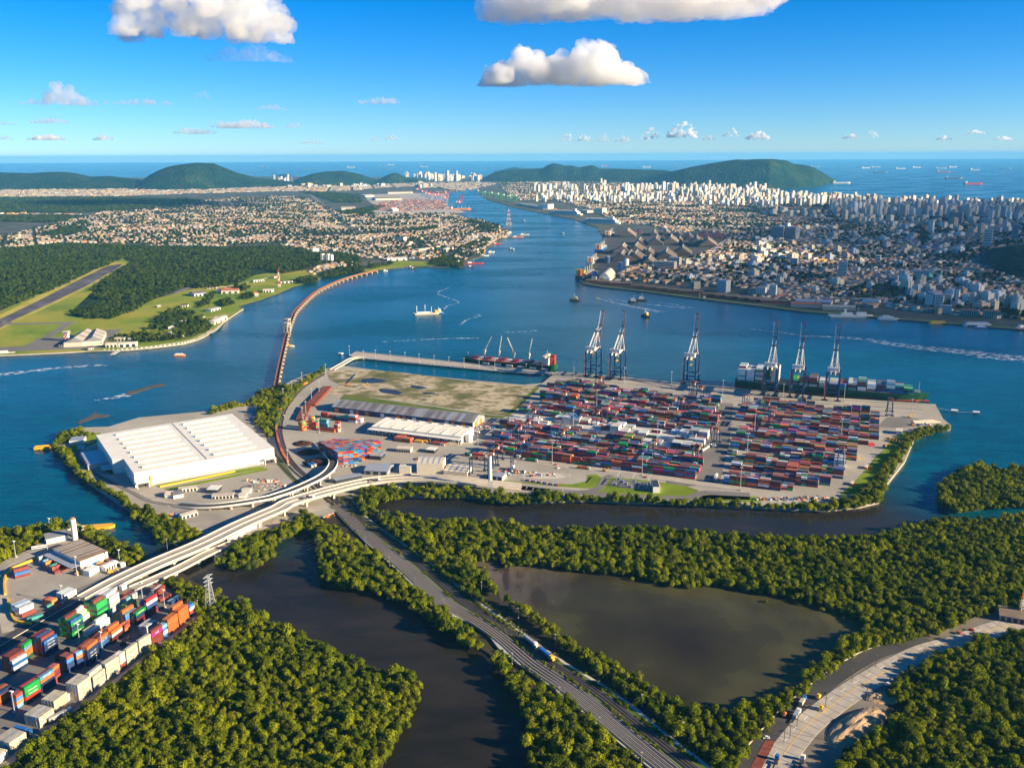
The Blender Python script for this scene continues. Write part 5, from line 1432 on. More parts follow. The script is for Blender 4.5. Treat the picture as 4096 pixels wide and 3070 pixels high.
# ------------------------------------------------------------------ quay cranes, yard cranes
LIME = M['white']
def sts_crane(loc, boom_deg, label):
 """ship-to-shore crane: x along the quay, y towards the water"""
 t = empty('quay_crane', loc, TU, label, 'crane', 'ship to shore cranes on the quay')
 W, Gd, H = 19.0, 30.0, 44.0
 for sx in (-1, 1):
  for yy in (0, Gd):
   m = MB(); m.bar((sx * W / 2, yy, 1.5), (sx * W / 2, yy, H), 2.2, 2.4); m.build('leg', M['steelblue'], t)
   b = MB(); b.box(sx * W / 2, yy, .1, 9.5, 1.6, 1.7); b.box(sx * W / 2, yy, 1.8, 4, 1.4, 1.2); b.build('bogie', M['rust'], t)
  m = MB(); m.bar((sx * W / 2, 0, 14), (sx * W / 2, Gd, 14), 1.3, 1.8); m.build('portal_beam', M['steelblue'], t)
  m = MB(); m.bar((sx * W / 2, 0, 15), (sx * W / 2, Gd, H - 2), .9); m.build('diagonal_brace', M['steelblue'], t)
 for yy in (0, Gd):
  m = MB(); m.bar((-W / 2, yy, 14), (W / 2, yy, 14), 1.3, 1.9); m.build('cross_beam', M['steelblue'], t); m = MB(); m.bar((-W / 2, yy, H), (W / 2, yy, H), 1.6, 2.0); m.build('top_beam', M['steelblue'], t)
 # zigzag stairs on the land side leg
 m = MB()
 for k in range(12):
  y0 = -1.4; z = 3 + k * 3.3
  m.bar((-W / 2 - 1, y0 - (2 if k % 2 else -1), z), (-W / 2 - 1, y0 - (-1 if k % 2 else 2), z + 3.3), .7, .35)
  m.box(-W / 2 - 1, y0, z, 1.6, 4, .2)
 m.build('stairs', M['orange'], t)
 # girders
 for s in (-1, 1):
  m = MB(); m.bar((s * 3.2, -16, H + 1.5), (s * 3.2, Gd + 3, H + 1.5), 1.1, 2.4); m.build('girder', M['white'], t)
 mh = MB(); mh.box(0, -4, H + 3.2, 17, 8.5, 6.0); mo = mh.build('machinery_house', M['white'], t)
 r = MB(); r.box(0, -4, H + 9.2, 17.6, 9.1, .5); r.build('roof', M['galv'], mo)
 for k in range(3):
  r = MB(); r.box(-5 + k * 5, -8.4, H + 5.2, 1.6, .15, 1.6); r.build('vent', M['grey'], mo)
 # A frame
 top = H + 30
 for s in (-1, 1):
  m = MB(); m.bar((s * 7, Gd, H), (s * 2.6, Gd - 2, top), 1.2); m.build('frame_leg', M['white'], t)
  m = MB(); m.bar((s * 3.2, -14, H + 2), (s * 2.6, Gd - 2, top), .7); m.build('back_stay', M['white'], t)
  m = MB(); m.bar((s * 6, 2, H), (s * 2.6, Gd - 3, top - 2), .8); m.build('inner_stay', M['white'], t)
 m = MB(); m.box(0, Gd - 2, top - .5, 8, 3, 1.6); m.build('apex_platform', M['dark'], t)
 m = MB(); m.bar((-5, Gd - 1, H + 14), (5, Gd - 1, H + 14), .8); m.bar((-6, Gd, H + 2), (4.4, Gd - 1, H + 14), .5); m.build('frame_brace', M['white'], t)
 # boom
 a = R(boom_deg); BL = 66.0
 bx = lambda s_, d, up=0: (s_, Gd + 3 + d * math.cos(a) - up * math.sin(a), H + 1.5 + d * math.sin(a) + up * math.cos(a))
 for s in (-1, 1):
  m = MB(); m.bar(bx(s * 3.2, 0), bx(s * 3.2, BL), 1.0, 1.9); m.build('boom_beam', M['white'] if s < 0 else M['rust'], t)
 m = MB()
 for k in range(8):
  m.bar(bx(-3.2, BL * k / 7), bx(3.2, BL * k / 7), .7)
 m.build('boom_tie', M['rust'], t)
 m = MB()
 for k in range(3):
  m.bar(bx(-3.2, BL * k / 7), bx(3.2, BL * (k + 1) / 7), .35)
 m.build('boom_brace', M['white'], t)
 for s in (-1, 1):
  m = MB(); m.bar((s * 2.6, Gd - 2, top), bx(s * 3, BL * .55), .4); m.build('fore_stay', M['white'], t)
 for d in (BL * .62, BL):
  m = MB(); m.bar(bx(-3.8, d), bx(3.8, d), 1.6, 1.3); m.build('boom_platform', M['rust'], t)
 # trolley, cab, spreader
 m = MB(); m.box(0, 6, H - .6, 6.5, 6, 1.6); tr = m.build('trolley', M['yellow'], t)
 m = MB(); m.box(2.2, 3, H - 4.2, 2.6, 3, 3.2); m.build('cab', M['yellow'], tr)
 m = MB(); m.box(0, 7, H - 13, 12.2, 2.4, .9, math.pi / 2); m.bar((0, 6, H - 12), (0, 6, H - .6), .3); m.build('spreader', M['yellow'], tr)
 return t
for (b, ang, lb) in (((CK, 685, 915), 66, 'quay crane at the west end with its boom only partly raised'), ((CK, 880, 938), 81, 'second quay crane from the west, boom fully raised, blue legs'),
                     ((CK, 1473, 975), 80, 'quay crane standing alone mid quay with boom raised'), ((CL, 275, 700), 80, 'quay crane over the stern of the green container ship'),
                     ((CL, 478, 720), 80, 'quay crane amidships of the green container ship'), ((CL, 735, 742), 80, 'easternmost quay crane over the green container ship')):
 p = b[0](b[1], b[2]) + UU * 9.5 + VV * 2
 if b[0] is CK and b[1] == 685: ang = 62
 sts_crane(p, ang, lb)

def rtg(loc, rz, label):
 t = empty('yard_crane', loc, rz, label, 'crane', 'rubber tyred yard cranes')
 W, S_, H = 8.0, 23.5, 21.0     # W along the row, S_ across the row
 for sy in (-1, 1):
  for sx in (-1, 1):
   m = MB(); m.bar((sx * W / 2, sy * S_ / 2, 1.8), (sx * W / 2 * .75, sy * S_ / 2, H), .9, 1.0); m.build('leg', M['steelblue'], t)
   w = MB(); w.hcyl((sx * W / 2 - 1.1, sy * S_ / 2 - .4, .85), (sx * W / 2 - 1.1, sy * S_ / 2 + .4, .85), .85, 10); w.hcyl((sx * W / 2 + 1.1, sy * S_ / 2 - .4, .85), (sx * W / 2 + 1.1, sy * S_ / 2 + .4, .85), .85, 10); w.build('wheel', M['black'], t)
  m = MB(); m.box(0, sy * S_ / 2, 1.6, W + 4, 1.1, 1.1); m.build('sill_beam', M['steelblue'], t)
  m = MB(); m.bar((-W / 2 * .85, sy * S_ / 2, H * .55), (W / 2 * .85, sy * S_ / 2, H * .55), .5); m.build('tie_beam', M['steelblue'], t)
 for sx in (-1, 1):
  m = MB(); m.bar((sx * W / 2 * .75, -S_ / 2 - 1.5, H), (sx * W / 2 * .75, S_ / 2 + 1.5, H), .9, 1.5); m.build('girder', M['rust'] if sx > 0 else M['dark'], t)
 m = MB(); m.box(0, 3, H + .8, 5, 4, 1.8); tr = m.build('trolley', M['rust'], t)
 m = MB(); m.box(2.6, 0, H - 3.2, 2, 2.4, 2.6); m.build('cab', M['white'], tr)
 m = MB(); m.box(W * .1, -S_ / 2 - 1.2, 3.0, 4.5, 2.2, 2.6); m.build('engine_box', M['white'], t)
 return t
RT = [(CC, 465, 500, 'tall yard crane at the west edge of the field'), (CC, 722, 345, 'yard crane over the blue boxes in the north west'), (CC, 1005, 222, 'yard crane near the quay behind the red boxes'),
      (CC, 965, 520, 'yard crane amid the west field, left of a close pair'), (CC, 1057, 472, 'yard crane amid the west field, right of a close pair'), (CC, 370, 752, 'yard crane at the front west corner over green boxes'),
      (CC, 690, 680, 'yard crane over the pink box in the west field'), (CC, 1435, 760, 'yard crane beside the tall white stacks'), (CC, 1790, 790, 'yard crane at the east edge beside parked lorries'),
      (CC, 1935, 655, 'yard crane standing clear in the lane between the fields'), (CC, 1660, 400, 'yard crane in the north east of the west field'), (CC, 1742, 275, 'yard crane by the quay beneath the lone quay crane'), (CC, 1812, 300, 'yard crane beside the magenta box near the quay'),
      (CD, 515, 350, 'yard crane at the north west corner of the east field'), (CD, 665, 415, 'left yard crane of the pair in the east field'), (CD, 712, 470, 'right yard crane of the pair in the east field'), (CD, 1580, 395, 'yard crane standing apart at the far east end'),
      (CD, 1217, 770, 'yard crane over maroon boxes at the south east'), (CC, 345, 640, 'yard crane over dark boxes at the west edge'), (CC, 410, 600, 'yard crane behind the front west corner crane')]
for (F_, x, y, lb) in RT:
 p = F_(x, y)
 # snap across the row so that it stands over a block
 v = (p - fr0).dot(VV); band = round((v - 7) / 26.2); u = (p - fr0).dot(UU)
 q = rgrid(u, vstep(band) + 7.0)
 if (q - p).length > 14: q = p
 rtg((q.x, q.y, 3.0), TU, lb)
for (x, y, lb) in ((1650, 905, 'parked yard crane nearest the white pylon'), (1740, 850, 'parked yard crane behind the white pylon'), (1835, 850, 'parked yard crane right of the white pylon'), (1780, 800, 'rear parked yard crane in the repair area')):
 rtg(CB(x, y), TU + math.pi / 2 if x % 4 else TU, lb)

# pylons with wires
def lattice(mb, w0, w1, h, n, bw=.35, z0=0):
 for k in range(n):
  za, zb = z0 + h * k / n, z0 + h * (k + 1) / n
  wa, wb = w0 + (w1 - w0) * k / n, w0 + (w1 - w0) * (k + 1) / n
  cs = [(-1, -1), (1, -1), (1, 1), (-1, 1)]
  for i in range(4):
   a, b = cs[i], cs[(i + 1) % 4]
   mb.bar((a[0] * wa / 2, a[1] * wa / 2, za), (a[0] * wb / 2, a[1] * wb / 2, zb), bw * 1.2)
   mb.bar((a[0] * wa / 2, a[1] * wa / 2, za), (b[0] * wb / 2, b[1] * wb / 2, zb), bw * .7)
   mb.bar((b[0] * wa / 2, b[1] * wa / 2, za), (a[0] * wb / 2, a[1] * wb / 2, zb), bw * .7)
def pylon(loc, h, label, rz=0, mat=None, w=6.5, arms=3, cat='pylon'):
 t = empty('power_pylon', loc, rz, label, cat)
 m = MB(); lattice(m, w, 1.6, h, 8, .3); m.build('lattice', mat or M['galv'], t)
 for k in range(arms):
  z = h * (.98 - k * .12)
  m = MB(); m.bar((-5 + k * .3, 0, z), (5 - k * .3, 0, z), .45); m.bar((-5, 0, z), (0, 0, z + 1.6), .25); m.bar((5, 0, z), (0, 0, z + 1.6), .25); m.build('cross_arm', mat or M['galv'], t)
 return t
py1 = CE(1695, 865, 1.2)
pylon(py1, 30, 'silvery lattice pylon at the mangrove edge beside the near yard', R(60))
py2 = CB(1732, 1042, 3)
t = empty('white_pylon', py2, 0, 'tall pylon with lattice foot and white clad upper shaft', 'pylon')
m = MB(); lattice(m, 7, 3.6, 15, 4, .35); m.build('lattice', M['galv'], t)
m = MB(); m.cyl(0, 0, 15, 2.1, 29, 16, 1.9); m.build('shaft', M['white'], t)
m = MB(); m.cyl(0, 0, 44.01, 2.6, .6, 12); m.build('platform', M['rust'], t)
def wire(name, a, b, sag, r=.12, label=None, group=None):
 n = 22; mb = MB(); pts = []
 for k in range(n + 1):
  u = k / n; q = a.lerp(b, u); q.z -= sag * 4 * u * (1 - u); pts.append(q)
 for k in range(n): mb.bar(pts[k], pts[k + 1], r)
 return tag(mb.build(name, M['dark']), label, 'wire', group)
ends = [CG(2212, 60, 40)]
for k, (dx, dz_) in enumerate(((-5, 0), (5, 0), (-4.6, -3.6), (4.6, -3.6), (-4.2, -7.2), (4.2, -7.2))):
 a = py1 + Vector((dx * .5, dx * .86, 29.4 + dz_)); b = py2 + Vector((dx * .3, dx * .3, 42 + dz_))
 wire('power_line', a, b, 9, .05, 'thin power line strung over the dark inlet between pylons, %s level' % ('top', 'top', 'middle', 'middle', 'lowest', 'lowest')[k], 'power lines over the inlet')

# light masts
def mast(loc, h=27, label='', head=True):
 t = empty('light_mast', loc, TU, label, 'light mast', 'light masts')
 m = MB(); m.cyl(0, 0, 0, .42 if h > 12 else .16, h, 8, .22 if h > 12 else .1); m.build('pole', M['galv'], t)
 k = 1 if h > 12 else .45; m = MB(); m.box(0, 0, h, 2.6 * k, 1.4 * k, .7 * k); m.build('lamp_head', M['white'], t)
 m = MB(); m.box(0, 0, 0, 2 * k, 2 * k, 1.1 * k); m.build('footing', M['concrete'], t)
 return t
MASTS = [(CC, 795, 120, 27, 'by the quay west end behind red boxes'), (CC, 1200, 165, 27, 'on the quay right of the second quay crane'), (CC, 1578, 205, 27, 'on the quay between mid cranes'), (CC, 1990, 275, 27, 'at the quay corner between the fields'),
         (CC, 978, 360, 27, 'amid blue boxes in the west field'), (CC, 1588, 395, 27, 'amid the north east of the west field'), (CC, 790, 535, 27, 'among the white boxes'), (CC, 1465, 640, 27, 'among the white boxes farther east'), (CC, 620, 810, 27, 'before the front row near the green lorry'), (CC, 1343, 905, 27, 'before the front row near the substation'),
         (CC, 24, 690, 27, 'at the yard entrance beside the squat tank'), (CD, 795, 285, 27, 'on the quay beside the container ship amidships'), (CD, 1245, 285, 27, 'on the quay beside the container ship bow'), (CD, 1738, 405, 27, 'at the quay end near the yellow machine'), (CD, 585, 520, 27, 'amid the west part of the east field'), (CD, 1222, 560, 27, 'amid the middle of the east field'),
         (CD, 532, 670, 27, 'before the white boxes of the east field'), (CD, 1240, 800, 27, 'at the south east corner of the east field'), (CD, 480, 940, 27, 'before the front row of the east field'),
         (CB, 236, 540, 22, 'beside the curved railway and orange boxes'), (CB, 250, 430, 22, 'beside the rusty pipe piles, northern'), (CB, 222, 470, 20, 'beside the rusty pipe piles, southern'), (CB, 295, 310, 20, 'between pipe piles and curved railway'), (CB, 356, 250, 20, 'at the north end of the pipe piles'),
         (CB, 355, 560, 20, 'west of the patchwork block'), (CB, 105, 825, 20, 'by the railway curve bottom'), (CB, 408, 105, 20, 'near the trestle'), (CB, 135, 235, 18, 'outside the railway curve, upper'), (CB, 218, 165, 18, 'outside the railway curve, topmost'), (CB, 68, 300, 18, 'outside the railway curve by the trees'),
         (CE, 128, 455, 16, 'on the yellow footing beside the west trees'), (CE, 390, 445, 16, 'beside the white bus'), (CE, 620, 600, 18, 'by the corner of the brown roofed warehouse'), (CE, 965, 510, 14, 'at the viaduct start'), (CE, 505, 825, 16, 'on the gravel yard beside white boxes'), (CE, 642, 1145, 16, 'amid the near yard below the green block'), (CE, 1148, 800, 16, 'at the back of the near yard'),
         (CE, 1325, 860, 16, 'amid the right side of the near yard'), (CE, 825, 1210, 16, 'amid the middle row of the near yard'), (CE, 1595, 890, 10, 'at the right corner of the near yard'), (CF, 130, 1100, 16, 'near the bottom left corner of the near yard'), (CE, 1348, 400, 12, 'on the viaduct edge over the water'), (CE, 405, 250, 14, 'in the trees behind the open shed')]
for (F_, x, y, h, w) in MASTS:
 p = F_(x, y)
 mast(p, h, 'tall light mast %s' % w)
for k, (F_, x, y) in enumerate(((CM, 915, 780), (CM, 1010, 775), (CM, 1128, 785), (CM, 1247, 795), (CM, 1360, 808), (CM, 1480, 820), (CM, 1600, 832), (CM, 1722, 842), (CM, 1843, 850), (CM, 1968, 858), (CK, 210, 890), (CK, 340, 903), (CM, 800, 740))):
 mast(F_(x, y), 17, 'slim light pole on the berth pier')
for k, (x, y) in enumerate(((855, 700), (1030, 850), (1220, 1010), (1430, 1170))):
 mast(CG(x, y, 2.8), 9, 'small lamp post beside the pale gravel tracks')
for k, (x, y) in enumerate(((145, 345), (330, 480), (487, 600), (650, 740))):
 mast(CI(x, y, 2.8), 9, 'small lamp post beside the pale gravel tracks')
for k, (F_, x, y) in enumerate(((CG, 830, 420), (CG, 970, 525), (CG, 1137, 640), (CG, 1707, 1040), (CG, 1978, 1235), (CI, 313, 270), (CI, 475, 380), (CI, 652, 510), (CI, 812, 620))):
 mast(F_(x, y, 2), 9, 'small lamp post beside the gravel path at the pond trees')
# ------------------------------------------------------------------ ships and boats
def hull_mesh(L, B, D, draft=1.0, bow=.16, stern=.06, flare=1.0, sheer=.12, z_lo=None, z_hi=None, grow=0.0):
 """x along the ship, bow at +x, waterline z=0"""
 mb = MB(); n = 26; st = []
 zl = -draft if z_lo is None else z_lo
 for i in range(n + 1):
  t = i / n; x = -L / 2 + L * t
  w = 1.0
  if t > 1 - bow: w = max(0.0, 1 - ((t - (1 - bow)) / bow) ** 2.0)
  if t < stern: w = .72 + .28 * math.sin(t / stern * math.pi / 2)
  ww = w * (.9 if t < 1 - bow else .9 - .5 * ((t - 1 + bow) / bow))
  zt = D * (1 + sheer * max(0, (t - .8) / .2) ** 1.5 + .04 * max(0, (.1 - t) / .1)) if z_hi is None else z_hi
  tx = x + (L * .02 * t ** 8 if z_hi is None else 0)
  st.append((x, tx, B / 2 * ww + grow, B / 2 * min(1, w + .04) + grow, zt))
 V = []; F = []
 for x, tx, wb, wt, zt in st:
  V += [(x, -wb, zl), (tx, -wt, zt), (tx, wt, zt), (x, wb, zl)]
 for i in range(n):
  a, b = i * 4, (i + 1) * 4
  F += [(a, b, b + 1, a + 1), (a + 1, b + 1, b + 2, a + 2), (a + 2, b + 2, b + 3, a + 3)]
 F += [(0, 1, 2, 3), (n * 4 + 3, n * 4 + 2, n * 4 + 1, n * 4)]
 mb.add(V, F)
 return mb
def ship(name, label, cat, loc, rz, L, B, D, hull, boot=None, deck='hullred', blocks=(), group=None, extra=None):
 t = empty(name, (loc.x, loc.y, 0), rz, label, cat, group)
 hull_mesh(L, B, D).build('hull', M[hull], t)
 if boot: hull_mesh(L * .995, B, D, z_lo=-1.0, z_hi=D * .28, grow=.12).build('boot_top', M[boot], t)
 hull_mesh(L * .97, B * .94, D + .15, z_lo=D - .3, z_hi=D + .12).build('deck', M[deck], t)
 for (nm, mt, x, y, z, sx, sy, sz) in blocks:
  obox(t, nm, M[mt], x, y, z, sx, sy, sz)
 return t

# container ship
stn = CL(66, 640, 3.0); sb = stn + VV * 24
SL = 284.0
sc = sb + UU * SL / 2
t = ship('container_ship', 'long green container ship with orange-red bow bottom moored at the quay', 'ship', sc, TU, SL, 40, 13, 'hullgreen', 'hullred', 'dark')
hull_mesh(SL * .99, 40, 13, z_lo=9.5, z_hi=10.2, grow=.15).build('hull_band', M['green'], t)
x0 = -SL / 2 + 62
obox(t, 'bridge_house', M['white'], x0, 0, 13, 11, 34, 24)
obox(t, 'bridge_wing', M['white'], x0 + 2, 0, 34, 5, 41, 2.6)
fn = obox(t, 'funnel', M['green'], x0 - 11, 0, 13, 7, 9, 24)
for k in range(6):
 obox(t, 'window_band', M['glass'], x0 + 5.56, 0, 15.5 + k * 3, .12, 30, 1.1)
m = MB(); m.hcyl((SL / 2 - 4, 0, .3), (SL / 2 + 7, 0, .6), 2.6, 12); m.build('bulbous_bow', M['hullred'], t)
m = MB(); m.bar((SL / 2 - 9, 0, 14), (SL / 2 - 9, 0, 30), 1.1); m.bar((SL / 2 - 9, -3, 25), (SL / 2 - 9, 3, 25), .6); m.build('foremast', M['white'], t)
m = MB(); m.box(SL / 2 - 24, 0, 13.2, 1.2, 34, 8); m.build('wave_breaker', M['green'], t)
for k in range(8):
 m = MB(); m.box(SL / 2 - 14 + (k % 4) * 2.2, (-5 if k < 4 else 5), 15, 1.2, 3, 1.4); m.build('winch', M['cream'], t)
bays = [(0, 'wwwwwwww'), (1, 'wwwwwww'), (2, 'rwwwwwwww'[:8]), (3, 'kg'), (5.3, 'ddmr'), (6.4, 'ywg'), (7.4, 'wgR'), (8.4, 'wwdRm'), (9.5, 'yyw'), (10.6, 'rdw'), (11.6, 'gdr'), (12.6, 'mmmw'), (13.6, 'wmdrt'), (14.6, 'rwww'), (15.6, 'gdmd'), (16.6, 'gkwwl'), (17.5, 'mRww'), (18.4, 'bdg')]
for (bk, cols) in bays:
 xx = 4 + bk * 13.9 + (0 if bk < 4 else -6)
 if abs(xx - 62) < 12: continue
 across = 14 if bk < 14 else (12 if bk < 16.5 else 9)
 base = Vector((sc.x, sc.y, 0)) + UU * (-SL / 2 + xx) + VV * (-across * 2.56 / 2)
 for j in range(across):
  h = len(cols) if random.random() < .8 else max(1, len(cols) - 1)
  for k in range(h):
   cc = cols[k] if random.random() < .7 else random.choice('rmdgwkbt')
   p = base + UU * 6.1 + VV * ((j + .5) * 2.56)
   CONT.append(dict(x=p.x, y=p.y, z=14.2 + k * 2.62, rz=TU, len=12.2, col=CODE[cc], ctx='on the ship', level=k, top=k == h - 1, n=h, logo=None))
 obox(t, 'hatch_cover', M['grey'], -SL / 2 + xx + 6.1, 0, 13.1, 12.6, across * 2.56 + 1, 1.0)

# bulk carrier with four deck cranes
a, b = CM(1705, 800, 0), CK(460, 866, 0)
L = 178.0; hd = TU
ctr = (a + b) / 2 + VV * 6
t = ship('bulk_carrier', 'green bulk carrier with maroon hatches, four deck cranes and red funnel', 'ship', ctr, hd + math.pi, L, 29, 9.5, 'hullgreen', None, 'hullred')
for k in range(5):
 x = 62 - k * 27
 h = obox(t, 'hatch_cover', M['maroon'] if 'maroon' in M else M['rust'], x + 7.5, 0, 9.7, 10, 22, 1.8)
 obox(t, 'open_hold', M['cream'], x - 5, 0, 9.7, 9, 19, .7)
for k in range(4):
 x = 50 - k * 29
 m = MB(); m.cyl(x, 0, 9.5, 1.7, 15, 10); m.box(x, 0, 21, 4.2, 4.2, 5.0); cr = m.build('crane_pedestal', M['cream'], t)
 ang = (R(62), R(80), R(66), R(78))[k]; s_ = (-1, -1, 1, -1)[k]
 m = MB()
 tip = (x + s_ * math.cos(ang) * 30, 0, 24 + math.sin(ang) * 30)
 for q in (-1, 1): m.bar((x, q * 1.4, 24), (tip[0], q * .5, tip[2]), .75)
 for q in range(5):
  f = q / 5; m.bar((x + (tip[0] - x) * f, -1.2, 24 + (tip[2] - 24) * f), (x + (tip[0] - x) * f, 1.2, 24 + (tip[2] - 24) * f), .5)
 m.build('crane_jib', M['cream'], cr)
xs = -L / 2 + 17
obox(t, 'bridge_house', M['cream'], xs, 0, 9.5, 12, 24, 13); obox(t, 'bridge_wing', M['cream'], xs + 2, 0, 22.5, 6, 29, 3)
fn = obox(t, 'funnel', M['red'], xs - 11, 0, 9.5, 8, 8, 17)
m = MB(); m.cyl(0, 0, 0, 2.6, .2, 20); o = m.build('emblem_disc', M['white'], fn); o.location = (xs - 11, 4.05, 20); o.rotation_euler = (-math.pi / 2, 0, 0)
m = MB(); m.cyl(0, 0, .22, 2.1, .1, 20); o = m.build('emblem_centre', M['red'], fn); o.location = (xs - 11, 4.05, 20); o.rotation_euler = (-math.pi / 2, 0, 0)
m = MB(); m.bar((xs, 0, 25), (xs, 0, 34), .8); m.bar((xs - 3, 0, 30), (xs + 3, 0, 30), .4); m.build('radar_mast', M['cream'], t)
m = MB(); m.bar((L / 2 - 6, 0, 10), (L / 2 - 6, 0, 19), .8); m.build('foremast', M['cream'], t)

WH = 'white'
# dredger barge and its tug in mid channel
ship('dredger', 'long cream dredging barge with deck pipes anchored mid channel', 'dredger', CM(1425, 412, 0), R(14), 66, 15, 3.5, 'cream', None, 'cream',
     [('deckhouse', 'yellow', 24, 0, 3.5, 10, 9, 6), ('deckhouse', 'white', 30, 0, 3.5, 5, 10, 8), ('spud_pole', 'white', -24, 5, 3, 1.2, 1.2, 17), ('spud_pole', 'white', -4, 5, 3, 1.2, 1.2, 19), ('spud_pole', 'white', 10, -4, 3, 1, 1, 15), ('hopper', 'white', -8, 0, 3.5, 34, 5, 2.5)])
ship('tugboat', 'blue and white tug beside the cream dredging barge', 'tug', CM(1517, 408, 0), R(8), 26, 9, 3, 'blue', None, 'white', [('wheelhouse', 'white', 2, 0, 3, 8, 6, 5), ('mast', 'white', 0, 0, 8, .8, .8, 8)])
def tug(F_, x, y, rz, label, house='yellow', mast_c='white'):
 return ship('tugboat', label, 'tug', F_(x, y, 0), rz, 28, 10, 3.6, 'dark', None, 'rust', [('deckhouse', house, 1, 0, 3.6, 13, 7, 4), ('wheelhouse', 'white', 3, 0, 7.6, 6, 6, 3.5), ('mast', mast_c, -1, 0, 7, .9, .9, 12), ('funnel', 'yellow', -5, 0, 7.6, 2, 3, 3)], 'tugs in the channel')
tug(CK, 602, 305, R(-15), 'black tug with yellow house below the arched warehouse quay')
tug(CK, 1073, 318, R(170), 'black tug with tall white funnel, nearer of a pair', 'white')
tug(CK, 1138, 303, R(170), 'black tug with tall white funnel, farther of a pair', 'white')
tug(CK, 1172, 432, R(-60), 'black tug with yellow house trailing right behind two quay cranes')
ship('launch', 'small cream launch at the head of a white wake', 'boat', CK(780, 290, 0), R(170), 12, 4, 2, 'cream', None, 'white', [('cabin', 'cream', 0, 0, 2, 5, 3, 2)])
ship('launch', 'orange and white launch on the water south of the air base', 'boat', CQ(1446, 948, 0), R(4), 22, 6, 2.4, 'orange', None, 'white', [('cabin', 'white', -1, 0, 2.4, 14, 4, 2.2)])
ship('ferry', 'small white vessel moored at the left edge by the airfield', 'boat', CQ(45, 935, 0), R(15), 34, 9, 3, 'white', None, 'white', [('cabin', 'white', -4, 0, 3, 16, 6, 4)])
ship('launch', 'tiny white boat beyond the railway bridge piers', 'boat', CM(337, 672, 0), 0, 11, 3.4, 1.4, 'white', None, 'white', [('cabin', 'white', 0, 0, 1.4, 4, 2.4, 1.6)])
ship('workboat', 'yellow workboat tied beside the railway bridge piers', 'boat', CM(303, 668, 0), 0, 14, 5, 2, 'yellow', None, 'yellow', [('cabin', 'yellow', 0, 0, 2, 5, 3, 2.4)])
ship('pontoon', 'yellow pontoon off the western tip of the port', 'pontoon', CA(160, 590, 0), R(15), 26, 8, 3, 'yellow', None, 'yellow', [('rail', 'yellow', 0, 3.5, 3, 24, .3, 1.2), ('ramp', 'cream', 14, 4, 2.6, 16, 3, .4)])
ship('pontoon', 'yellow pontoon behind the near trees beside the white silo', 'pontoon', CE(800, 222, 0), R(10), 30, 9, 3, 'yellow', None, 'yellow', [('ramp', 'galv', -24, -2, 2.6, 26, 3, .4)])
ship('workboat', 'tiny yellow boat under the isthmus trees', 'boat', CE(1180, 212, 0), R(-20), 10, 4, 1.6, 'yellow', None, 'cream', [('cabin', 'yellow', 0, 0, 1.6, 3, 2, 2)])
ship('patrol_ship', 'long white navy ship moored along the town quay', 'ship', CL(925, 122, 0), R(-6), 100, 12, 5, 'white', None, 'white', [('superstructure', 'white', 25, 0, 5, 22, 9, 6), ('superstructure', 'white', -8, 0, 5, 26, 9, 5), ('funnel', 'white', -12, 0, 10, 5, 4, 8), ('mast', 'grey', 18, 0, 10, 1.4, 1.4, 14)])
ship('ferry', 'white passenger boat right of the navy ship', 'ferry', CL(1205, 143, 0), R(-12), 46, 10, 3.5, 'white', None, 'white', [('cabin', 'white', -3, 0, 3.5, 30, 8, 4), ('cabin', 'white', -4, 0, 7.5, 16, 6, 2.4)])
ship('ferry', 'yellow ferry boat at the town quay on the right', 'ferry', CL(1570, 173, 0), R(-3), 38, 9, 3, 'yellow', None, 'yellow', [('cabin', 'yellow', 0, 0, 3, 30, 8, 3)])
ship('ferry', 'white double ferry at the landing on the far right', 'ferry', CL(1862, 188, 0), R(-6), 60, 14, 3.5, 'white', None, 'blue', [('cabin', 'white', 0, 0, 3.5, 48, 11, 4), ('cabin', 'galv', 0, 0, 7.5, 44, 9, 1.2)])
ship('launch', 'small blue and white boat before the double ferry', 'boat', CL(1890, 204, 0), R(-10), 26, 7, 2.4, 'blue', None, 'white', [('cabin', 'white', 0, 0, 2.4, 14, 5, 3)])
ship('tugboat', 'red tug with round tank at the far right edge', 'tug', CL(2185, 212, 0), R(20), 30, 10, 4, 'red', None, 'white', [('cabin', 'white', 0, 0, 4, 10, 7, 5)])
ship('barge', 'small yellow crane barge at the dark quay wall', 'barge', CK(1618, 290, 0), R(-5), 30, 10, 2.5, 'yellow', None, 'yellow', [('cabin', 'cream', 8, 0, 2.5, 6, 6, 5), ('crane_mast', 'yellow', -4, 0, 2.5, 1.4, 1.4, 14)])
# ships along the far bank
def bulk(F_, x, y, rz, L, label, hull='hullred', house='cream', decks='rust'):
 t = ship('cargo_ship', label, 'ship', F_(x, y, 0), rz, L, L * .16, L * .055, hull, None, decks, [('bridge_house', house, -L * .38, 0, L * .055, L * .08, L * .13, L * .09), ('bridge_wing', house, -L * .37, 0, L * .145, L * .03, L * .16, L * .015), ('funnel', 'orange', -L * .45, 0, L * .055, L * .04, L * .05, L * .1)])
 for k in range(4):
  obox(t, 'hatch_cover', M['cream'], L * (.34 - k * .17), 0, L * .055 + .2, L * .1, L * .11, L * .012)
  obox(t, 'deck_crane', M['cream'], L * (.42 - k * .17), 0, L * .055, L * .018, L * .018, L * .11)
 return t
bulk(CO, 690, 1010, R(72), 185, 'dark hulled cargo ship with cream house at the grain quay corner', 'dark', 'yellow')
bulk(CO, 750, 900, R(76), 160, 'grey cargo ship with pale cranes beyond the corner ship', 'grey', 'white')
bulk(CO, 815, 800, R(76), 190, 'blue hulled tanker with cream deck beside brown sheds', 'blue', 'cream', 'cream')
bulk(CO, 885, 690, R(76), 190, 'cargo ship with raised pale cranes below the cruise liner', 'dark', 'white', 'rust')
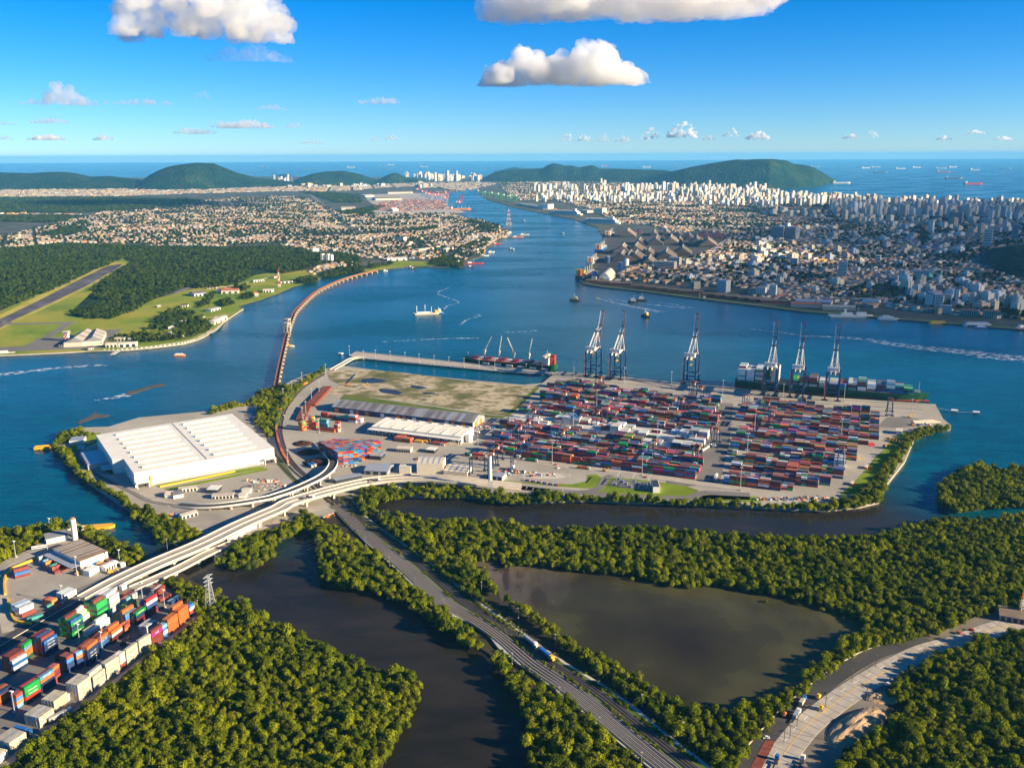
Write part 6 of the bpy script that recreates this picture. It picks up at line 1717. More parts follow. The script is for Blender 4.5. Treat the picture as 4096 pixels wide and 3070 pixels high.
def liner(F_, x, y, rz, L, label):
 t = ship('cruise_ship', label, 'cruise ship', F_(x, y, 0), rz, L, L * .14, 11, 'white', None, 'white', [('superstructure', 'white', -4, 0, 11, L * .80, L * .13, 12), ('superstructure', 'white', -10, 0, 23, L * .66, L * .11, 6), ('bridge', 'white', L * .36, 0, 20, L * .06, L * .145, 6), ('funnel', 'white', -L * .3, 0, 29, L * .07, L * .06, 12)])
 for k in range(4):
  for s in (-1, 1):
   obox(t, 'balcony_row', M['glass'], -4, s * (L * .065 + .1), 12.2 + k * 3, L * .77, .3, 1.4)
 return t
liner(CO, 810, 590, R(146), 240, 'nearer white cruise liner moored at the curving far quay')
liner(CO, 525, 520, R(142), 250, 'farther white cruise liner with grey stern moored behind the nearer one')
bulk(CO, 400, 490, R(140), 120, 'small white ship with orange stern by the far quay cranes', 'white', 'orange')
bulk(CN, 1690, 478, R(6), 150, 'orange-red ship seen stern on at the container terminal across the river', 'orange', 'white')
bulk(CN, 1535, 345, R(150), 140, 'cream ship on the river bend far away', 'cream', 'cream', 'cream'); bulk(CN, 1635, 333, R(170), 90, 'small red ship on the far river bend', 'red', 'white')
bulk(CN, 1800, 330, R(160), 120, 'white ship at the far bank near the river mouth', 'white', 'white', 'white')
for (x, y, L_, c, w) in ((1985, 755, 40, 'red', 'red workboat off the shipyard shore'), (2150, 700, 60, 'orange', 'orange workboat at the point under the river pylon'), (1800, 912, 70, 'red', 'red barge group beside the wooded point'), (1885, 850, 34, 'white', 'white yacht moored off the shipyard shore'), (2107, 798, 24, 'dark', 'dark launch in the middle of the river bend'), (1690, 900, 26, 'white', 'pale boat behind the wooded point'),
                         (1300, 945, 22, 'dark', 'dark fishing boat off the grassy shore, western'), (1318, 955, 20, 'dark', 'dark fishing boat off the grassy shore, eastern'), (1090, 972, 14, 'white', 'tiny white boat near the bridge landing'), (1780, 943, 22, 'dark', 'dark small boat south of the wooded point'), (1940, 820, 26, 'white', 'small white boat among the shipyard piers'), (2205, 680, 50, 'cream', 'cream barge east of the river pylon point')):
 ship('workboat', w, 'boat', CN(x, y, 0), R(8), L_, L_ * .24, 3, c, None, c, [('cabin', 'white', -L_ * .2, 0, 3, L_ * .2, L_ * .16, 4), ('mast', 'cream', 0, 0, 3, .8, .8, L_ * .2)])
for (x, y, L_) in ((500, 670, 26), (190, 567, 20), (100, 798, 20)):
 ship('launch', 'tiny boat on the open water of the river bend', 'boat', CO(x, y, 0), R(-30), L_, 6, 2.5, 'white', None, 'white', [('cabin', 'white', 0, 0, 2.5, L_ * .4, 4, 3)])
# ships at anchor on the sea
SEA = [(2600 + x / 1.4786, 400 + y / 1.4786, c) for x, y, c in ((1275, 400, 'cream'), (1335, 395, 'cream'), (1480, 404, 'cream'), (1575, 397, 'cream'), (1735, 425, 'hullred'), (1790, 395, 'cream'), (1720, 402, 'white'), (1795, 462, 'grey'), (1910, 495, 'red'), (2100, 403, 'cream'), (1920, 412, 'grey'), (1365, 425, 'grey'), (975, 392, 'cream'), (1130, 490, 'white'))]
SEA += [(1000 + x / 2.0109, 600 + y / 2.0109, 'cream') for x, y in ((118, 134), (812, 137), (1070, 126), (1372, 108), (1400, 132), (1135, 116))] + [(2000 + x / 2.0109, 600 + y / 2.0109, c) for x, y, c in ((845, 126, 'red'), (1180, 136, 'cream'), (1440, 113, 'cream'))]
for k, (x, y, c) in enumerate(SEA):
 p = unp(x, y + 1, 0)
 s = min(260, 150 + p.length / 160)
 t = empty('anchored_ship', (p.x, p.y, 0), R(random.uniform(-20, 20)), '%s hulled ship lying at anchor on the open sea' % c, 'ship', 'ships at anchor')
 hull_mesh(s, s * .15, s * .07).build('hull', M[c], t)
 obox(t, 'bridge_house', M['white'], -s * .38, 0, s * .07, s * .1, s * .12, s * .09)

# foam: wakes drawn on the water, each a thin ragged sheet
t_ = NT('wake_foam')
n = t_.noise(.09, 6, t_.mapping(scale=(1, 1.5, 1)))
al = t_.ramp(n, [(.46, (0, 0, 0)), (.62, (1, 1, 1))])
t_.set((.62, .68, .72), .6, 0, .2); t_.l.new(al, t_.b.inputs['Alpha'])
def wake(pts, w0, w1, z=.12):
 P = smooth_path([Vector((p.x, p.y, z)) for p in pts], 8)
 mb = MB(); n = len(P); v = []; f = []
 for i, p in enumerate(P):
  a = P[max(i - 1, 0)]; b = P[min(i + 1, n - 1)]; d = (b - a).normalized(); w = (w0 + (w1 - w0) * i / n) / 2 * random.uniform(.75, 1.25)
  v += [(p.x - d.y * w, p.y + d.x * w, z), (p.x + d.y * w, p.y - d.x * w, z)]
 for i in range(n - 1): f.append((2 * i, 2 * i + 2, 2 * i + 3, 2 * i + 1))
 mb.add(v, f); o = mb.build('wake', t_.m); o['kind'] = 'stuff'
wake([CK(790, 290, 0), CK(900, 315, 0), CK(1050, 348, 0), CK(1300, 395, 0)], 6, 26)
wake([CK(800, 285, 0), CK(950, 300, 0), CK(1120, 325, 0), CK(1500, 365, 0)], 3, 14)
wake([CK(1165, 305, 0), CK(1400, 335, 0), CK(1560, 365, 0)], 5, 12)
wake([CL(620, 265, 0), CL(800, 270, 0), CL(1050, 290, 0), CL(1250, 325, 0), CL(1500, 355, 0), CL(1800, 385, 0), CL(2000, 415, 0), CL(2212, 430, 0), CL(2500, 470, 0)], 10, 70)
wake([CL(180, 210, 0), CL(400, 235, 0), CL(620, 268, 0)], 4, 10)
wake([CQ(-200, 1105, 0), CQ(0, 1100, 0), CQ(300, 1065, 0), CQ(600, 1035, 0), CQ(900, 1020, 0)], 26, 8)
wake([CM(1840, 605, 0), CM(1600, 608, 0), CM(1300, 622, 0), CM(1000, 640, 0)], 7, 3)
wake([CM(2040, 558, 0), CM(2212, 552, 0), CK(300, 542, 0)], 6, 3)
wake([CM(1600, 200, 0), CM(1510, 240, 0), CM(1560, 270, 0), CM(1680, 315, 0), CM(1590, 345, 0), CM(1560, 375, 0)], 5, 5)
wake([CM(1810, 415, 0), CM(1855, 425, 0), CM(1750, 455, 0), CM(1690, 500, 0)], 5, 5)
wake([CA(830, 155, 0), CA(700, 180, 0), CA(560, 200, 0)], 20, 4)
# sandbanks
for nm, pg in (('sandbank', cl(CA, (815, 150), (830, 125), (880, 122), (1000, 85), (1090, 68), (1130, 72), (1120, 85), (1040, 95), (930, 130), (850, 158), z=0)), ('sandbank', cl(CA, (418, 385), (440, 365), (520, 330), (565, 295), (600, 315), (685, 318), (660, 335), (560, 345), (470, 375), (440, 390), z=0))):
 m = MB(); m.prism([(p.x, p.y) for p in pg], -1, .35); o = m.build(nm, M['sandbank']); o['kind'] = 'structure'

# ------------------------------------------------------------------ vehicles
WHEEL = MB(); WHEEL.hcyl((0, -.2, 0), (0, .2, 0), .52, 10); WHEEL = WHEEL.mesh('wheel', M['black'])
def wheels(t, xs, w=2.3, r=1.0):
 for x in xs:
  for s in (-1, 1):
   o = link(bpy.data.objects.new('wheel', WHEEL), t); o.location = (x, s * w / 2, .52 * r); o.scale = (r, 1, r)
def truck(loc, rz, label, cab='white', load=None, L=12.5, h=2.6, cat='lorry'):
 t = empty('lorry', loc, rz, label, cat)
 obox(t, 'chassis', M['dark'], L / 2 - 7.5, 0, .75, L + 3, 1.0, .4)
 c = obox(t, 'cab', M[cab], L / 2 + 1.6, 0, .9, 2.4, 2.5, 2.7)
 m = MB(); m.box(L / 2 + 2.83, 0, 2.2, .06, 2.2, 1.0); m.build('windscreen', M['glass'], c)
 if load: obox(t, 'trailer_body', M[load], 0 - .5, 0, 1.25, L, 2.5, h)
 else: obox(t, 'flatbed', M['dark'], -.5, 0, 1.2, L, 2.4, .25)
 wheels(t, (-L / 2 + 1, -L / 2 + 2.3, L / 2 - 2, L / 2 + 1.8))
 return t
truck(CC(448, 790), TU, 'lorry with bright green container before the front row', 'white', 'green')
truck(CC(868, 852), TU, 'lorry with orange container before the front row', 'white', 'orange')
truck(CC(1938, 925), TU - math.pi / 2, 'white lorry driving out of the lane between the container fields', 'white', 'white')
truck(mid(CG, 900, 222, 905, 226, 12.2), R(8), 'flatbed lorry with white cab near the viaduct crest', 'white', None)
truck(CG(415, 352, 12.2), R(20), 'flatbed lorry with white cab lower down the viaduct', 'white', None)
truck(CF(195, 1275), R(-18) + math.pi * 0 , 'bright blue lorry parked by the cream containers bottom left', 'blue', 'blue', 10)
truck(CF(520, 1150), R(55), 'long grey trailer lorry beside the cream containers bottom left', 'white', 'grey', 13)
for k, (x, y, w) in enumerate(((445, 118, 'left'), (468, 112, 'right'))):
 truck(CG(x, y), R(-55), 'blue covered lorry at the ramp foot, %s of two' % w, 'white', 'blue', 9)
for k in range(5): truck(CC(1835 + k * 12, 712 - k * 8), R(60), 'white lorry parked at the east side of the west field', 'white', 'white', 8)
truck(CB(1640, 748), R(-16), 'red and white bus like lorry at the yard entrance', 'white', 'red', 13)
truck(CB(1550, 745), R(-40), 'white cabbed green truck crossing the open yard', 'white', 'green', 7)
for k in range(7):
 truck(CK(70 + (k - 3) * 94 * 1.0, 836 + (k - 3) * 9.5), TU, 'white tank trailer parked along the berth pier', 'white', 'white', 9, 2.0) if k not in (0,) else None
for (x, y, a, c, l, w) in ((327, 545, 55, 'blue', 'concrete', 'blue tipper lorry on the dark new road'), (302, 600, 55, 'white', 'galv', 'white tanker lorry on the dark new road'), (325, 795, 60, 'white', None, 'white lorry at the bottom of the concrete road'), (215, 795, 60, 'blue', None, 'small blue vehicle at the bottom of the new road')):
 truck(CJ(x, y, 1.8), R(a), w, c, l, 7 if l else 4)
def machine(loc, rz, label, col, name='road_roller', arm=False, cat='machine'):
 t = empty(name, loc, rz, label, cat)
 obox(t, 'body', M[col], 0, 0, .9, 4.2, 2.2, 1.4); obox(t, 'cab', M[col], -.5, 0, 2.3, 1.8, 1.8, 1.4)
 wheels(t, (-1.5, 1.5), 2.2, 1.3)
 if arm:
  m = MB(); m.bar((1.5, 0, 2), (5, 0, 5.5), .5); m.bar((5, 0, 5.5), (7.5, 0, 1.5), .4); m.build('arm', M[col], t)
 return t
machine(CJ(253, 597, 1.8), R(50), 'orange road roller at the left edge of the new road', 'orange'); machine(CJ(397, 520, 1.8), R(50), 'yellow road roller on the dark new road', 'yellow')
machine(CJ(408, 568, 1.8), R(60), 'yellow paver on the strip between both roads', 'yellow', 'paver'); machine(CG(575, 498), R(20), 'orange excavator by the tracks below the viaduct', 'orange', 'excavator', True)
machine(CT(565, 445), R(20), 'yellow forklift at the corner of the brown roofed warehouse', 'yellow', 'forklift', True); machine(CT(800, 438), R(20), 'yellow loader among the cabins by the viaduct start', 'yellow', 'loader', True)
machine(CB(718, 183), 0, 'yellow excavator on the sandy waste ground', 'yellow', 'excavator', True); machine(CB(580, 182), 0, 'orange loader at the west side of the waste ground', 'orange', 'loader', True)
machine(CF(1090, 505), R(55), 'dark reach stacker in the near yard aisle', 'dark', 'reach_stacker', True); machine(CL(1368, 865), 0, 'yellow machine at the foot of the quay end light mast', 'yellow', 'mobile_crane', True)
machine(CC(1040, 872), TU, 'yellow loader between the substation lawn and front row', 'yellow', 'loader', True); machine(CB(1215, 640), TU, 'white and yellow forklift under the ribbed warehouse canopy', 'yellow', 'forklift', True)
def car(loc, rz, label, col='white'):
 t = empty('parked_car', loc, rz, label, 'car', 'parked cars')
 obox(t, 'body', M[col], 0, 0, .35, 4.3, 1.8, .65); obox(t, 'cabin', M['glass'], -.2, 0, 1.0, 2.3, 1.6, .5); obox(t, 'roof', M[col], -.2, 0, 1.5, 2.0, 1.5, .12)
 wheels(t, (-1.3, 1.3), 1.6, .62)
for k in range(24):
 car(CC(400 + k * 11.5, 945 + k * 1.8), TU + math.pi / 2, '%s car in the long row beside the verge' % ('white', 'dark', 'blue', 'red')[k % 4], ('white', 'dark', 'blue', 'red')[k % 4])
for k, (F_, x, y, c) in enumerate(((CC, 315, 798, 'white'), (CC, 670, 848, 'white'), (CC, 655, 820, 'red'), (CC, 1375, 920, 'red'), (CJ, 993, 245, 'red'), (CJ, 1046, 232, 'red'), (CJ, 175, 690, 'white'), (CJ, 690, 462, 'white'), (CE, 880, 625, 'white'), (CB, 1670, 575, 'red'), (CB, 1490, 650, 'white'), (CB, 68, 425, 'white'))):
 car(F_(x, y, 3.0 if F_ is not CJ else 1.9), R(30 * k), '%s car standing alone %s' % (c, ('by the front row west', 'before the front row', 'near a light mast', 'by the substation', 'on the right road far', 'on the right road farther', 'on the new road', 'by the earth bank', 'at the viaduct start', 'by the gas tank', 'by the ribbed warehouse', 'by the curved railway')[k]), c)
for (F_, x, y, rz, L_, lb) in ((CT, 285, 258, R(22), 13, 'white and blue bus parked beside the west trees'),):
 t = empty('bus', F_(x, y), rz, lb, 'bus'); obox(t, 'body', M['white'], 0, 0, .5, L_, 2.5, 2.7); obox(t, 'window_band', M['glass'], 0, 0, 1.7, L_ + .05, 2.56, .8); obox(t, 'skirt', M['blue'], 0, 0, .45, L_ + .04, 2.55, .5); wheels(t, (-4, 4), 2.3)

# container train on the curve
TR = smooth_path([CB(262, 165, 3.6), CB(205, 195, 3.6), CB(150, 240, 3.6), CB(100, 295, 3.6), CB(60, 355, 3.6), CB(28, 430, 3.6), CB(12, 500, 3.6), CB(14, 570, 3.6), CB(32, 650, 3.6), CB(62, 730, 3.6), CB(100, 795, 3.6)], 8)
track('outermost curved railway track carrying the container train', [Vector((p.x, p.y, 0)) for p in TR[::8]] + [TR[-1]], 2.9, 2.9)
tc = 'oooogogoRbroobggoboorRoorr'
for k, (p, h) in enumerate(along(TR, 13.6, 7)):
 t = empty('flat_wagon', (p.x, p.y, 3.5), h, 'flat wagon of the container train, under a %s container' % CODE[tc[k % len(tc)]], 'wagon', 'wagons of the container train')
 obox(t, 'deck', M['rust'], 0, 0, .55, 13, 2.6, .35)
 for s in (-1, 1): obox(t, 'bogie', M['dark'], s * 4.6, 0, .1, 2.2, 2.0, .5)
 CONT.append(dict(x=p.x, y=p.y, z=4.45, rz=h, len=12.2, col=CODE[tc[k % len(tc)]], ctx='on the curved train', level=0, top=True, n=1, logo=None))
# locomotives on the dark track
lp = between(.69, 60)
pa = CI(218, 262, 2.9); pb = CI(285, 318, 2.9)
for (p, q, c1, c2, lb) in ((CI(192, 244, 3.5), CI(243, 285, 3.5), 'grey', 'white', 'grey and white locomotive coupled behind the blue one'), (CI(248, 290, 3.5), CI(308, 338, 3.5), 'blue', 'yellow', 'blue locomotive with yellow nose on the dark track')):
 d = q - p; L_ = d.length; c = (p + q) / 2
 t = empty('locomotive', c, math.atan2(d.y, d.x), lb, 'locomotive', 'locomotives')
 obox(t, 'hood', M[c1], -1, 0, 1.3, L_ * .8, 2.3, 2.4); obox(t, 'cab', M[c2], L_ * .36, 0, 1.3, L_ * .16, 2.8, 3.0); obox(t, 'nose', M[c2], L_ * .47, 0, 1.3, L_ * .06, 2.2, 1.6); obox(t, 'underframe', M['dark'], 0, 0, .6, L_, 2.7, .7)
 for s in (-1, 1): obox(t, 'bogie', M['dark'], s * L_ * .3, 0, .1, 3.4, 2.2, .6)
 obox(t, 'tail', M['yellow'] if c2 == 'yellow' else M['white'], -L_ * .45, 0, 1.3, L_ * .08, 2.4, 2.4)

# long rusty rail piles and scrap
def bars_pile(A, B, n, h, label, name='steel_pile', cat='steel pile', mat='rust', wid=18, cols=3):
 d = B - A; L_ = d.length; t = empty(name, A, math.atan2(d.y, d.x), label, cat)
 for j in range(cols):
  for k in range(n):
   for i in range(h):
    x0 = random.uniform(0, 1.2)
    obox(t, 'bar', M[mat], L_ * (j + .5) / cols + x0, -wid * (k + .5) / n, .1 + i * 1.05, L_ / cols - 1.4, wid / n * .82, .95)
bars_pile(CB(245, 352), CB(385, 205), 5, 4, 'long rust red pile of stacked rails beside the curved yard', wid=15)
bars_pile(CB(170, 465), CB(225, 360), 4, 4, 'second rust red rail pile nearer the orange boxes', wid=13, cols=2)
def heap(loc, sx, sy, h, mat, label, name='scrap_heap', cat='heap', seed=0, pieces=0, rz=0):
 t = empty(name, loc, rz, label, cat)
 n = 18; V = []; F = []; 
 for i in range(n + 1):
  for j in range(n + 1):
   x, y = i / n * 2 - 1, j / n * 2 - 1
   r = max(0, 1 - (x * x + y * y) ** .9)
   z = h * r ** .6 * (.55 + .9 * float(fbm(np.array([x * 3 + seed]), np.array([y * 3.0]), 3, seed)[0])) - .3
   V.append((x * sx / 2, y * sy / 2, z))
 for i in range(n):
  for j in range(n):
   a = i * (n + 1) + j; F.append((a, a + n + 1, a + n + 2, a + 1))
 m = MB(); m.add(V, F); m.build('mound', M[mat], t)
 rg = random.Random(seed)
 for k in range(pieces):
  a = rg.uniform(0, 6.28); r = rg.uniform(0, .42)
  obox(t, 'piece', M[rg.choice(['rust', 'galv', 'white', 'blue', 'dark', 'orange', 'grey', 'concrete'])], math.cos(a) * sx * r, math.sin(a) * sy * r, h * .2 * rg.random(), rg.uniform(1, 4), rg.uniform(.8, 2.5), rg.uniform(.5, 2.4), rg.uniform(0, 3))
 return t
M['coke'] = ground('dark_ore', [(.35, (.03, .015, .012)), (.65, (.08, .03, .02))], .05, .6)
heap(CB(225, 650), 26, 22, 4, 'coke', 'dark ore heap nearest the orange stack', seed=1); heap(CB(270, 720), 30, 24, 4, 'coke', 'dark ore heap in the middle of the ramp loop', seed=2); heap(CB(345, 800), 36, 26, 5, 'coke', 'dark red ore heap beside the ramp hairpin', seed=3)
heap(CA(1930, 905), 60, 34, 2.5, 'yard2', 'sprawling scrap and machinery pile in the compound by the ramp', seed=4, pieces=90)
heap(CA(1900, 850), 46, 12, 1.5, 'sand', 'long pale debris pile at the compound back', seed=5, pieces=26)
heap(CB(1240, 775), 44, 16, 1.2, 'yard2', 'cluster of red and white machinery parts on the open yard', seed=6, pieces=40)
heap(CA(1200, 1130), 44, 14, 1.2, 'yard2', 'clutter of white and yellow plant at the isthmus edge', seed=7, pieces=34)
heap(CB(900, 1000), 50, 8, .8, 'yard2', 'coloured drums and parts under the viaduct', seed=8, pieces=30)
heap(CB(1900, 880), 40, 26, .8, 'yard2', 'red and blue spare parts beside the parked yard cranes', seed=9, pieces=40)
heap(CC(560, 905), 70, 26, .7, 'sand', 'pale building rubble on the open lot by the car row', seed=10, pieces=26)
heap(CD(760, 1005), 60, 10, .8, 'sand', 'rows of rusty fittings on the bank below the east field', seed=11, pieces=70)
heap(CD(1010, 1000), 52, 12, 1.2, 'concrete', 'broken concrete pieces at the south east bank', seed=12, pieces=50)
heap(CD(1310, 990), 34, 10, 1.0, 'yard2', 'clutter of plates near the south east corner', seed=13, pieces=36)
heap(CD(1330, 705), 24, 10, 2, 'earth', 'dry brown rubble heap east of the container field', seed=14)
heap(CB(1700, 520), 40, 14, 1.2, 'yard2', 'timber and steel clutter off the grey warehouse gable', seed=15, pieces=40)
heap(CB(620, 830), 40, 6, .6, 'yard2', 'orange barriers along the patchwork block foot', seed=16, pieces=16)
heap(CD(1830, 460), 44, 14, 1.0, 'yard2', 'clutter at the quay end by the mangroves', seed=17, pieces=36)
t = empty('steel_beams', CD(1770, 450), R(10), 'long cream beams laid side by side at the quay end', 'beams')
for k in range(5): obox(t, 'beam', M['cream'], 20, k * 3, .2, 40 - k * 2, 1, 1)
for (x, y, s, lb) in ((1620, 572, 5, 'yellow frames in a row on the far lawn'), (1592, 618, 1, 'single yellow spreader frame on the lawn')):
 t = empty('spreader_frame', CD(x, y), R(-30), lb, 'frame')
 for k in range(s): obox(t, 'beam', M['yellow'], k * 4 - 6, 0, .2, 1.2, 12, 1); 
 obox(t, 'beam', M['yellow'], 0, 6, .3, s * 4 + 4, 1.2, 1); obox(t, 'beam', M['yellow'], 0, -6, .3, s * 4 + 4, 1.2, 1)
for k, (x, y) in enumerate(((1410, 775), (1305, 895))):
 t = empty('orange_bin', CD(x, y), R(60), 'orange skip on the lawn edge, %s of two' % ('farther', 'nearer')[k], 'skip'); obox(t, 'tub', M['orange'], 0, 0, 0, 10, 3, 2.6); obox(t, 'rim', M['cream'], 0, 0, 2.6, 10.2, 3.2, .2)
# substation
t = empty('substation', CC(1290, 985), TU, 'electrical substation with many grey posts on the lawn', 'substation')
obox(t, 'gravel_pad', M['ballast'], 0, 0, .12, 56, 24, .2)
for i in range(9):
 for j in range(4):
  obox(t, 'insulator_post', M['galv'], -24 + i * 6, -9 + j * 6, .3, .5, .5, 4 + (i * j) % 3 * 1.5)
  if (i + j) % 3 == 0: obox(t, 'transformer', M['grey'], -22 + i * 6, -8 + j * 6, .3, 2.4, 2, 2.6)
for i in range(3):
 m = MB(); m.bar((-20 + i * 18, -10, .3), (-20 + i * 18, -10, 12), .5); m.bar((-20 + i * 18, 10, .3), (-20 + i * 18, 10, 12), .5); m.bar((-20 + i * 18, -10, 12), (-20 + i * 18, 10, 12), .6); m.build('gantry', M['galv'], t)
# yellow barrier curves in the gravel yard
for pts, w in (([CT(330, 318), CT(240, 345), CT(150, 380), CT(85, 410), CT(45, 460), CT(32, 520), CT(38, 595)], 'long curved yellow barrier around the gravel yard'), ([CT(58, 625), CT(68, 680), CT(85, 740), CT(120, 790), CT(230, 808)], 'lower curved yellow barrier at the gravel yard foot')):
 P = smooth_path([Vector((p.x, p.y, 0)) for p in pts], 6)
 t = empty('yellow_barrier', (P[0].x, P[0].y, 3.0), 0, w, 'barrier')
 m = MB(); ribbon(m, [p - P[0] for p in P], -.8, .8, 2.0, 2.0); m.build('wall', M['yellow'], t)
road('service_road', [CT(330, 300), CT(200, 330), CT(80, 390), CT(20, 470), CT(10, 560), CT(20, 650), CT(40, 760), CT(60, 860)], 9, 3.08, M['concrete'])

# ------------------------------------------------------------------ the roads at the lower right
RC = smooth_path([CJ(120, 950, 1.6), CJ(205, 818, 1.6), CJ(330, 655, 1.6), CJ(440, 560, 1.6), CJ(570, 470, 1.6), CJ(720, 385, 1.6), CJ(850, 322, 1.6), CJ(1000, 280, 1.6), CJ(1150, 225, 1.6), CJ(1300, 190, 1.6)], 8)
m = MB(); m.prism([(p.x, p.y) for p in cl(CJ, (-20, 860), (100, 720), (230, 590), (340, 490), (460, 395), (600, 318), (750, 272), (870, 250), (950, 225), (1050, 180), (1170, 150), (1300, 140), (1300, 245), (1150, 265), (1060, 250), (1040, 300), (900, 330), (820, 395), (740, 440), (680, 480), (700, 540), (660, 620), (500, 740), (440, 900), (-20, 950), z=1.2)], .9, 1.45)
o = m.build('road_embankment', M['earth_grey']); o['kind'] = 'structure'
m = MB(); ribbon(m, RC, -9, 9, .12, .4); o = m.build('concrete_road', M['concrete']); o['kind'] = 'structure'
M['seam'] = flat('tar_seam', (.1, .09, .08), .9, .1)
m = MB()
for p, h in along(RC, 9): m.box(p.x, p.y, p.z + .125, .35, 17.5, .03, h, False)
o = m.build('road_joint', M['seam']); o['kind'] = 'structure'
m = MB(); ribbon(m, RC, -.16, .16, .19, .1); o = m.build('yellow_line', M['yellow']); o['kind'] = 'structure'
m = MB()
for p, h in along(RC, 16):
 q = Vector((-math.sin(h), math.cos(h), 0)) * 4.6
 m.box(p.x + q.x, p.y + q.y, p.z + .14, 6, .35, .05, h, False)
o = m.build('lane_dash', M['white']); o['kind'] = 'structure'
RA = smooth_path([CJ(40, 900, 1.5), CJ(130, 760, 1.5), CJ(250, 620, 1.5), CJ(350, 525, 1.5), CJ(470, 430, 1.5), CJ(600, 350, 1.5), CJ(720, 305, 1.5), CJ(860, 268, 1.5)], 8)
m = MB(); ribbon(m, RA, -6.5, 6.5, .14, .4); o = m.build('asphalt_road', M['asphalt']); o['kind'] = 'structure'
m = MB(); ribbon(m, RA, 7.2, 8.0, .5, .6); o = m.build('road_kerb', M['concrete_light']); o['kind'] = 'structure'
patch('excavated_strip', cl(CJ, (60, 900), (170, 700), (215, 700), (150, 830), (120, 900), z=1.6), 1.78, M['rust'])
patch('gravel_verge', cl(CJ, (300, 680), (360, 600), (430, 520), (560, 420), (660, 360), (700, 345), (620, 410), (500, 500), (400, 590), (330, 680), z=1.6), 1.7, M['ballast'])
t = heap(CJ(560, 640, 1.5), 62, 22, 4.5, 'earth', 'raw orange earth bank beside the concrete road', 'earth_bank', 'earth bank', 21, 0, R(48)); t.rotation_euler = (0, 0, R(38))
heap(CJ(665, 520, 1.5), 26, 14, 3, 'earth', 'small orange earth heap under the roadside trees', 'earth_bank', 'earth bank', 22)
for k, (x, y) in enumerate(((305, 640), (425, 695), (427, 555), (640, 385), (890, 240), (250, 710), (275, 690), (600, 530), (538, 450), (770, 300))):
 t = empty('utility_pole', CJ(x, y, 1.6), R(45), 'wooden utility pole along the concrete road', 'pole', 'utility poles')
 m = MB(); m.cyl(0, 0, 0, .22, 10, 6, .16); m.build('shaft', M['wood'], t); m = MB(); m.bar((-1.4, 0, 9.2), (1.4, 0, 9.2), .25); m.build('crossarm', M['wood'], t)
shed('roadside_shed', 'brown roofed open shed at the right edge beside the road end', 'shed', CJ(1165, 190, 1.4), CJ(1300, 215, 1.4), 18, 5, 1.2, M['concrete'], M['roofbrown'], doors=5)
b = CJ(1256, 172, 1.4)
t = empty('radio_mast', b, 0, 'yellow and white lattice mast at the right edge by the brown shed', 'mast'); m = MB(); lattice(m, 3.6, 1.6, 15, 5, .35); m.build('lattice', M['cream'], t); m = MB(); lattice(m, 1.6, 1.0, 15, 5, .3, 15); m.build('upper_lattice', M['orange'], t)
# few bushes on the pond edge
for k, (F_, x, y) in enumerate(((CG, 1725, 865), (CG, 1870, 850), (CG, 1940, 845), (CG, 1830, 885), (CJ, 250, 92), (CJ, 330, 100), (CJ, 415, 150), (CJ, 500, 185), (CJ, 175, 115), (CI, 612, 20))):
 p = F_(x, y, 1.3)
 o = empty('small_bush', (p.x, p.y, 1.0), k, 'small round bush standing in the shallows of the mud pond', 'bush', 'bushes in the pond')
 s = (.35, .5, .45, .3)[k % 4]; o.scale = (s * 1.6, s * 1.3, s)
 link(bpy.data.objects.new('crown', MANG[k % 5]), o)
# palms beside the silo warehouse
LEAFM = M['leaf_mangrove']
def palm(loc, h, label, group='palms'):
 t = empty('palm_tree', loc, random.uniform(0, 6), label, 'palm', group)
 m = MB(); m.cyl(0, 0, 0, .28, h, 6, .18); m.build('trunk', M['wood'], t)
 m = MB()
 for k in range(12):
  a = k * .5236; L_ = 3.4
  p0 = Vector((0, 0, h)); 
  prev = p0
  for j in range(1, 4):
   f = j / 3; q = Vector((math.cos(a) * L_ * f, math.sin(a) * L_ * f, h + .9 * math.sin(f * 2.2) - 1.2 * f * f))
   s = Vector((-math.sin(a), math.cos(a), 0)) * .45
   m.add([tuple(prev - s), tuple(q - s), tuple(q + s), tuple(prev + s)], [(0, 1, 2, 3)]); prev = q
 m.build('crown', LEAFM, t)
for k, (x, y) in enumerate(((1010, 430), (1105, 420), (870, 330), (830, 300), (1020, 400))):
 palm(CE(x, y, 1.5), 9, 'palm tree above the thicket right of the brown roofed warehouse')
for k, (x, y) in enumerate(((1985, 880), (1935, 860))): palm(CE(x, y, 1.5), 10, 'yellowish palm at the tip of the near mangrove wood')
# ------------------------------------------------------------------ clouds (real bodies far beyond and above the haze box)
def cloud_mat(name, dens, W=0):
 m = bpy.data.materials.new(name); m.use_nodes = True
 m.node_tree.nodes.clear()
 o = m.node_tree.nodes.new('ShaderNodeOutputMaterial'); v = m.node_tree.nodes.new('ShaderNodeVolumePrincipled')
 v.inputs['Color'].default_value = (1, 1, 1, 1); v.inputs['Density'].default_value = dens; v.inputs['Anisotropy'].default_value = .35
 if W:
  g = m.node_tree; n = g.nodes.new('ShaderNodeTexNoise'); n.inputs['Scale'].default_value = 14.0 / W; n.inputs['Detail'].default_value = 5; n.inputs['Roughness'].default_value = .6
  q = g.nodes.new('ShaderNodeNewGeometry'); r = g.nodes.new('ShaderNodeMapRange'); r.inputs[1].default_value = .36; r.inputs[2].default_value = .62; r.inputs[4].default_value = dens * 1.9
  g.links.new(q.outputs['Position'], n.inputs['Vector']); g.links.new(n.outputs[0], r.inputs[0]); g.links.new(r.outputs[0], v.inputs['Density'])
 m.node_tree.links.new(v.outputs[0], o.inputs['Volume'])
 return m
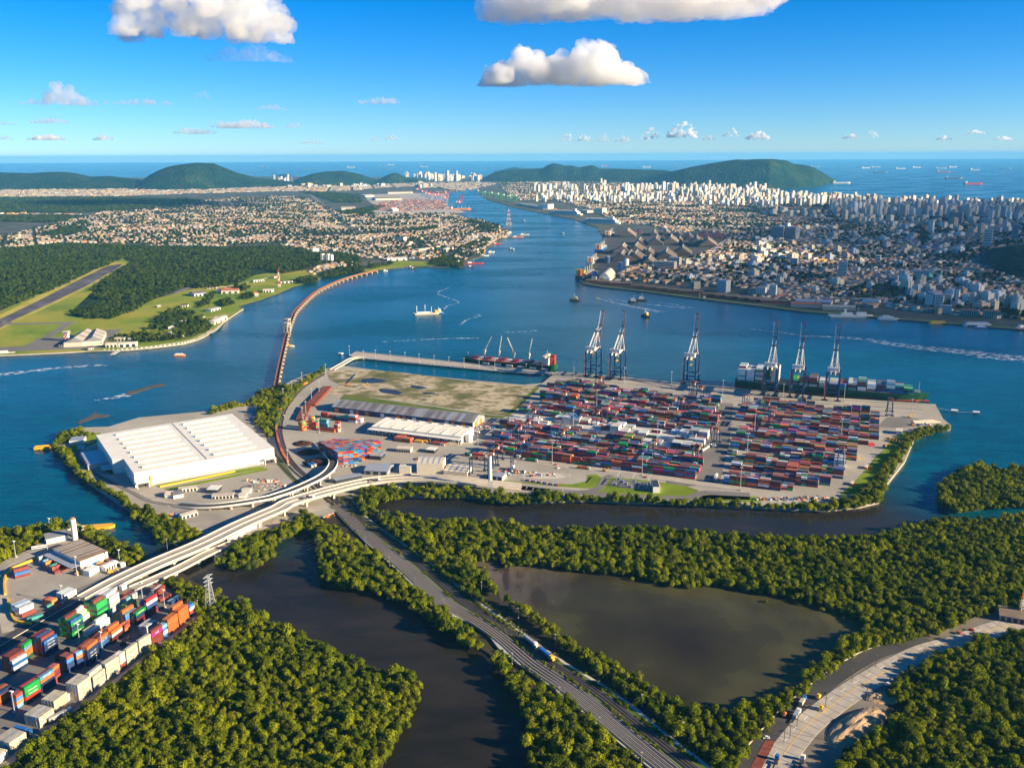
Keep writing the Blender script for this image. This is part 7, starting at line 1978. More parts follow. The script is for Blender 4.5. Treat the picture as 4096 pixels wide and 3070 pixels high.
def cloud(name, fx0, fx1, fy_base, fy_top, dist, dens, seed, lumps=26, prof=None, label=None, wisp=1.0, flat=.75, rug=1.0):
 """a cumulus whose flat base spans fx0..fx1 at row fy_base, dist metres away"""
 rg = np.random.default_rng(seed)
 def at(fx, fy):
  u, v = fx / 4, fy / 4
  d = CAM_ROT @ Vector(((u - 512) / FPX, -(v - 383.5) / FPX, -1.0))
  return Vector((0, 0, CAM_H)) + d * (dist / math.hypot(d.x, d.y))
 a, b = at(fx0, fy_base), at(fx1, fy_base)
 z0 = a.z; W = (b - a).length; H = at((fx0 + fx1) / 2, fy_top).z - z0
 c = (a + b) / 2
 ux = (b - a).normalized(); uy = Vector((-ux.y, ux.x, 0))
 prof = prof or [(0, .25), (.3, .8), (.6, 1.0), (.85, .6), (1, .2)]
 px_, pz_ = [p[0] for p in prof], [p[1] for p in prof]
 bm = bmesh.new()
 def blob(x, y, z, r, sz):
  r2 = bmesh.ops.create_icosphere(bm, subdivisions=2, radius=1)
  for v in r2['verts']:
   q = v.co; v.co = Vector((x, y, z)) + ux * q.x * r + uy * q.y * r + Vector((0, 0, q.z * r * sz))
 for k in range(lumps):
  t = (k + .5) / lumps + rg.normal(0, .02); t = min(max(t, .03), .97)
  hh = float(np.interp(t, px_, pz_)) * H
  n = 1 if hh < .3 * H else 3
  for j in range(n):
   zz = rg.uniform(.1, .8) * hh
   r = max(.12 * W * rg.uniform(.5, 1.1) * (1 - .35 * zz / H), .06 * W) * (.5 + .5 * hh / H)
   r = min(r, hh * .62 + .02 * W)
   p = a + ux * (t * W) + uy * rg.normal(0, .12) * W * flat
   zc_ = min(max(zz, r * .35), max(hh - r * .8, r * .35))
   blob(p.x, p.y, z0 + zc_, r, .9)
 # base flattening
 for v in bm.verts:
  if v.co.z < z0: v.co.z = z0 + (v.co.z - z0) * .12
 me = bpy.data.meshes.new(name); bm.to_mesh(me); bm.free()
 o = link(bpy.data.objects.new(name, me)); 
 small_ = W / dist < .03
 rm = o.modifiers.new('join', 'REMESH'); rm.mode = 'VOXEL'; rm.voxel_size = W / (45 if small_ else 130)
 for k, (sc, st) in enumerate(((.13, .10), (.05, .055), (.02, .032))):
  tx = bpy.data.textures.new('cloud_lumps', 'CLOUDS'); tx.noise_scale = sc * W; tx.noise_depth = 3
  dm = o.modifiers.new('lumps', 'DISPLACE'); dm.texture = tx; dm.strength = st * W * wisp * rug; dm.mid_level = .5; dm.texture_coords = 'GLOBAL'
 dg = bpy.context.evaluated_depsgraph_get(); m2 = bpy.data.meshes.new_from_object(o.evaluated_get(dg)); o.modifiers.clear(); o.data = m2; me = m2
 me.materials.clear(); co = np.empty(len(me.vertices) * 3); me.vertices.foreach_get('co', co); co = co.reshape(-1, 3)
 lo = z0 + H * .05
 co[:, 2] = np.where(co[:, 2] < lo, lo + (co[:, 2] - lo) * .18, co[:, 2]); me.vertices.foreach_set('co', co.reshape(-1)); me.update()
 rm = o.modifiers.new('join', 'REMESH'); rm.mode = 'VOXEL'; rm.voxel_size = W / (50 if small_ else 140)
 dg = bpy.context.evaluated_depsgraph_get(); m2 = bpy.data.meshes.new_from_object(o.evaluated_get(dg)); o.modifiers.clear(); o.data = m2; me = m2
 me.materials.append(cloud_mat(name + '_vapour', dens, 0 if small_ else W))
 tag(o, label, 'cloud', 'clouds', None)
 return o
cloud('cloud', 470, 1150, 160, -190, 7000, .0075, 3, 30, [(0, .45), (.15, .8), (.5, 1), (.8, .9), (.95, .6), (1, .3)], 'big white cloud cut by the top edge at the left')
cloud('cloud', 830, 1165, 245, 160, 7400, .002, 4, 12, None, 'ragged grey wisp hanging under the big left cloud', 1.4)
cloud('cloud', 1930, 2580, 350, 140, 13000, .0055, 5, 34, [(0, .15), (.12, .45), (.25, .75), (.38, .65), (.5, .75), (.62, 1.0), (.75, .85), (.85, .5), (.95, .3), (1, .08)], 'large bright cumulus cloud right of centre')
cloud('cloud', 1950, 3080, 85, -150, 6200, .006, 6, 34, [(0, .5), (.3, .9), (.7, .8), (1, .3)], 'long flat grey cloud along the top edge')
cloud('cloud', 70, 400, 420, 320, 17000, .0035, 7, 22, [(0, .12), (.3, .3), (.45, 1), (.6, .95), (.75, .4), (1, .2)], 'small peaked cloud low at the far left')
small = [(-20, 70, 500, 478), (120, 280, 492, 468), (110, 260, 560, 535), (370, 460, 562, 532), (-30, 60, 560, 530), (760, 850, 395, 350), (1020, 1150, 440, 412), (690, 870, 535, 508), (840, 1100, 512, 480), (1140, 1230, 512, 488), (1430, 1600, 415, 385), (1480, 1520, 565, 540), (1540, 1595, 560, 534),
         (2240, 2300, 565, 520), (2310, 2370, 568, 520), (2390, 2440, 568, 525), (2460, 2520, 568, 535), (2560, 2640, 560, 490), (2660, 2790, 555, 462), (2810, 2860, 560, 530), (2890, 2955, 552, 498), (2980, 3080, 560, 517), (3370, 3440, 555, 530), (3460, 3515, 552, 508), (3740, 3810, 560, 538), (3860, 3940, 535, 515), (3970, 4050, 560, 540), (1190, 1300, 575, 560), (410, 700, 415, 400)]
WH2 = ['white puff of cloud low over the sea horizon', 'thin grey scrap of cloud low over the left hills']
for k, (x0, x1, yb, yt) in enumerate(small):
 br = x0 > 2200 or (x0, yb) in ((1480, 565), (1540, 560), (110, 560), (370, 562))
 D_ = 42000 if yb > 480 else 24000
 cloud('cloud', x0, x1, yb, yt, D_, (.008 if br else .0022), 20 + k, 9, None, WH2[0] if x0 > 1450 else WH2[1], 1.2)
# the cloud out to the right whose shadow lies over the far side of the city
def free_cloud(cx, cy_, z, W, Dp, H, seed, dens=.0011):
 rg = np.random.default_rng(seed); bm = bmesh.new()
 for k in range(46):
  x, y = rg.uniform(-.5, .5), rg.uniform(-.5, .5)
  if x * x + y * y > .25: continue
  r2 = bmesh.ops.create_icosphere(bm, subdivisions=2, radius=1)
  r = rg.uniform(.10, .2) * min(W, Dp)
  for v in r2['verts']: v.co = Vector((cx + x * W + v.co.x * r * 1.3, cy_ + y * Dp + v.co.y * r * 1.3, z + r * .3 + v.co.z * min(r, H)))
 me = bpy.data.meshes.new('cloud'); bm.to_mesh(me); bm.free()
 o = link(bpy.data.objects.new('cloud', me))
 rm = o.modifiers.new('join', 'REMESH'); rm.mode = 'VOXEL'; rm.voxel_size = min(W, Dp) / 40
 tx = bpy.data.textures.new('cloud_lumps', 'CLOUDS'); tx.noise_scale = .15 * W
 dm = o.modifiers.new('lumps', 'DISPLACE'); dm.texture = tx; dm.strength = .1 * min(W, Dp); dm.mid_level = .5; dm.texture_coords = 'GLOBAL'
 me.materials.append(cloud_mat('offside_cloud_vapour', dens))
 return tag(o, 'broad cloud beyond the right edge shading the far quarter', 'cloud', 'clouds')
# ------------------------------------------------------------------ air base on the east bank
patch('airfield', cl(CQ, (-600, 850), (-500, 650), (0, 590), (500, 365), (850, 195), (1040, 160), (1045, 210), (900, 300), (800, 385), (560, 600), (620, 640), (900, 640), (1250, 490), (1600, 395), (1900, 370), (2050, 300), (2212, 275), z=2.5) + cl(CN, (100, 920), (200, 990), (430, 960), (560, 1000), (1000, 930), (1200, 890), (1600, 900), (1560, 930), (1270, 930), (1020, 965), (780, 985), (580, 1015), (550, 1045), (350, 1095), z=2.5) + cl(CQ, (2212, 455), (2100, 495), (1910, 548), (1950, 570), (1750, 715), (1640, 795), (1500, 845), (1180, 890), (760, 910), (0, 945), (-600, 950), z=2.5), 2.72, M['airfield'])
patch('runway_verge', cl(CQ, (-300, 830), (-300, 740), (0, 620), (850, 203), (1030, 200), (960, 260), (700, 400), (420, 540), (100, 690), (-100, 790), z=2.5), 2.80, M['verge'])
patch('runway', cl(CQ, (-300, 830), (-300, 760), (0, 655), (300, 510), (600, 355), (860, 228), (985, 208), (960, 235), (700, 385), (400, 530), (100, 665), (60, 690), (-100, 780), z=2.5), 2.88, M['runway'])
patch('taxiway', cl(CQ, (30, 665), (110, 688), (520, 680), (610, 675), (450, 770), (400, 805), (340, 800), (500, 700), (480, 692), (120, 698), (0, 700), z=2.5), 2.92, M['asphalt_old'])
patch('apron', cl(CQ, (-200, 890), (200, 872), (310, 805), (400, 800), (540, 800), (700, 755), (860, 740), (985, 735), (900, 800), (820, 890), (690, 895), (0, 915), (-200, 925), z=2.5), 2.95, M['asphalt_old'])
patch('short_runway', cl(CQ, (1400, 440), (1530, 385), (1560, 390), (1420, 450), z=2.5), 2.88, M['asphalt_old'])
for pts in ([(2212, 310), (2050, 345), (1880, 385), (1760, 400), (1660, 415)], [(1700, 740), (1620, 790), (1500, 830), (1300, 862), (1150, 880), (960, 890)], [(1830, 640), (1750, 730), (1690, 770)], [(1740, 630), (1680, 700)]):
 road('base_road', [CQ(x, y, 2.5) for x, y in pts], 6, 3.0, M['concrete_light'])
# sea wall with white blocks
sw = smooth_path([CQ(x, y, 2.5) for x, y in ((0, 946), (470, 925), (760, 908), (960, 905), (1180, 888), (1400, 862), (1500, 845), (1640, 795), (1750, 715), (1860, 635), (1955, 572))], 6)
m = MB(); ribbon(m, sw, -1, 1, .9, 2.5); o = m.build('sea_wall', M['concrete']); o['kind'] = 'structure'
t = empty('balustrade', sw[14], 0, 'white block balustrade along the air base sea wall', 'balustrade')
for p, h in along(sw[14:40], 9):
 q = p - sw[14]; obox(t, 'block', M['white'], q.x - math.sin(h) * 4, q.y + math.cos(h) * 4, .3, 3.4, 1.4, 1.6, h)
def B_(name, label, cat, F_, a, b, dep, h, ridge=0, wall='white', roof='terracotta', **kw):
 return shed(name, label, cat, F_(*a, 2.9), F_(*b, 2.9), dep, h, ridge, M[wall], M[roof], **kw)
for (a, b, dp_, lb) in (((515, 880), (668, 874), 110, 'left hangar with grey gabled roof beside the control tower'), ((672, 872), (822, 862), 105, 'right hangar with grey gabled roof and bright side wall')):
 A, Bp = CQ(*a, 2.9), CQ(*b, 2.9); d = Bp - A; L_ = d.length
 t = empty('hangar', A, math.atan2(d.y, d.x), lb, 'hangar', 'hangars')
 obox(t, 'wall', M['concrete_light'], L_ / 2, dp_ / 2, 0, L_, dp_, 9)
 for k in range(9):
  m = MB(); m.gable(dp_ * (k + .5) / 9, -L_ / 2, 0, dp_ / 9 - .15, L_ + 1, 9, 8, 0); o = m.build('roof_panel', M['concrete'] if k % 3 else M['roofslate2'], t); o.rotation_euler = (0, 0, math.pi / 2)
 for k in range(6): obox(t, 'door', M['cream'], L_ * (k + .5) / 6, -.2, 0, L_ / 6 - .6, .4, 8)
b = CQ(540, 828, 2.9)
t = empty('control_tower', b, 0, 'red and white chequered control tower beside the hangars', 'tower')
obox(t, 'shaft', M['white'], 0, 0, 0, 8, 8, 16)
for i in range(3):
 for j in range(4):
  if (i + j) % 2: obox(t, 'red_panel', M['red'], -2.7 + i * 2.7, -4.06, j * 4, 2.6, .15, 4)
obox(t, 'cab', M['cream'], 0, 0, 16, 12, 12, 4.5); obox(t, 'window_band', M['glass'], 0, 0, 17.4, 12.2, 12.2, 1.8)
m = MB(); m.bar((0, 0, 20), (0, 0, 29), .5); m.build('aerial', M['red'], t)
BASE = [((470, 880), (510, 880), 12, 5, 0, 'white', 'white', 'small white annex left of the hangars'), ((852, 884), (945, 880), 14, 8, 1, 'white', 'cream', 'white two storey waterfront block with blue windows, left'), ((955, 880), (1100, 873), 14, 8, 1, 'white', 'cream', 'white two storey waterfront block with blue windows, right'),
  ((920, 832), (1000, 830), 12, 6, 1.5, 'cream', 'cream', 'cream house behind the waterfront blocks, left'), ((1030, 830), (1085, 828), 12, 5, 1, 'white', 'white', 'white house behind the waterfront blocks, right'), ((1565, 472), (1660, 462), 40, 7, 3, 'white', 'roofslate', 'wide dark roofed hall at the forest edge'),
  ((1780, 450), (1920, 445), 26, 8, 4, 'cream', 'terracotta', 'large red tiled school like building on the lawn'), ((1850, 442), (1880, 430), 40, 8, 4, 'cream', 'terracotta', 'red tiled wing crossing the large red roofed building'), ((1450, 557), (1510, 555), 16, 5, 0, 'white', 'blue', 'white and blue low hall near the palms'),
  ((2115, 438), (2185, 438), 22, 7, 0, 'white', 'white', 'white flat roofed block by the eastern sea wall'), ((2050, 475), (2080, 470), 14, 8, 4, 'cream', 'terracotta', 'small red gabled house by the sea wall'), ((2070, 355), (2125, 352), 14, 5, 1, 'white', 'cream', 'small white hall by the base road'),
  ((1725, 700), (1830, 655), 14, 9, 1, 'cream', 'cream', 'long cream two storey building on the sea wall'), ((1700, 595), (1775, 575), 18, 5, 1, 'white', 'concrete', 'white long houses behind the cream building'), ((1400, 735), (1430, 700), 12, 5, 1, 'white', 'white', 'white house hidden under base trees, west'),
  ((1450, 690), (1505, 685), 12, 5, 1, 'white', 'white', 'white house hidden under base trees, east'), ((1570, 700), (1650, 695), 12, 5, 1, 'white', 'concrete', 'white terrace among the base palms'), ((1600, 665), (1650, 650), 10, 5, 1, 'white', 'cream', 'white terrace above the base palms'), ((1345, 785), (1400, 780), 10, 5, 1, 'white', 'cream', 'white house at the foot of the base trees'),
  ((710, 905), (755, 900), 10, 5, 0, 'white', 'white', 'small white hut on the sea wall by the hangars'), ((1665, 410), (1740, 408), 10, 4, 0, 'cream', 'cream', 'low cream wall like hall at the forest road'), ((1265, 560), (1295, 556), 8, 4, 1, 'cream', 'cream', 'tiny cream house in the scrub'), ((1370, 770), (1450, 800), 8, 4, .5, 'white', 'white', 'thin white shed below the base trees')]
for a, b, dp_, h_, rd_, w_, rf_, lb in BASE:
 B_('base_building', lb, 'building', CQ, a, b, dp_, h_, rd_, w_, rf_, doors=3)
for a, b, dp_, h_, rd_, w_, rf_, lb in [((248, 1070), (345, 1065), 16, 6, 0, 'white', 'white', 'long white flat hall beside the radio mast'), ((30, 1062), (115, 1052), 14, 5, 1, 'white', 'cream', 'white low house on the mast lawn'), ((105, 1144), (175, 1142), 16, 7, 2, 'white', 'cream', 'white house on the shore lawn'), ((195, 1030), (240, 1022), 14, 5, 1, 'white', 'terracotta', 'white and red house behind the radio mast'),
        ((1165, 735), (1235, 738), 30, 22, 0, 'cream', 'cream', 'blocky cream hall amid the town roofs'), ((1105, 890), (1265, 885), 40, 8, 1, 'white', 'white', 'long white and blue factory by the shore'), ((1575, 812), (1660, 790), 24, 8, 2, 'cream', 'cream', 'cream warehouse at the shipyard shore'), ((1360, 815), (1480, 800), 20, 8, 2, 'cream', 'cream', 'long cream hall near the shipyard')]:
 B_('shore_building', lb, 'building', CN, a, b, dp_, h_, rd_, w_, rf_, doors=3)
b0 = CN(620, 902, 3)
t = empty('twin_tower_block', b0, R(-10), 'white twin slab tower standing alone at the forest edge', 'tower block')
hh = height_at(1000 + 620 / 2.0109, 600 + 832 / 2.0109, b0) - 3
for k in range(4):
 tw = obox(t, 'slab', M['white'], -16 + k * 10.5, (k % 2) * 5, 0, 8.2, 16, hh - (k % 2) * 3)
 for j in range(7):
  m = MB(); m.box(-16 + k * 10.5, (k % 2) * 5 - 8.06, 3 + j * hh / 8, 5, .15, 1.4); m.build('window_band', M['glass'], tw)
b0 = CN(517, 812, 3); t = empty('round_tank', b0, 0, 'round white storage tank among the dark trees', 'tank'); m = MB(); m.cyl(0, 0, 0, 19, 11, 24); m.build('shell', M['white'], t); m = MB(); m.cyl(0, 0, 11.01, 19, 2, 24, 2); m.build('roof', M['cream'], t)
b0 = CN(236, 1098, 3); hh = height_at(1000 + 228 / 2.0109, 600 + 958 / 2.0109, b0) - 3
t = empty('radio_mast', b0, 0, 'tall red and white radio mast on the shore lawn', 'mast')
for k in range(6):
 m = MB(); lattice(m, 5.5 - k * .7, 4.8 - k * .7, hh / 6, 2, .5, hh / 6 * k); m.build('mast_section', M['red'] if k % 2 else M['white'], t)
b0 = CN(2082, 598, 0); hh = height_at(1000 + 2073 / 2.0109, 600 + 476 / 2.0109, b0)
t = empty('river_pylon', b0, 0, 'giant red and white power pylon standing in the river bend', 'pylon')
obox(t, 'footing', M['concrete'], 0, 0, -2, 34, 26, 5)
for k in range(7):
 m = MB(); lattice(m, 26 - k * 3.4, 22.6 - k * 3.4, (hh - 3) / 7, 1, 1.3, 3 + (hh - 3) / 7 * k); m.build('pylon_section', M['red'] if k % 2 else M['white'], t)
m = MB(); m.bar((-9, 0, hh * .93), (9, 0, hh * .93), 1.6); m.bar((-12, 0, hh * .80), (12, 0, hh * .80), 1.6); m.build('cross_arm', M['red'], t)
# palms along the sea wall
for k in range(34):
 x = 900 + (k * 23.7) % 760; y = 868 - (x - 900) * .07 - (k % 4) * 14
 palm(CQ(x, y, 2.9), 13, 'tall palm along the air base waterfront', 'waterfront palms')
# jetty
a, b = CQ(955, 902, 2), CQ(905, 938, 2)
t = empty('jetty', a, 0, 'short white jetty below the waterfront blocks', 'jetty'); m = MB(); m.bar((0, 0, 0), tuple(b - a), 9, .8); m.build('deck', M['concrete_light'], t)

# ------------------------------------------------------------------ towns
PAL_W = np.array([(.50, .44, .34), (.62, .58, .50), (.44, .33, .22), (.55, .42, .22), (.30, .25, .20), (.58, .48, .30), (.52, .24, .11), (.22, .21, .20), (.22, .32, .42), (.60, .38, .10)])
PAL_R = np.array([(.40, .15, .07), (.32, .12, .06), (.48, .22, .10), (.20, .19, .18), (.30, .28, .25), (.42, .40, .36), (.18, .12, .09), (.42, .28, .15), (.50, .48, .45)])
def jit_cols(pal, n, p=None):
 c = pal[RNG.choice(len(pal), n, p=p)]
 return np.clip(c * RNG.uniform(.75, 1.2, (n, 1)) + RNG.normal(0, .012, (n, 3)), .01, .85)
def town(poly, spacing, size, hts, rz, holes=(), dens=.85, gable=.5, pad=60):
 x, y = scatter_in(poly, spacing, .18, rz)
 m = in_frame(x, y, pad)
 for h in holes: m &= ~inside(x, y, h)
 m &= RNG.uniform(size=len(x)) < dens
 m &= fbm(x / 130, y / 130, 3, 4) > .33
 # streets
 c, s = math.cos(rz), math.sin(rz); u = x * c + y * s; v = -x * s + y * c
 m &= (np.mod(u, spacing * 8) > spacing * .9) & (np.mod(v, spacing * 4) > spacing * .3)
 x, y = x[m], y[m]; n = len(x)
 sx = RNG.uniform(*size, n); sy = RNG.uniform(*size, n) * .8
 h = RNG.uniform(*hts, n) * np.where(RNG.uniform(size=n) < .08, 1.8, 1)
 big = RNG.uniform(size=n) < .03
 sx = np.where(big, sx * 2.2, sx); sy = np.where(big, sy * 1.4, sy)
 g = np.where(RNG.uniform(size=n) < gable, RNG.uniform(1, 2.6, n), 0)
 return [x, y, sx, sy, h, rz + RNG.normal(0, .05, n) + (RNG.uniform(size=n) < .5) * math.pi / 2, g]
LB = []
woodsH = [cl(CR, (-300, 385), (0, 380), (900, 378), (1500, 392), (1640, 402), (1480, 432), (1250, 455), (1000, 480), (700, 498), (-300, 502), z=3), cl(CN, (1200, 640), (1500, 600), (1520, 630), (1350, 650), z=3), cl(CN, (440, 330), (480, 330), (860, 660), (800, 660), (600, 480), z=3), cl(CR, (470, 635), (560, 610), (680, 620), (660, 660), (400, 690), z=3)]
LT = cl(CR, (-300, 830), (0, 690), (200, 650), (430, 590), (700, 530), (830, 490), (1100, 480), (1300, 450), (1500, 430), (1640, 402), (1900, 380), (2212, 372)) + cl(CN, (200, 370), (440, 380), (560, 430), (700, 500), (1000, 518), (1400, 510), (1640, 512), (1720, 545), (1850, 560), (2000, 605), (2010, 650), (2090, 660), (2080, 690), (1990, 715), (1890, 780), (1880, 840), (1720, 885), (1560, 850), (1450, 870), (1250, 870), (1100, 880), (900, 860), (850, 840), (700, 810), (560, 800), (480, 800), (300, 765), (0, 765), z=3) + cl(CQ, (1900, 70), (1600, 60), (1200, 62), (1000, 50), (500, 32), (250, 62), (0, 78), (-500, 100), z=3)
LB.append(town(LT, 15.5, (10, 17), (3, 5.5), R(28), woodsH, .92))
LB.append(town(cl(CN, (460, 985), (560, 925), (700, 905), (880, 905), (860, 930), (700, 940), (560, 970), (520, 1000), z=3), 16, (9, 14), (3.5, 6), R(20), (), .9))
LB.append(town(cl(CR, (-300, 375), (-300, 335), (0, 325), (200, 300), (340, 290), (560, 295), (750, 305), (1200, 320), (1300, 285), (1400, 275), (1700, 290), (1950, 262), (2212, 300), (2212, 330), (1500, 350), (900, 370), z=3), 30, (16, 34), (5, 9), R(10), (), .8))
LB.append(town(cl(CN, (0, 300), (400, 292), (1000, 275), (1450, 262), (1830, 258), (1990, 268), (1850, 300), (1700, 325), (1500, 300), (1050, 300), (880, 320), (700, 330), (0, 330), z=3), 32, (16, 34), (5, 10), R(10), (), .7))
LB.append(town(cl(CR, (0, 512), (240, 510), (660, 515), (700, 520), (300, 522), (0, 520), z=3), 40, (20, 60), (6, 9), R(5), (), .9))
CT_ = cl(CO, (60, 350), (0, 290), (0, 262), (600, 250), (1500, 285), (2212, 310), z=3) + cl(CP, (0, 130), (500, 180), (900, 205), (1600, 225), (2212, 240), (2800, 260), (2800, 1250), (2212, 1170), (1700, 1130), (1200, 1085), (700, 1040), (400, 1010), (0, 1000), z=3) + cl(CO, (2000, 1110), (1500, 1085), (1100, 1050), (900, 1040), (1000, 960), (1200, 900), (1230, 860), (1480, 890), (1800, 760), (1900, 690), (1560, 640), (1480, 660), (1400, 650), (1200, 600), (930, 590), (900, 560), (760, 480), (600, 440), (400, 400), (150, 400), (60, 380), z=3)
townhill = cl(CP, (1820, 700), (1950, 590), (2100, 560), (2300, 540), (2800, 540), (2800, 860), (2300, 850), (2100, 830), (1950, 760), z=3)
LB.append(town(CT_, 16, (11, 19), (3.5, 7.5), R(27), (townhill, cl(CP, (1330, 440), (1370, 400), (1420, 480), (1440, 570), (1400, 580), (1370, 520), z=3)), .85))
LB.append(town(cl(CP, (1850, 850), (2100, 850), (2300, 880), (2300, 1150), (2000, 1140), (1850, 1000), z=3), 17, (10, 18), (4, 8), R(27), (), .85))
A_ = [np.concatenate([b[i] for b in LB]) for i in range(7)]
n = len(A_[0]); print('houses', n)
wcol = jit_cols(PAL_W, n, [.16, .14, .12, .12, .12, .1, .08, .09, .03, .04]); rcol = jit_cols(PAL_R, n, [.12, .12, .08, .18, .14, .12, .12, .07, .05])
ddh = np.hypot(A_[0], A_[1]); hfx, hfy = seen_np(A_[0], A_[1], 5)
okh = (hfx > 10) & (hfx < 4086) & (A_[0] > 200)
siz = A_[2] * A_[3] / ddh
pk = np.argsort(np.where(okh, -siz, 1e3) - okh * 0)[:290]
CN_ = {}
def colname(c):
 names = {'white': (.7, .68, .64), 'cream': (.64, .55, .4), 'beige': (.5, .42, .32), 'grey': (.36, .36, .36), 'brick red': (.45, .27, .18), 'pale blue': (.33, .43, .53), 'ochre': (.6, .44, .2), 'brown': (.22, .12, .08), 'dark grey': (.17, .16, .15)}
 return min(names, key=lambda k: sum((a - b) ** 2 for a, b in zip(names[k], c)))
def where(fx, fy):
 if fx < 2750: return 'near the grain quay end of town'
 if fx < 3150: return 'behind the long town quay, centre'
 if fx < 3600: return 'right of the big white office tower' if fy < 1200 else 'by the waterfront sheds'
 return 'in the old town at the far right'
for k in pk:
 x, y, sx, sy, h, rz, g = [float(a[k]) for a in A_]
 t = empty('house', (x, y, 2.5), rz, '%s walled house with %s roof %s' % (colname(wcol[k]), colname(rcol[k]), where(hfx[k], hfy[k])), 'house', 'houses behind the town quay')
 m = MB(); m.col = (*wcol[k], 1); m.box(0, 0, 0, sx, sy, h); m.build('wall', M['tint'], t)
 m = MB(); m.col = (*rcol[k], 1)
 if g > 0: m.gable(0, 0, .02, sx, sy, h, g, 0, .4)
 else: m.box(0, 0, h + .02, sx + .3, sy + .3, .35)
 m.build('roof', M['tint'], t)
mk = np.ones(n, bool); mk[pk] = False
hs_ = boxes('town_houses', M['tint'], np.stack([A_[0], A_[1], np.full(n, 2.4)], 1)[mk], np.stack([A_[2], A_[3], A_[4]], 1)[mk], A_[5][mk], wcol[mk], A_[6][mk], 'stuff', rcol[mk])
hs_['label'] = 'endless low houses and shops of the two towns'
# trees through the towns
tp = []
for poly, sp, th in ((LT, 34, .50), (CT_, 30, .47)):
 x, y = scatter_in(poly, sp, .45)
 mm_ = in_frame(x, y, 30) & (fbm(x / 130, y / 130, 3, 4) < th) & ~inside(x, y, townhill)
 tp.append(np.stack([x[mm_], y[mm_], np.full(mm_.sum(), 2.4)], 1))
tp = np.concatenate(tp); s_ = RNG.uniform(1.0, 1.9, len(tp)); print('town trees', len(tp))
gn_scatter('town_trees', tp, np.stack([s_, s_, s_ * .95], 1), PROTO['town'], 3, 'street and garden trees through the towns', 'trees')
x, y = scatter_in(townhill, 13, .45); z = np.zeros(len(x))
# ------------------------------------------------------------------ tower blocks of the city
PAL_T = np.array([(.74, .69, .58), (.80, .77, .70), (.66, .56, .42), (.70, .62, .50), (.50, .48, .46), (.58, .42, .30), (.42, .48, .54), (.72, .64, .46)])
TW = []
def towers(F_, poly, n, hr, wr, seed, z=3):
 rg = np.random.default_rng(seed)
 P = [F_(a, b, z) for a, b in poly]
 A = np.array([(p.x, p.y) for p in P]); lo, hi = A.min(0), A.max(0); c = 0; tr = 0
 while c < n and tr < n * 60:
  tr += 1
  x, y = rg.uniform(lo[0], hi[0]), rg.uniform(lo[1], hi[1])
  if not inside(np.array([x]), np.array([y]), P)[0]: continue
  w = rg.uniform(*wr)
  if any((x - q[0]) ** 2 + (y - q[1]) ** 2 < (w * 1.15) ** 2 for q in TW[-260:]): continue
  TW.append((x, y, w, w * rg.uniform(.6, 1.1), rg.uniform(*hr) * (1.45 if rg.random() < .06 else 1), R(27) + rg.choice([0, math.pi / 2]) + rg.normal(0, .03), rg.choice(len(PAL_T))))
  c += 1
towers(CO, [(280, 340), (420, 345), (420, 325), (280, 320)], 12, (70, 90), (22, 30), 1)
towers(CO, [(430, 330), (1300, 345), (1300, 300), (430, 300)], 70, (38, 75), (18, 28), 2)
towers(CO, [(280, 410), (900, 430), (1500, 430), (2212, 480), (2212, 350), (1300, 350), (400, 350)], 300, (24, 55), (16, 26), 3)
towers(CO, [(1300, 350), (1420, 355), (1420, 320), (1300, 320)], 8, (70, 95), (26, 34), 4)
towers(CO, [(1400, 360), (2212, 420), (2212, 330), (1500, 310)], 130, (45, 85), (18, 28), 5)
towers(CP, [(0, 240), (350, 250), (650, 270), (1000, 300), (1000, 215), (650, 190), (0, 160)], 170, (40, 72), (18, 28), 6)
towers(CP, [(650, 330), (1300, 350), (2212, 370), (2400, 260), (1600, 245), (900, 225), (650, 200)], 330, (42, 75), (18, 30), 7)
towers(CP, [(0, 330), (600, 350), (1300, 480), (2212, 520), (2212, 380), (1000, 340), (300, 280)], 90, (16, 42), (18, 34), 8)
towers(CP, [(0, 700), (400, 560), (1200, 600), (1750, 640), (1800, 500), (900, 430), (200, 400)], 55, (12, 26), (18, 32), 9)
towers(CP, [(0, 960), (0, 500), (700, 520), (1700, 600), (1800, 1000), (1200, 1020), (600, 980)], 110, (9, 22), (14, 30), 19)
towers(CO, [(1480, 900), (1700, 820), (2212, 800), (2212, 1080), (1500, 1060)], 40, (8, 18), (14, 28), 20)
towers(CP, [(1180, 880), (1700, 900), (2200, 1050), (2200, 1120), (1500, 1060), (1250, 1000)], 26, (14, 30), (18, 30), 10)
towers(CN, [(1220, 225), (1320, 222), (1400, 235), (1500, 250), (1860, 245), (1860, 235), (1700, 232), (1250, 210)], 74, (55, 105), (30, 50), 11)
towers(CN, [(185, 258), (300, 262), (395, 240), (300, 235), (195, 240)], 22, (50, 110), (30, 45), 12)
towers(CN, [(1340, 305), (1460, 300), (1460, 292), (1340, 296)], 9, (40, 60), (26, 36), 13)
towers(CN, [(0, 290), (500, 300), (1100, 300), (1100, 280), (500, 280), (0, 280)], 24, (18, 40), (30, 60), 14)
TW = np.array(TW); print('towers', len(TW))
tc_ = np.clip(PAL_T[TW[:, 6].astype(int)] * RNG.uniform(.8, 1.12, (len(TW), 1)), 0, .85)
tfx, tfy = seen_np(TW[:, 0], TW[:, 1], 20)
sz = TW[:, 4] * TW[:, 2] / np.hypot(TW[:, 0], TW[:, 1]) ** 2 * ((tfx > 5) & (tfx < 4090))
pk = np.argsort(-sz)[:262]
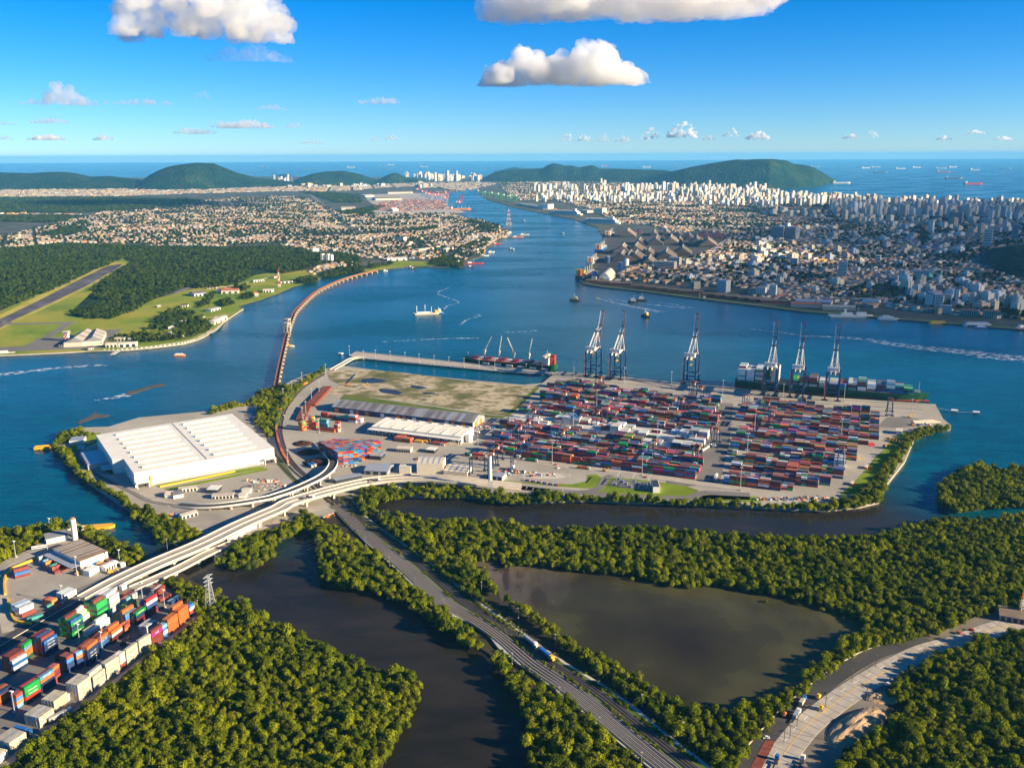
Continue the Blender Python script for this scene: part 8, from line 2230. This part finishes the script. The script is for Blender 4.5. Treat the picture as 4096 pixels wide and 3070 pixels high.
def twhere(fx, fy):
 if fy < 745: return 'in the far seaside quarter'
 if fx < 2250: return 'in the cluster near the river bend'
 if fx < 2640: return 'in the bright quarter below the hills'
 if fx < 3060: return 'before the big headland hill'
 if fx < 3450: return 'along the seafront right of the headland'
 return 'in the shaded quarter at the right'
for k in pk:
 x, y, w, d, h, rz, _ = TW[k]
 shape = 'slim tall' if h > 2.6 * w else ('broad' if w > 25 else 'stocky')
 t = empty('apartment_tower', (x, y, 2.4), rz, '%s %s apartment tower %s' % (shape, colname(tc_[k]), twhere(tfx[k], tfy[k])), 'tower block', 'apartment towers of the city')
 m = MB(); m.col = (*tc_[k], 1); m.box(0, 0, 0, w, d, h)
 m.build('facade', M['tintwin'], t)
 m = MB(); m.col = (*(tc_[k] * .8), 1); m.box(0, 0, h + .02, w * .45, d * .45, 4.5); m.build('roof_box', M['tint'], t)
 m = MB(); m.col = (*(tc_[k] * 1.05).clip(0, .85), 1); m.box(0, -d / 2 - .6, 3, w * .3, 1.2, h - 4); m.build('balcony_stack', M['tintwin'], t)
mk = np.ones(len(TW), bool); mk[pk] = False
bs = boxes('city_blocks', M['tintwin'], np.stack([TW[:, 0], TW[:, 1], np.full(len(TW), 2.4)], 1)[mk], TW[mk][:, 2:5], TW[mk][:, 5], tc_[mk], None, 'stuff', tc_[mk] * .7)
bs['label'] = 'remaining mid-rise blocks of the city'

# ------------------------------------------------------------------ landmarks of the west bank
def block(F_, a, b, dep, top, label, wall='white', band='glass', floors=6, cat='building', name='office_block', roof='grey', vert=False, z=2.9):
 A, Bp = F_(*a, z), F_(*b, z); d = Bp - A; L_ = d.length
 t = empty(name, A, math.atan2(d.y, d.x), label, cat)
 px = {id(CP): (3000, 700, 2.0182), id(CO): (2000, 600, 2.0109), id(CK): (2000, 1050, 2.0109)}[id(F_)]
 H = max(6, height_at(px[0] + a[0] / px[2], px[1] + top / px[2], A) - z)
 obox(t, 'wall', M[wall], L_ / 2, dep / 2, 0, L_, dep, H); obox(t, 'roof', M[roof], L_ / 2, dep / 2, H + .01, L_ * .96, dep * .9, .8)
 for k in range(floors):
  if vert: obox(t, 'window', M[band], L_ * (k + .5) / floors, -.08, H * .08, L_ / floors * .4, .3, H * .84)
  else:
   obox(t, 'window', M[band], L_ / 2, -.08, H * (k + .35) / floors, L_ * .92, .3, H / floors * .42)
   obox(t, 'side_window', M[band], L_ + .08, dep / 2, H * (k + .35) / floors, .3, dep * .9, H / floors * .42)
 return t
block(CP, (705, 835), (775, 838), 30, 700, 'big white office tower with dark window bands near the quay', floors=12)
block(CP, (320, 725), (380, 728), 22, 672, 'plain white slab left of the big office tower', floors=7)
block(CP, (162, 522), (265, 525), 18, 412, 'left of the twin wide slab towers with white fins', 'grey', 'dark', 14, 'tower block', vert=True)
block(CP, (275, 522), (362, 525), 18, 415, 'right of the twin wide slab towers with cream end wall', 'grey', 'dark', 14, 'tower block', vert=True)
block(CP, (1875, 580), (1945, 583), 30, 440, 'white tower with dark square openings at the right', 'white', 'dark', 7, 'tower block')
block(CP, (1432, 468), (1470, 470), 20, 370, 'slim white tower above the dark street trees', 'white', 'cream', 9, 'tower block')
block(CP, (1595, 400), (1705, 405), 26, 300, 'broad purple grey tower with many floors', 'grey', 'rust', 12, 'tower block')
block(CP, (2105, 520), (2160, 522), 30, 400, 'blue grey grid fronted tower at the right edge', 'grey', 'steelblue', 8, 'tower block')
block(CP, (1195, 880), (1240, 885), 26, 772, 'grey slab next to yellow lit tower by the green dome', 'grey', 'white', 8, 'tower block', vert=True)
block(CP, (1310, 840), (1475, 848), 20, 768, 'wide white gridded block behind the church spire', 'white', 'glass', 6)
block(CP, (1405, 1065), (1470, 1080), 26, 940, 'tall grey block with white fins on the right waterfront', 'grey', 'white', 7, 'tower block', vert=True)
block(CP, (1485, 1085), (1550, 1088), 26, 965, 'white banded block in the waterfront cluster', 'white', 'dark', 9)
block(CP, (1560, 1040), (1620, 1045), 22, 965, 'white windowed block behind the waterfront cluster', 'white', 'dark', 6)
block(CP, (1530, 1112), (1622, 1118), 22, 1052, 'bright white palace like block on the right waterfront', 'white', 'steelblue', 4)
block(CP, (1655, 1010), (1680, 1012), 16, 925, 'narrow blue white tower right of the cluster', 'white', 'white', 5, 'tower block')
block(CP, (1485, 930), (1555, 935), 24, 885, 'brown stone building below the spire', 'concrete', 'dark', 4)
block(CP, (1700, 1130), (1840, 1140), 18, 1085, 'long ruined arcade building at the right quay, left half', 'concrete', 'dark', 8, vert=True, roof='terracotta')
block(CP, (1875, 1145), (2015, 1155), 18, 1090, 'long ruined arcade building at the right quay, right half', 'concrete', 'dark', 8, vert=True, roof='terracotta')
block(CP, (1005, 710), (1050, 712), 26, 648, 'white hospital like building with terraced wing', 'white', 'glass', 3)
block(CP, (905, 1040), (1040, 1050), 26, 1005, 'long white sawtooth shed in the old town', 'white', 'white', 1)
block(CP, (1880, 295), (1965, 300), 18, 225, 'cream curved tower in the shaded quarter', 'cream', 'glass', 8, 'tower block')
block(CP, (150, 985), (205, 988), 26, 890, 'white grain silo block with fluted front at the quay', 'white', 'grey', 6, 'silo', 'silo_block', vert=True)
block(CP, (45, 960), (120, 965), 24, 905, 'long grey white elevator house left of the silo block', 'white', 'grey', 5, 'silo', 'silo_block', vert=True)
block(CK, (1742, 235), (1815, 242), 30, 140, 'grey silo group with vertical cylinders behind the quay wall', 'galv', 'grey', 5, 'silo', 'silo_block', vert=True)
block(CK, (1520, 210), (1560, 215), 30, 155, 'dark tinted office with lit end wall by the quay', 'concrete', 'dark', 5)
block(CO, (1232, 960), (1400, 968), 34, 895, 'large beige public building with regular dark windows, lower wing', 'cream', 'dark', 5)
block(CO, (1350, 935), (1440, 940), 26, 862, 'large beige public building, tall rear wing', 'cream', 'dark', 6)
block(CO, (768, 512), (822, 516), 40, 462, 'beige windowless silo block behind the nearer liner', 'cream', 'cream', 1)
block(CO, (310, 468), (385, 472), 60, 432, 'white box warehouse behind the farther liner', 'white', 'white', 1)
block(CO, (130, 440), (330, 470), 50, 425, 'long cream quay warehouse far up the river', 'cream', 'cream', 1)
block(CO, (620, 350 + 150), (700, 505), 60, 480, 'long pale roofed quay warehouse between the liners', 'concrete', 'cream', 1)
# church spire and green dome
b = CP(1530, 880, 3); h = height_at(3000 + 1530 / 2.0182, 700 + 765 / 2.0182, b)
t = empty('church_tower', b, 0, 'slender church tower with pale green spire', 'church'); obox(t, 'shaft', M['white'], 0, 0, 0, 8, 8, h * .62); m = MB(); m.cyl(0, 0, h * .62, 4, h * .35, 8, .2); m.build('spire', M['cgreen'] if 'cgreen' in M else M['galv'], t)
b = CP(1440, 850, 3); t = empty('domed_building', b, 0, 'dark building crowned by a sea green dome', 'building'); obox(t, 'wall', M['dark'], 0, 0, 0, 26, 22, 12); m = MB(); m.cyl(0, 0, 12, 12, 9, 12, 5); m.cyl(0, 0, 21, 5, 5, 12, .5); m.build('dome', M['cgreen'] if 'cgreen' in M else M['galv'], t)
# town quay edge
tq = smooth_path([Vector((p.x, p.y, 2.6)) for p in dl((1252, 608), (1300, 620), (1390, 630), (1480, 642), (1560, 652), (1660, 664), (1740, 674), (1850, 682), (1960, 692), (2080, 702), (2212, 713), (2500, 735))], 5)
m = MB(); ribbon(m, tq, 1, 26, .1, .3); o = m.build('quay_apron', M['grass']); o['kind'] = 'structure'
m = MB(); ribbon(m, tq, -1.5, 2, .4, 3.5); o = m.build('quay_wall', M['concrete']); o['kind'] = 'structure'
def big_shed(F_, a, b, dep, h, ridge, label, wall='concrete', roof='roofbrown', name='warehouse', **kw):
 A, Bp = F_(*a, 3), F_(*b, 3)
 return shed(name, label, 'warehouse', A, Bp, dep, h, ridge, M[wall], M[roof], **kw)
for k, (x0, x1, y, dp_) in enumerate(((365, 520, 1040, 40), (530, 650, 1046, 40), (330, 570, 1062, 16), (585, 850, 1085, 18), (900, 1040, 1030, 20))):
 big_shed(CP, (x0, y), (x1, y + 8), dp_, 8, 4, 'long low quay shed of the old town with %s roof' % ('white', 'white', 'red brown', 'grey', 'white')[k], 'concrete', ('galv', 'galv', 'terracotta', 'concrete', 'galv')[k])
for k in range(16):
 a = CK(700 + k * 95, 172 + k * 11.2, 3)
 if k in (3, 9): continue
 shed('quay_shed', 'long dark red brick shed in the row along the town quay', 'shed', a + Vector((0, 34, 0)), a + Vector((62, 20, 0)), 16, 7, 3, M['rust'], M['roofbrown'], group='brick sheds along the town quay')
# grain terminal: great gabled stores
GS = [((905, 835), (975, 870)), ((1010, 835), (1095, 865)), ((890, 905), (945, 930)), ((960, 905), (1010, 925)), ((1000, 905), (1080, 935)), ((1160, 845), (1235, 850)), ((1150, 920), (1225, 930)), ((1075, 765), (1100, 775)), ((1190, 765), (1240, 780)), ((1300, 760), (1345, 780)), ((1390, 850), (1470, 870)), ((1510, 770), (1580, 790)), ((1600, 780), (1690, 800)), ((1420, 740), (1450, 745)), ((1210, 690), (1250, 695)), ((1310, 680), (1350, 685)), ((1410, 695), (1450, 700)), ((1490, 720), (1560, 725)), ((960, 700), (1010, 715)), ((1250, 890), (1480, 885))]
for k, (a, b) in enumerate(GS):
 A, Bp = CO(*a, 3), CO(*b, 3)
 L_ = min(max((Bp - A).length, 30), 90); hd_ = R(-12)
 t = empty('grain_store', A, hd_, 'great brown gabled store in the dark grain terminal', 'warehouse', 'grain terminal stores')
 dp_ = 110 + (k * 37) % 60; L_ *= .8
 obox(t, 'wall', M['roofdark'], L_ / 2, dp_ / 2, 0, L_, dp_, 8)
 m = MB(); m.gable(dp_ / 2, -L_ / 2, 0, dp_, L_, 8, L_ * .34, 0, .5); o = m.build('roof', M['roofdark'] if k % 3 else M['roofbrown'], t); o.rotation_euler = (0, 0, math.pi / 2)
 obox(t, 'conveyor', M['grey'], L_ / 2, dp_ / 2, 8 + L_ * .34, 3, dp_, 3)
for k, (x, y, r, h) in enumerate(((990, 900, 10, 26), (1015, 930, 9, 24), (865, 905, 9, 22))):
 b = CO(x, y, 3); t = empty('grain_silo', b, 0, 'tall pale silo cylinder at the grain terminal', 'silo', 'grain silos'); m = MB(); m.cyl(0, 0, 0, r, h, 16); m.build('shell', M['white'] if k < 2 else M['steelblue'], t); m = MB(); m.cyl(0, 0, h, r, 3, 16, 1); m.build('cap', M['grey'], t)
# arched warehouse
A, Bp = CO(780, 1050, 3), CO(890, 1055, 3); L_ = (Bp - A).length; dp_ = 130
t = empty('arched_warehouse', A, R(-14), 'pale parabolic arched warehouse at the quay corner', 'warehouse')
hh = 24; n = 14; V = []; F = []
for j in range(2):
 for i in range(n + 1):
  u = i / n * 2 - 1; V.append((L_ / 2 + u * L_ / 2, j * dp_, hh * (1 - u * u)))
for i in range(n): F.append((i, i + n + 1, i + n + 2, i + 1))
F.append(tuple(range(n, -1, -1))); F.append(tuple(range(n + 1, 2 * n + 2)))
m = MB(); m.add(V, F); m.build('shell', M['cream'], t); obox(t, 'gable_house', M['white'], L_ * .7, -8, 0, L_ * .5, 14, 12)
for (x, y, w_, h_, c, lb) in ((765, 1030, 14, 22, 'blue', 'small blue tower at the quay corner'), (757, 1055, 14, 14, 'cream', 'small cream block at the quay corner'), (965, 960, 12, 24, 'blue', 'blue conveyor tower behind the arched warehouse')):
 b = CO(x, y, 3); t = empty('transfer_tower', b, R(-14), lb, 'tower'); obox(t, 'body', M[c], 0, 0, 0, w_, w_, h_); obox(t, 'roof', M['grey'], 0, 0, h_, w_ + 1, w_ + 1, 1)
patch('terminal_yard', cl(CO, (700, 1065), (770, 960), (850, 850), (900, 720), (930, 620), (1500, 640), (1700, 700), (1600, 820), (1480, 900), (1230, 950), (1100, 960), (930, 1060), z=2.6), 2.66, M['asphalt'])
# elevated highway in the city
road('city_highway', [CO(930, 1060), CO(1060, 980), CO(1160, 930), CO(1460, 900), CO(1640, 840), CO(1740, 780), CO(1800, 740), CO(1900, 690), CO(2050, 670)], 18, 6.0, M['concrete'])
road('city_avenue', [CN(460, 335), CN(540, 400), CN(650, 500), CN(760, 600), CN(850, 670)], 34, 3.1, M['asphalt_old'])
road('city_avenue', [CP(650, 1000), CP(880, 850), CP(960, 700), CP(1010, 560), CP(1000, 420), CP(980, 330)], 22, 3.1, M['asphalt'])
road('city_avenue', [CP(460, 840), CP(640, 560), CP(760, 380), CP(830, 260)], 20, 3.1, M['asphalt'])
# container park in the city + east bank terminal
def park(F_, poly, rz, n, cols, hmax=3):
 P = [F_(a, b, 3) for a, b in poly]
 x, y = scatter_in(P, 16, .1, rz)
 for a, b in zip(x, y):
  if random.random() < .25: continue
  for k in range(random.randint(1, hmax)):
   CONT.append(dict(x=float(a), y=float(b), z=3 + k * 2.6, rz=rz, len=12.2, col=CODE[random.choice(cols)], ctx='far away', level=k, top=True, n=1, logo=None))
   CONT.append(dict(x=float(a) + 3, y=float(b) + 4, z=3 + k * 2.6, rz=rz, len=12.2, col=CODE[random.choice(cols)], ctx='far away', level=k, top=True, n=1, logo=None))
park(CO, [(1590, 660), (1780, 665), (1820, 700), (1760, 720), (1600, 710)], R(-14), 0, 'rrRyom')
park(CO, [(1000, 650), (1130, 640), (1140, 680), (1010, 690)], R(-14), 0, 'rRbt')
park(CN, [(1280, 400), (1540, 405), (1580, 450), (1560, 475), (1200, 490), (1000, 480), (980, 450), (1100, 410)], R(20), 0, 'rnmdoykd', 3)
patch('east_terminal', cl(CN, (960, 490), (1000, 440), (940, 400), (940, 360), (1240, 340), (1600, 350), (1590, 450), (1740, 500), (1640, 508), (1000, 512), z=2.6), 2.7, M['concrete'])
for k, (a, b, dp_, lb) in enumerate((((1010, 403), (1220, 398), 130, 'enormous brown roofed store on the east bank'), ((1110, 350), (1310, 346), 100, 'long dark brown store farther up the east bank'), ((930, 378), (1000, 372), 80, 'pale brown store left of the enormous one'), ((1150, 492), (1195, 490), 60, 'white block hall of the east terminal'), ((735, 482), (850, 480), 60, 'pale long shed by the park road'))):
 big_shed(CN, a, b, dp_, 14, 8, lb, 'cream', ('roofbrown', 'roofbrown', 'concrete', 'white', 'concrete')[k])
for k, (F_, x, y, up, c) in enumerate(((CN, 1495, 405, 30, 'red'), (CN, 1520, 400, 10, 'red'), (CN, 1565, 430, 62, 'red'), (CN, 1575, 430, 62, 'red'), (CN, 1670, 470, 70, 'red'), (CN, 1690, 470, 70, 'red'), (CN, 1390, 370, 5, 'red'), (CN, 1420, 385, 5, 'red'), (CN, 1350, 350, 5, 'red'), (CN, 1445, 395, 8, 'red'),
                                       (CN, 1880, 380, 10, 'green'), (CN, 1935, 385, 12, 'green'), (CN, 1985, 395, 10, 'green'), (CN, 2030, 405, 12, 'green'), (CN, 2080, 410, 10, 'green'), (CN, 2130, 415, 12, 'green'))):
 b = F_(x, y, 3)
 t = empty('harbour_crane', b, R(-25 if c == 'red' else 140), '%s harbour crane %s' % (c, 'at the container terminal across the river' if c == 'red' else 'on the far quay near the river bend'), 'crane', 'far %s harbour cranes' % c)
 for sx in (-9, 9):
  for sy in (-10, 10):
   obox(t, 'leg', M['blue'] if c == 'red' else M['green'], sx, sy, 0, 2.4, 2.4, 42)
 obox(t, 'girder', M[c], 0, -4, 42, 6, 54, 4); obox(t, 'machinery_house', M['white'], 0, -16, 46, 12, 12, 7)
 a = R(up); m = MB()
 for s in (-1, 1): m.bar((s * 3, 22, 44), (s * 3, 22 + 58 * math.cos(a), 44 + 58 * math.sin(a)), 2.2)
 m.build('boom', M[c], t)
 m = MB(); m.bar((0, 12, 44), (0, 20, 70), 2.4); m.build('mast', M[c], t)
# shaded side: the broad cloud out to the right
free_cloud(5850, 2900, 950, 2600, 4600, 260, 5, .0019)
free_cloud(4000, 1350, 950, 1300, 1400, 200, 8, .0016)
# ------------------------------------------------------------------ containers become objects: the nearest one by one, the rest as one mass
cam_xy = np.array([[c['x'], c['y'], c['z'] - CAM_H] for c in CONT])
dd = np.sqrt((cam_xy ** 2).sum(1))
exposed = np.array([c['top'] or c.get('front', False) or c.get('logo') is not None or True for c in CONT])
fx2, fy2 = seen_np(cam_xy[:, 0], cam_xy[:, 1], 5.0)
okf = (fx2 > 0) & (fx2 < 4096) & (fy2 < 3060)
order = np.argsort(np.where(okf, dd / np.where(np.array([c['len'] for c in CONT]) > 8, 1.25, .9), 1e9))
pick = set(int(k) for k in order[:300])
BODY = {}
for ln in (12.2, 6.06, 3.0):
 m = MB()
 # corrugated box: shallow recessed panels between posts
 m.box(0, 0, .08, ln - .16, CWD - .10, CHT - .12)
 nr_ = int(ln / .55)
 for k in range(nr_):
  x = -ln / 2 + .35 + (ln - .7) * (k + .5) / nr_
  for s in (-1, 1): m.box(x, s * (CWD / 2 - .03), .2, .22, .07, CHT - .4, 0, False)
 for sx in (-1, 1):
  for sy in (-1, 1): m.box(sx * (ln / 2 - .09), sy * (CWD / 2 - .09), 0, .18, .18, CHT)
 for sy in (-1, 1):
  m.box(0, sy * (CWD / 2 - .06), 0, ln - .36, .13, .16); m.box(0, sy * (CWD / 2 - .06), CHT - .14, ln - .36, .13, .13)
 body = m.mesh('container_body', M['cont'])
 m = MB()
 for s in (-1, 1):
  m.box(ln / 2 + .01, s * CWD / 4, .15, .08, CWD / 2 - .12, CHT - .3)
 door = m.mesh('container_door', M['cont'])
 m = MB()
 for y in (-.8, -.35, .35, .8): m.bar((ln / 2 + .08, y, .2), (ln / 2 + .08, y, CHT - .2), .06)
 rods = m.mesh('lock_rods', M['galv'])
 BODY[ln] = (body, door, rods)
def text_mesh(txt, size):
 cu = bpy.data.curves.new('lettering', 'FONT'); cu.body = txt; cu.size = size; cu.align_x = 'CENTER'; cu.align_y = 'CENTER'; cu.extrude = .01; cu.resolution_u = 1
 tmp = bpy.data.objects.new('tmp_text', cu); COL.objects.link(tmp)
 dg = bpy.context.evaluated_depsgraph_get()
 me = bpy.data.meshes.new_from_object(tmp.evaluated_get(dg)); me.name = 'lettering'
 bpy.data.objects.remove(tmp)
 return me
LOGO = {'S': ('HAMBURG SÜD', 1.0, 'red'), 'ONE': ('ONE', 2.0, 'white'), 'E': ('EVERGREEN', 1.35, 'white'), 'C': ('CMA CGM', 1.5, 'white'), 'L': ('log-in', 2.1, 'blue'), 'HS': ('HAMBURG SÜD', 1.0, 'red'), 'H': ('HYUNDAI', 1.4, 'white')}
LM = {}
def lettering(key, wh_):
 if (key, wh_) not in LM:
  txt, sz, cm = LOGO[key]
  if key == 'E' and wh_: cm = 'green'
  me = text_mesh(txt, sz); me.materials.clear(); me.materials.append(M[cm]); LM[(key, wh_)] = me
 return LM[(key, wh_)]
LV = ('on the ground', 'second up', 'third up', 'fourth up', 'fifth up', 'sixth up', 'seventh up')
for k in sorted(pick):
 c = CONT[k]
 ln = c['len']
 col = CCOL[c['col']]; v = random.uniform(.85, 1.12)
 size = 'long' if ln > 8 else 'short'
 lv = 'on top' if c['top'] and c['level'] > 0 else LV[min(c['level'], 6)]
 e = empty('shipping_container', (c['x'], c['y'], c['z']), c['rz'], '%s %s container %s %s' % (size, c['col'], lv, c['ctx']), 'container', 'shipping containers')
 b, d, r_ = BODY[12.2 if ln > 8 else (6.06 if ln > 5 else 3.0)]
 for nm, me in (('body', b), ('door', d)):
  o = link(bpy.data.objects.new(nm, me), e); o.color = (*[min(1, q * v) for q in col], 1)
 link(bpy.data.objects.new('lock_rods', r_), o)
 lg = c.get('logo')
 if lg:
  o = link(bpy.data.objects.new('lettering', lettering(lg, c['col'] in ('white', 'cream'))), e)
  o.location = (0 if lg != 'S' else .8, -CWD / 2 - .06, CHT / 2); o.rotation_euler = (math.pi / 2, 0, 0)
rest = [c for k, c in enumerate(CONT) if k not in pick]
cols_ = np.array([CCOL[c['col']] for c in rest]) * RNG.uniform(.9, 1.4, (len(rest), 1)) * RNG.uniform(.9, 1.1, (len(rest), 3))
st = boxes('container_stacks', M['cont_stuff'], [(c['x'], c['y'], c['z']) for c in rest], [(c['len'] - .12, CWD, CHT) for c in rest], np.array([c['rz'] for c in rest]), np.clip(cols_, 0, 1), kind='stuff', top=np.clip(cols_ * .9 + .03, 0, 1))
st['label'] = 'thousands of coloured containers stacked in the port fields, on the ship and trains'

# ------------------------------------------------------------------ labels: tell look-alikes apart by their order across the view
ORD = ['first', 'second', 'third', 'fourth', 'fifth', 'sixth', 'seventh', 'eighth', 'ninth', 'tenth', 'eleventh', 'twelfth', 'thirteenth', 'fourteenth', 'fifteenth', 'sixteenth', 'seventeenth', 'eighteenth', 'nineteenth', 'twentieth']
def ordinal(n):
 if n <= 20: return ORD[n - 1]
 t = ['twenty', 'thirty', 'forty', 'fifty', 'sixty', 'seventy', 'eighty', 'ninety']
 tens, ones = divmod(n, 10)
 if tens > 9: return None
 return t[tens - 2] + ('-' + ORD[ones - 1] if ones else ('' if 0 else 'th')) if ones else t[tens - 2][:-1] + 'ieth'
groups = {}
for o in COL.objects:
 if o.parent is None and 'category' in o and 'label' in o and o['category'] != 'tree':
  groups.setdefault(o['label'], []).append(o)
for lb, os_ in groups.items():
 if len(os_) < 2: continue
 key = []
 for o in os_:
  x, y = (o.location.x, o.location.y) if o.location.length > .01 or o.type == 'EMPTY' else tuple(np.array(o.bound_box)[:, :2].mean(0))
  key.append(seen(x, y, max(o.location.z, 0))[0])
 for n, i in enumerate(np.argsort(key)):
  o = os_[i]
  ps = 'leftmost' if n == 0 else ('rightmost' if n == len(os_) - 1 else (ordinal(n + 1) or 'middle') + ' from left')
  w = lb.split()
  extra = len(ps.split()) + len(w) - 16
  o['label'] = ('%s, %s' % (' '.join(w[:len(w) - extra] if extra > 0 else w), ps))
  if 'group' not in o: o['group'] = lb[:60]
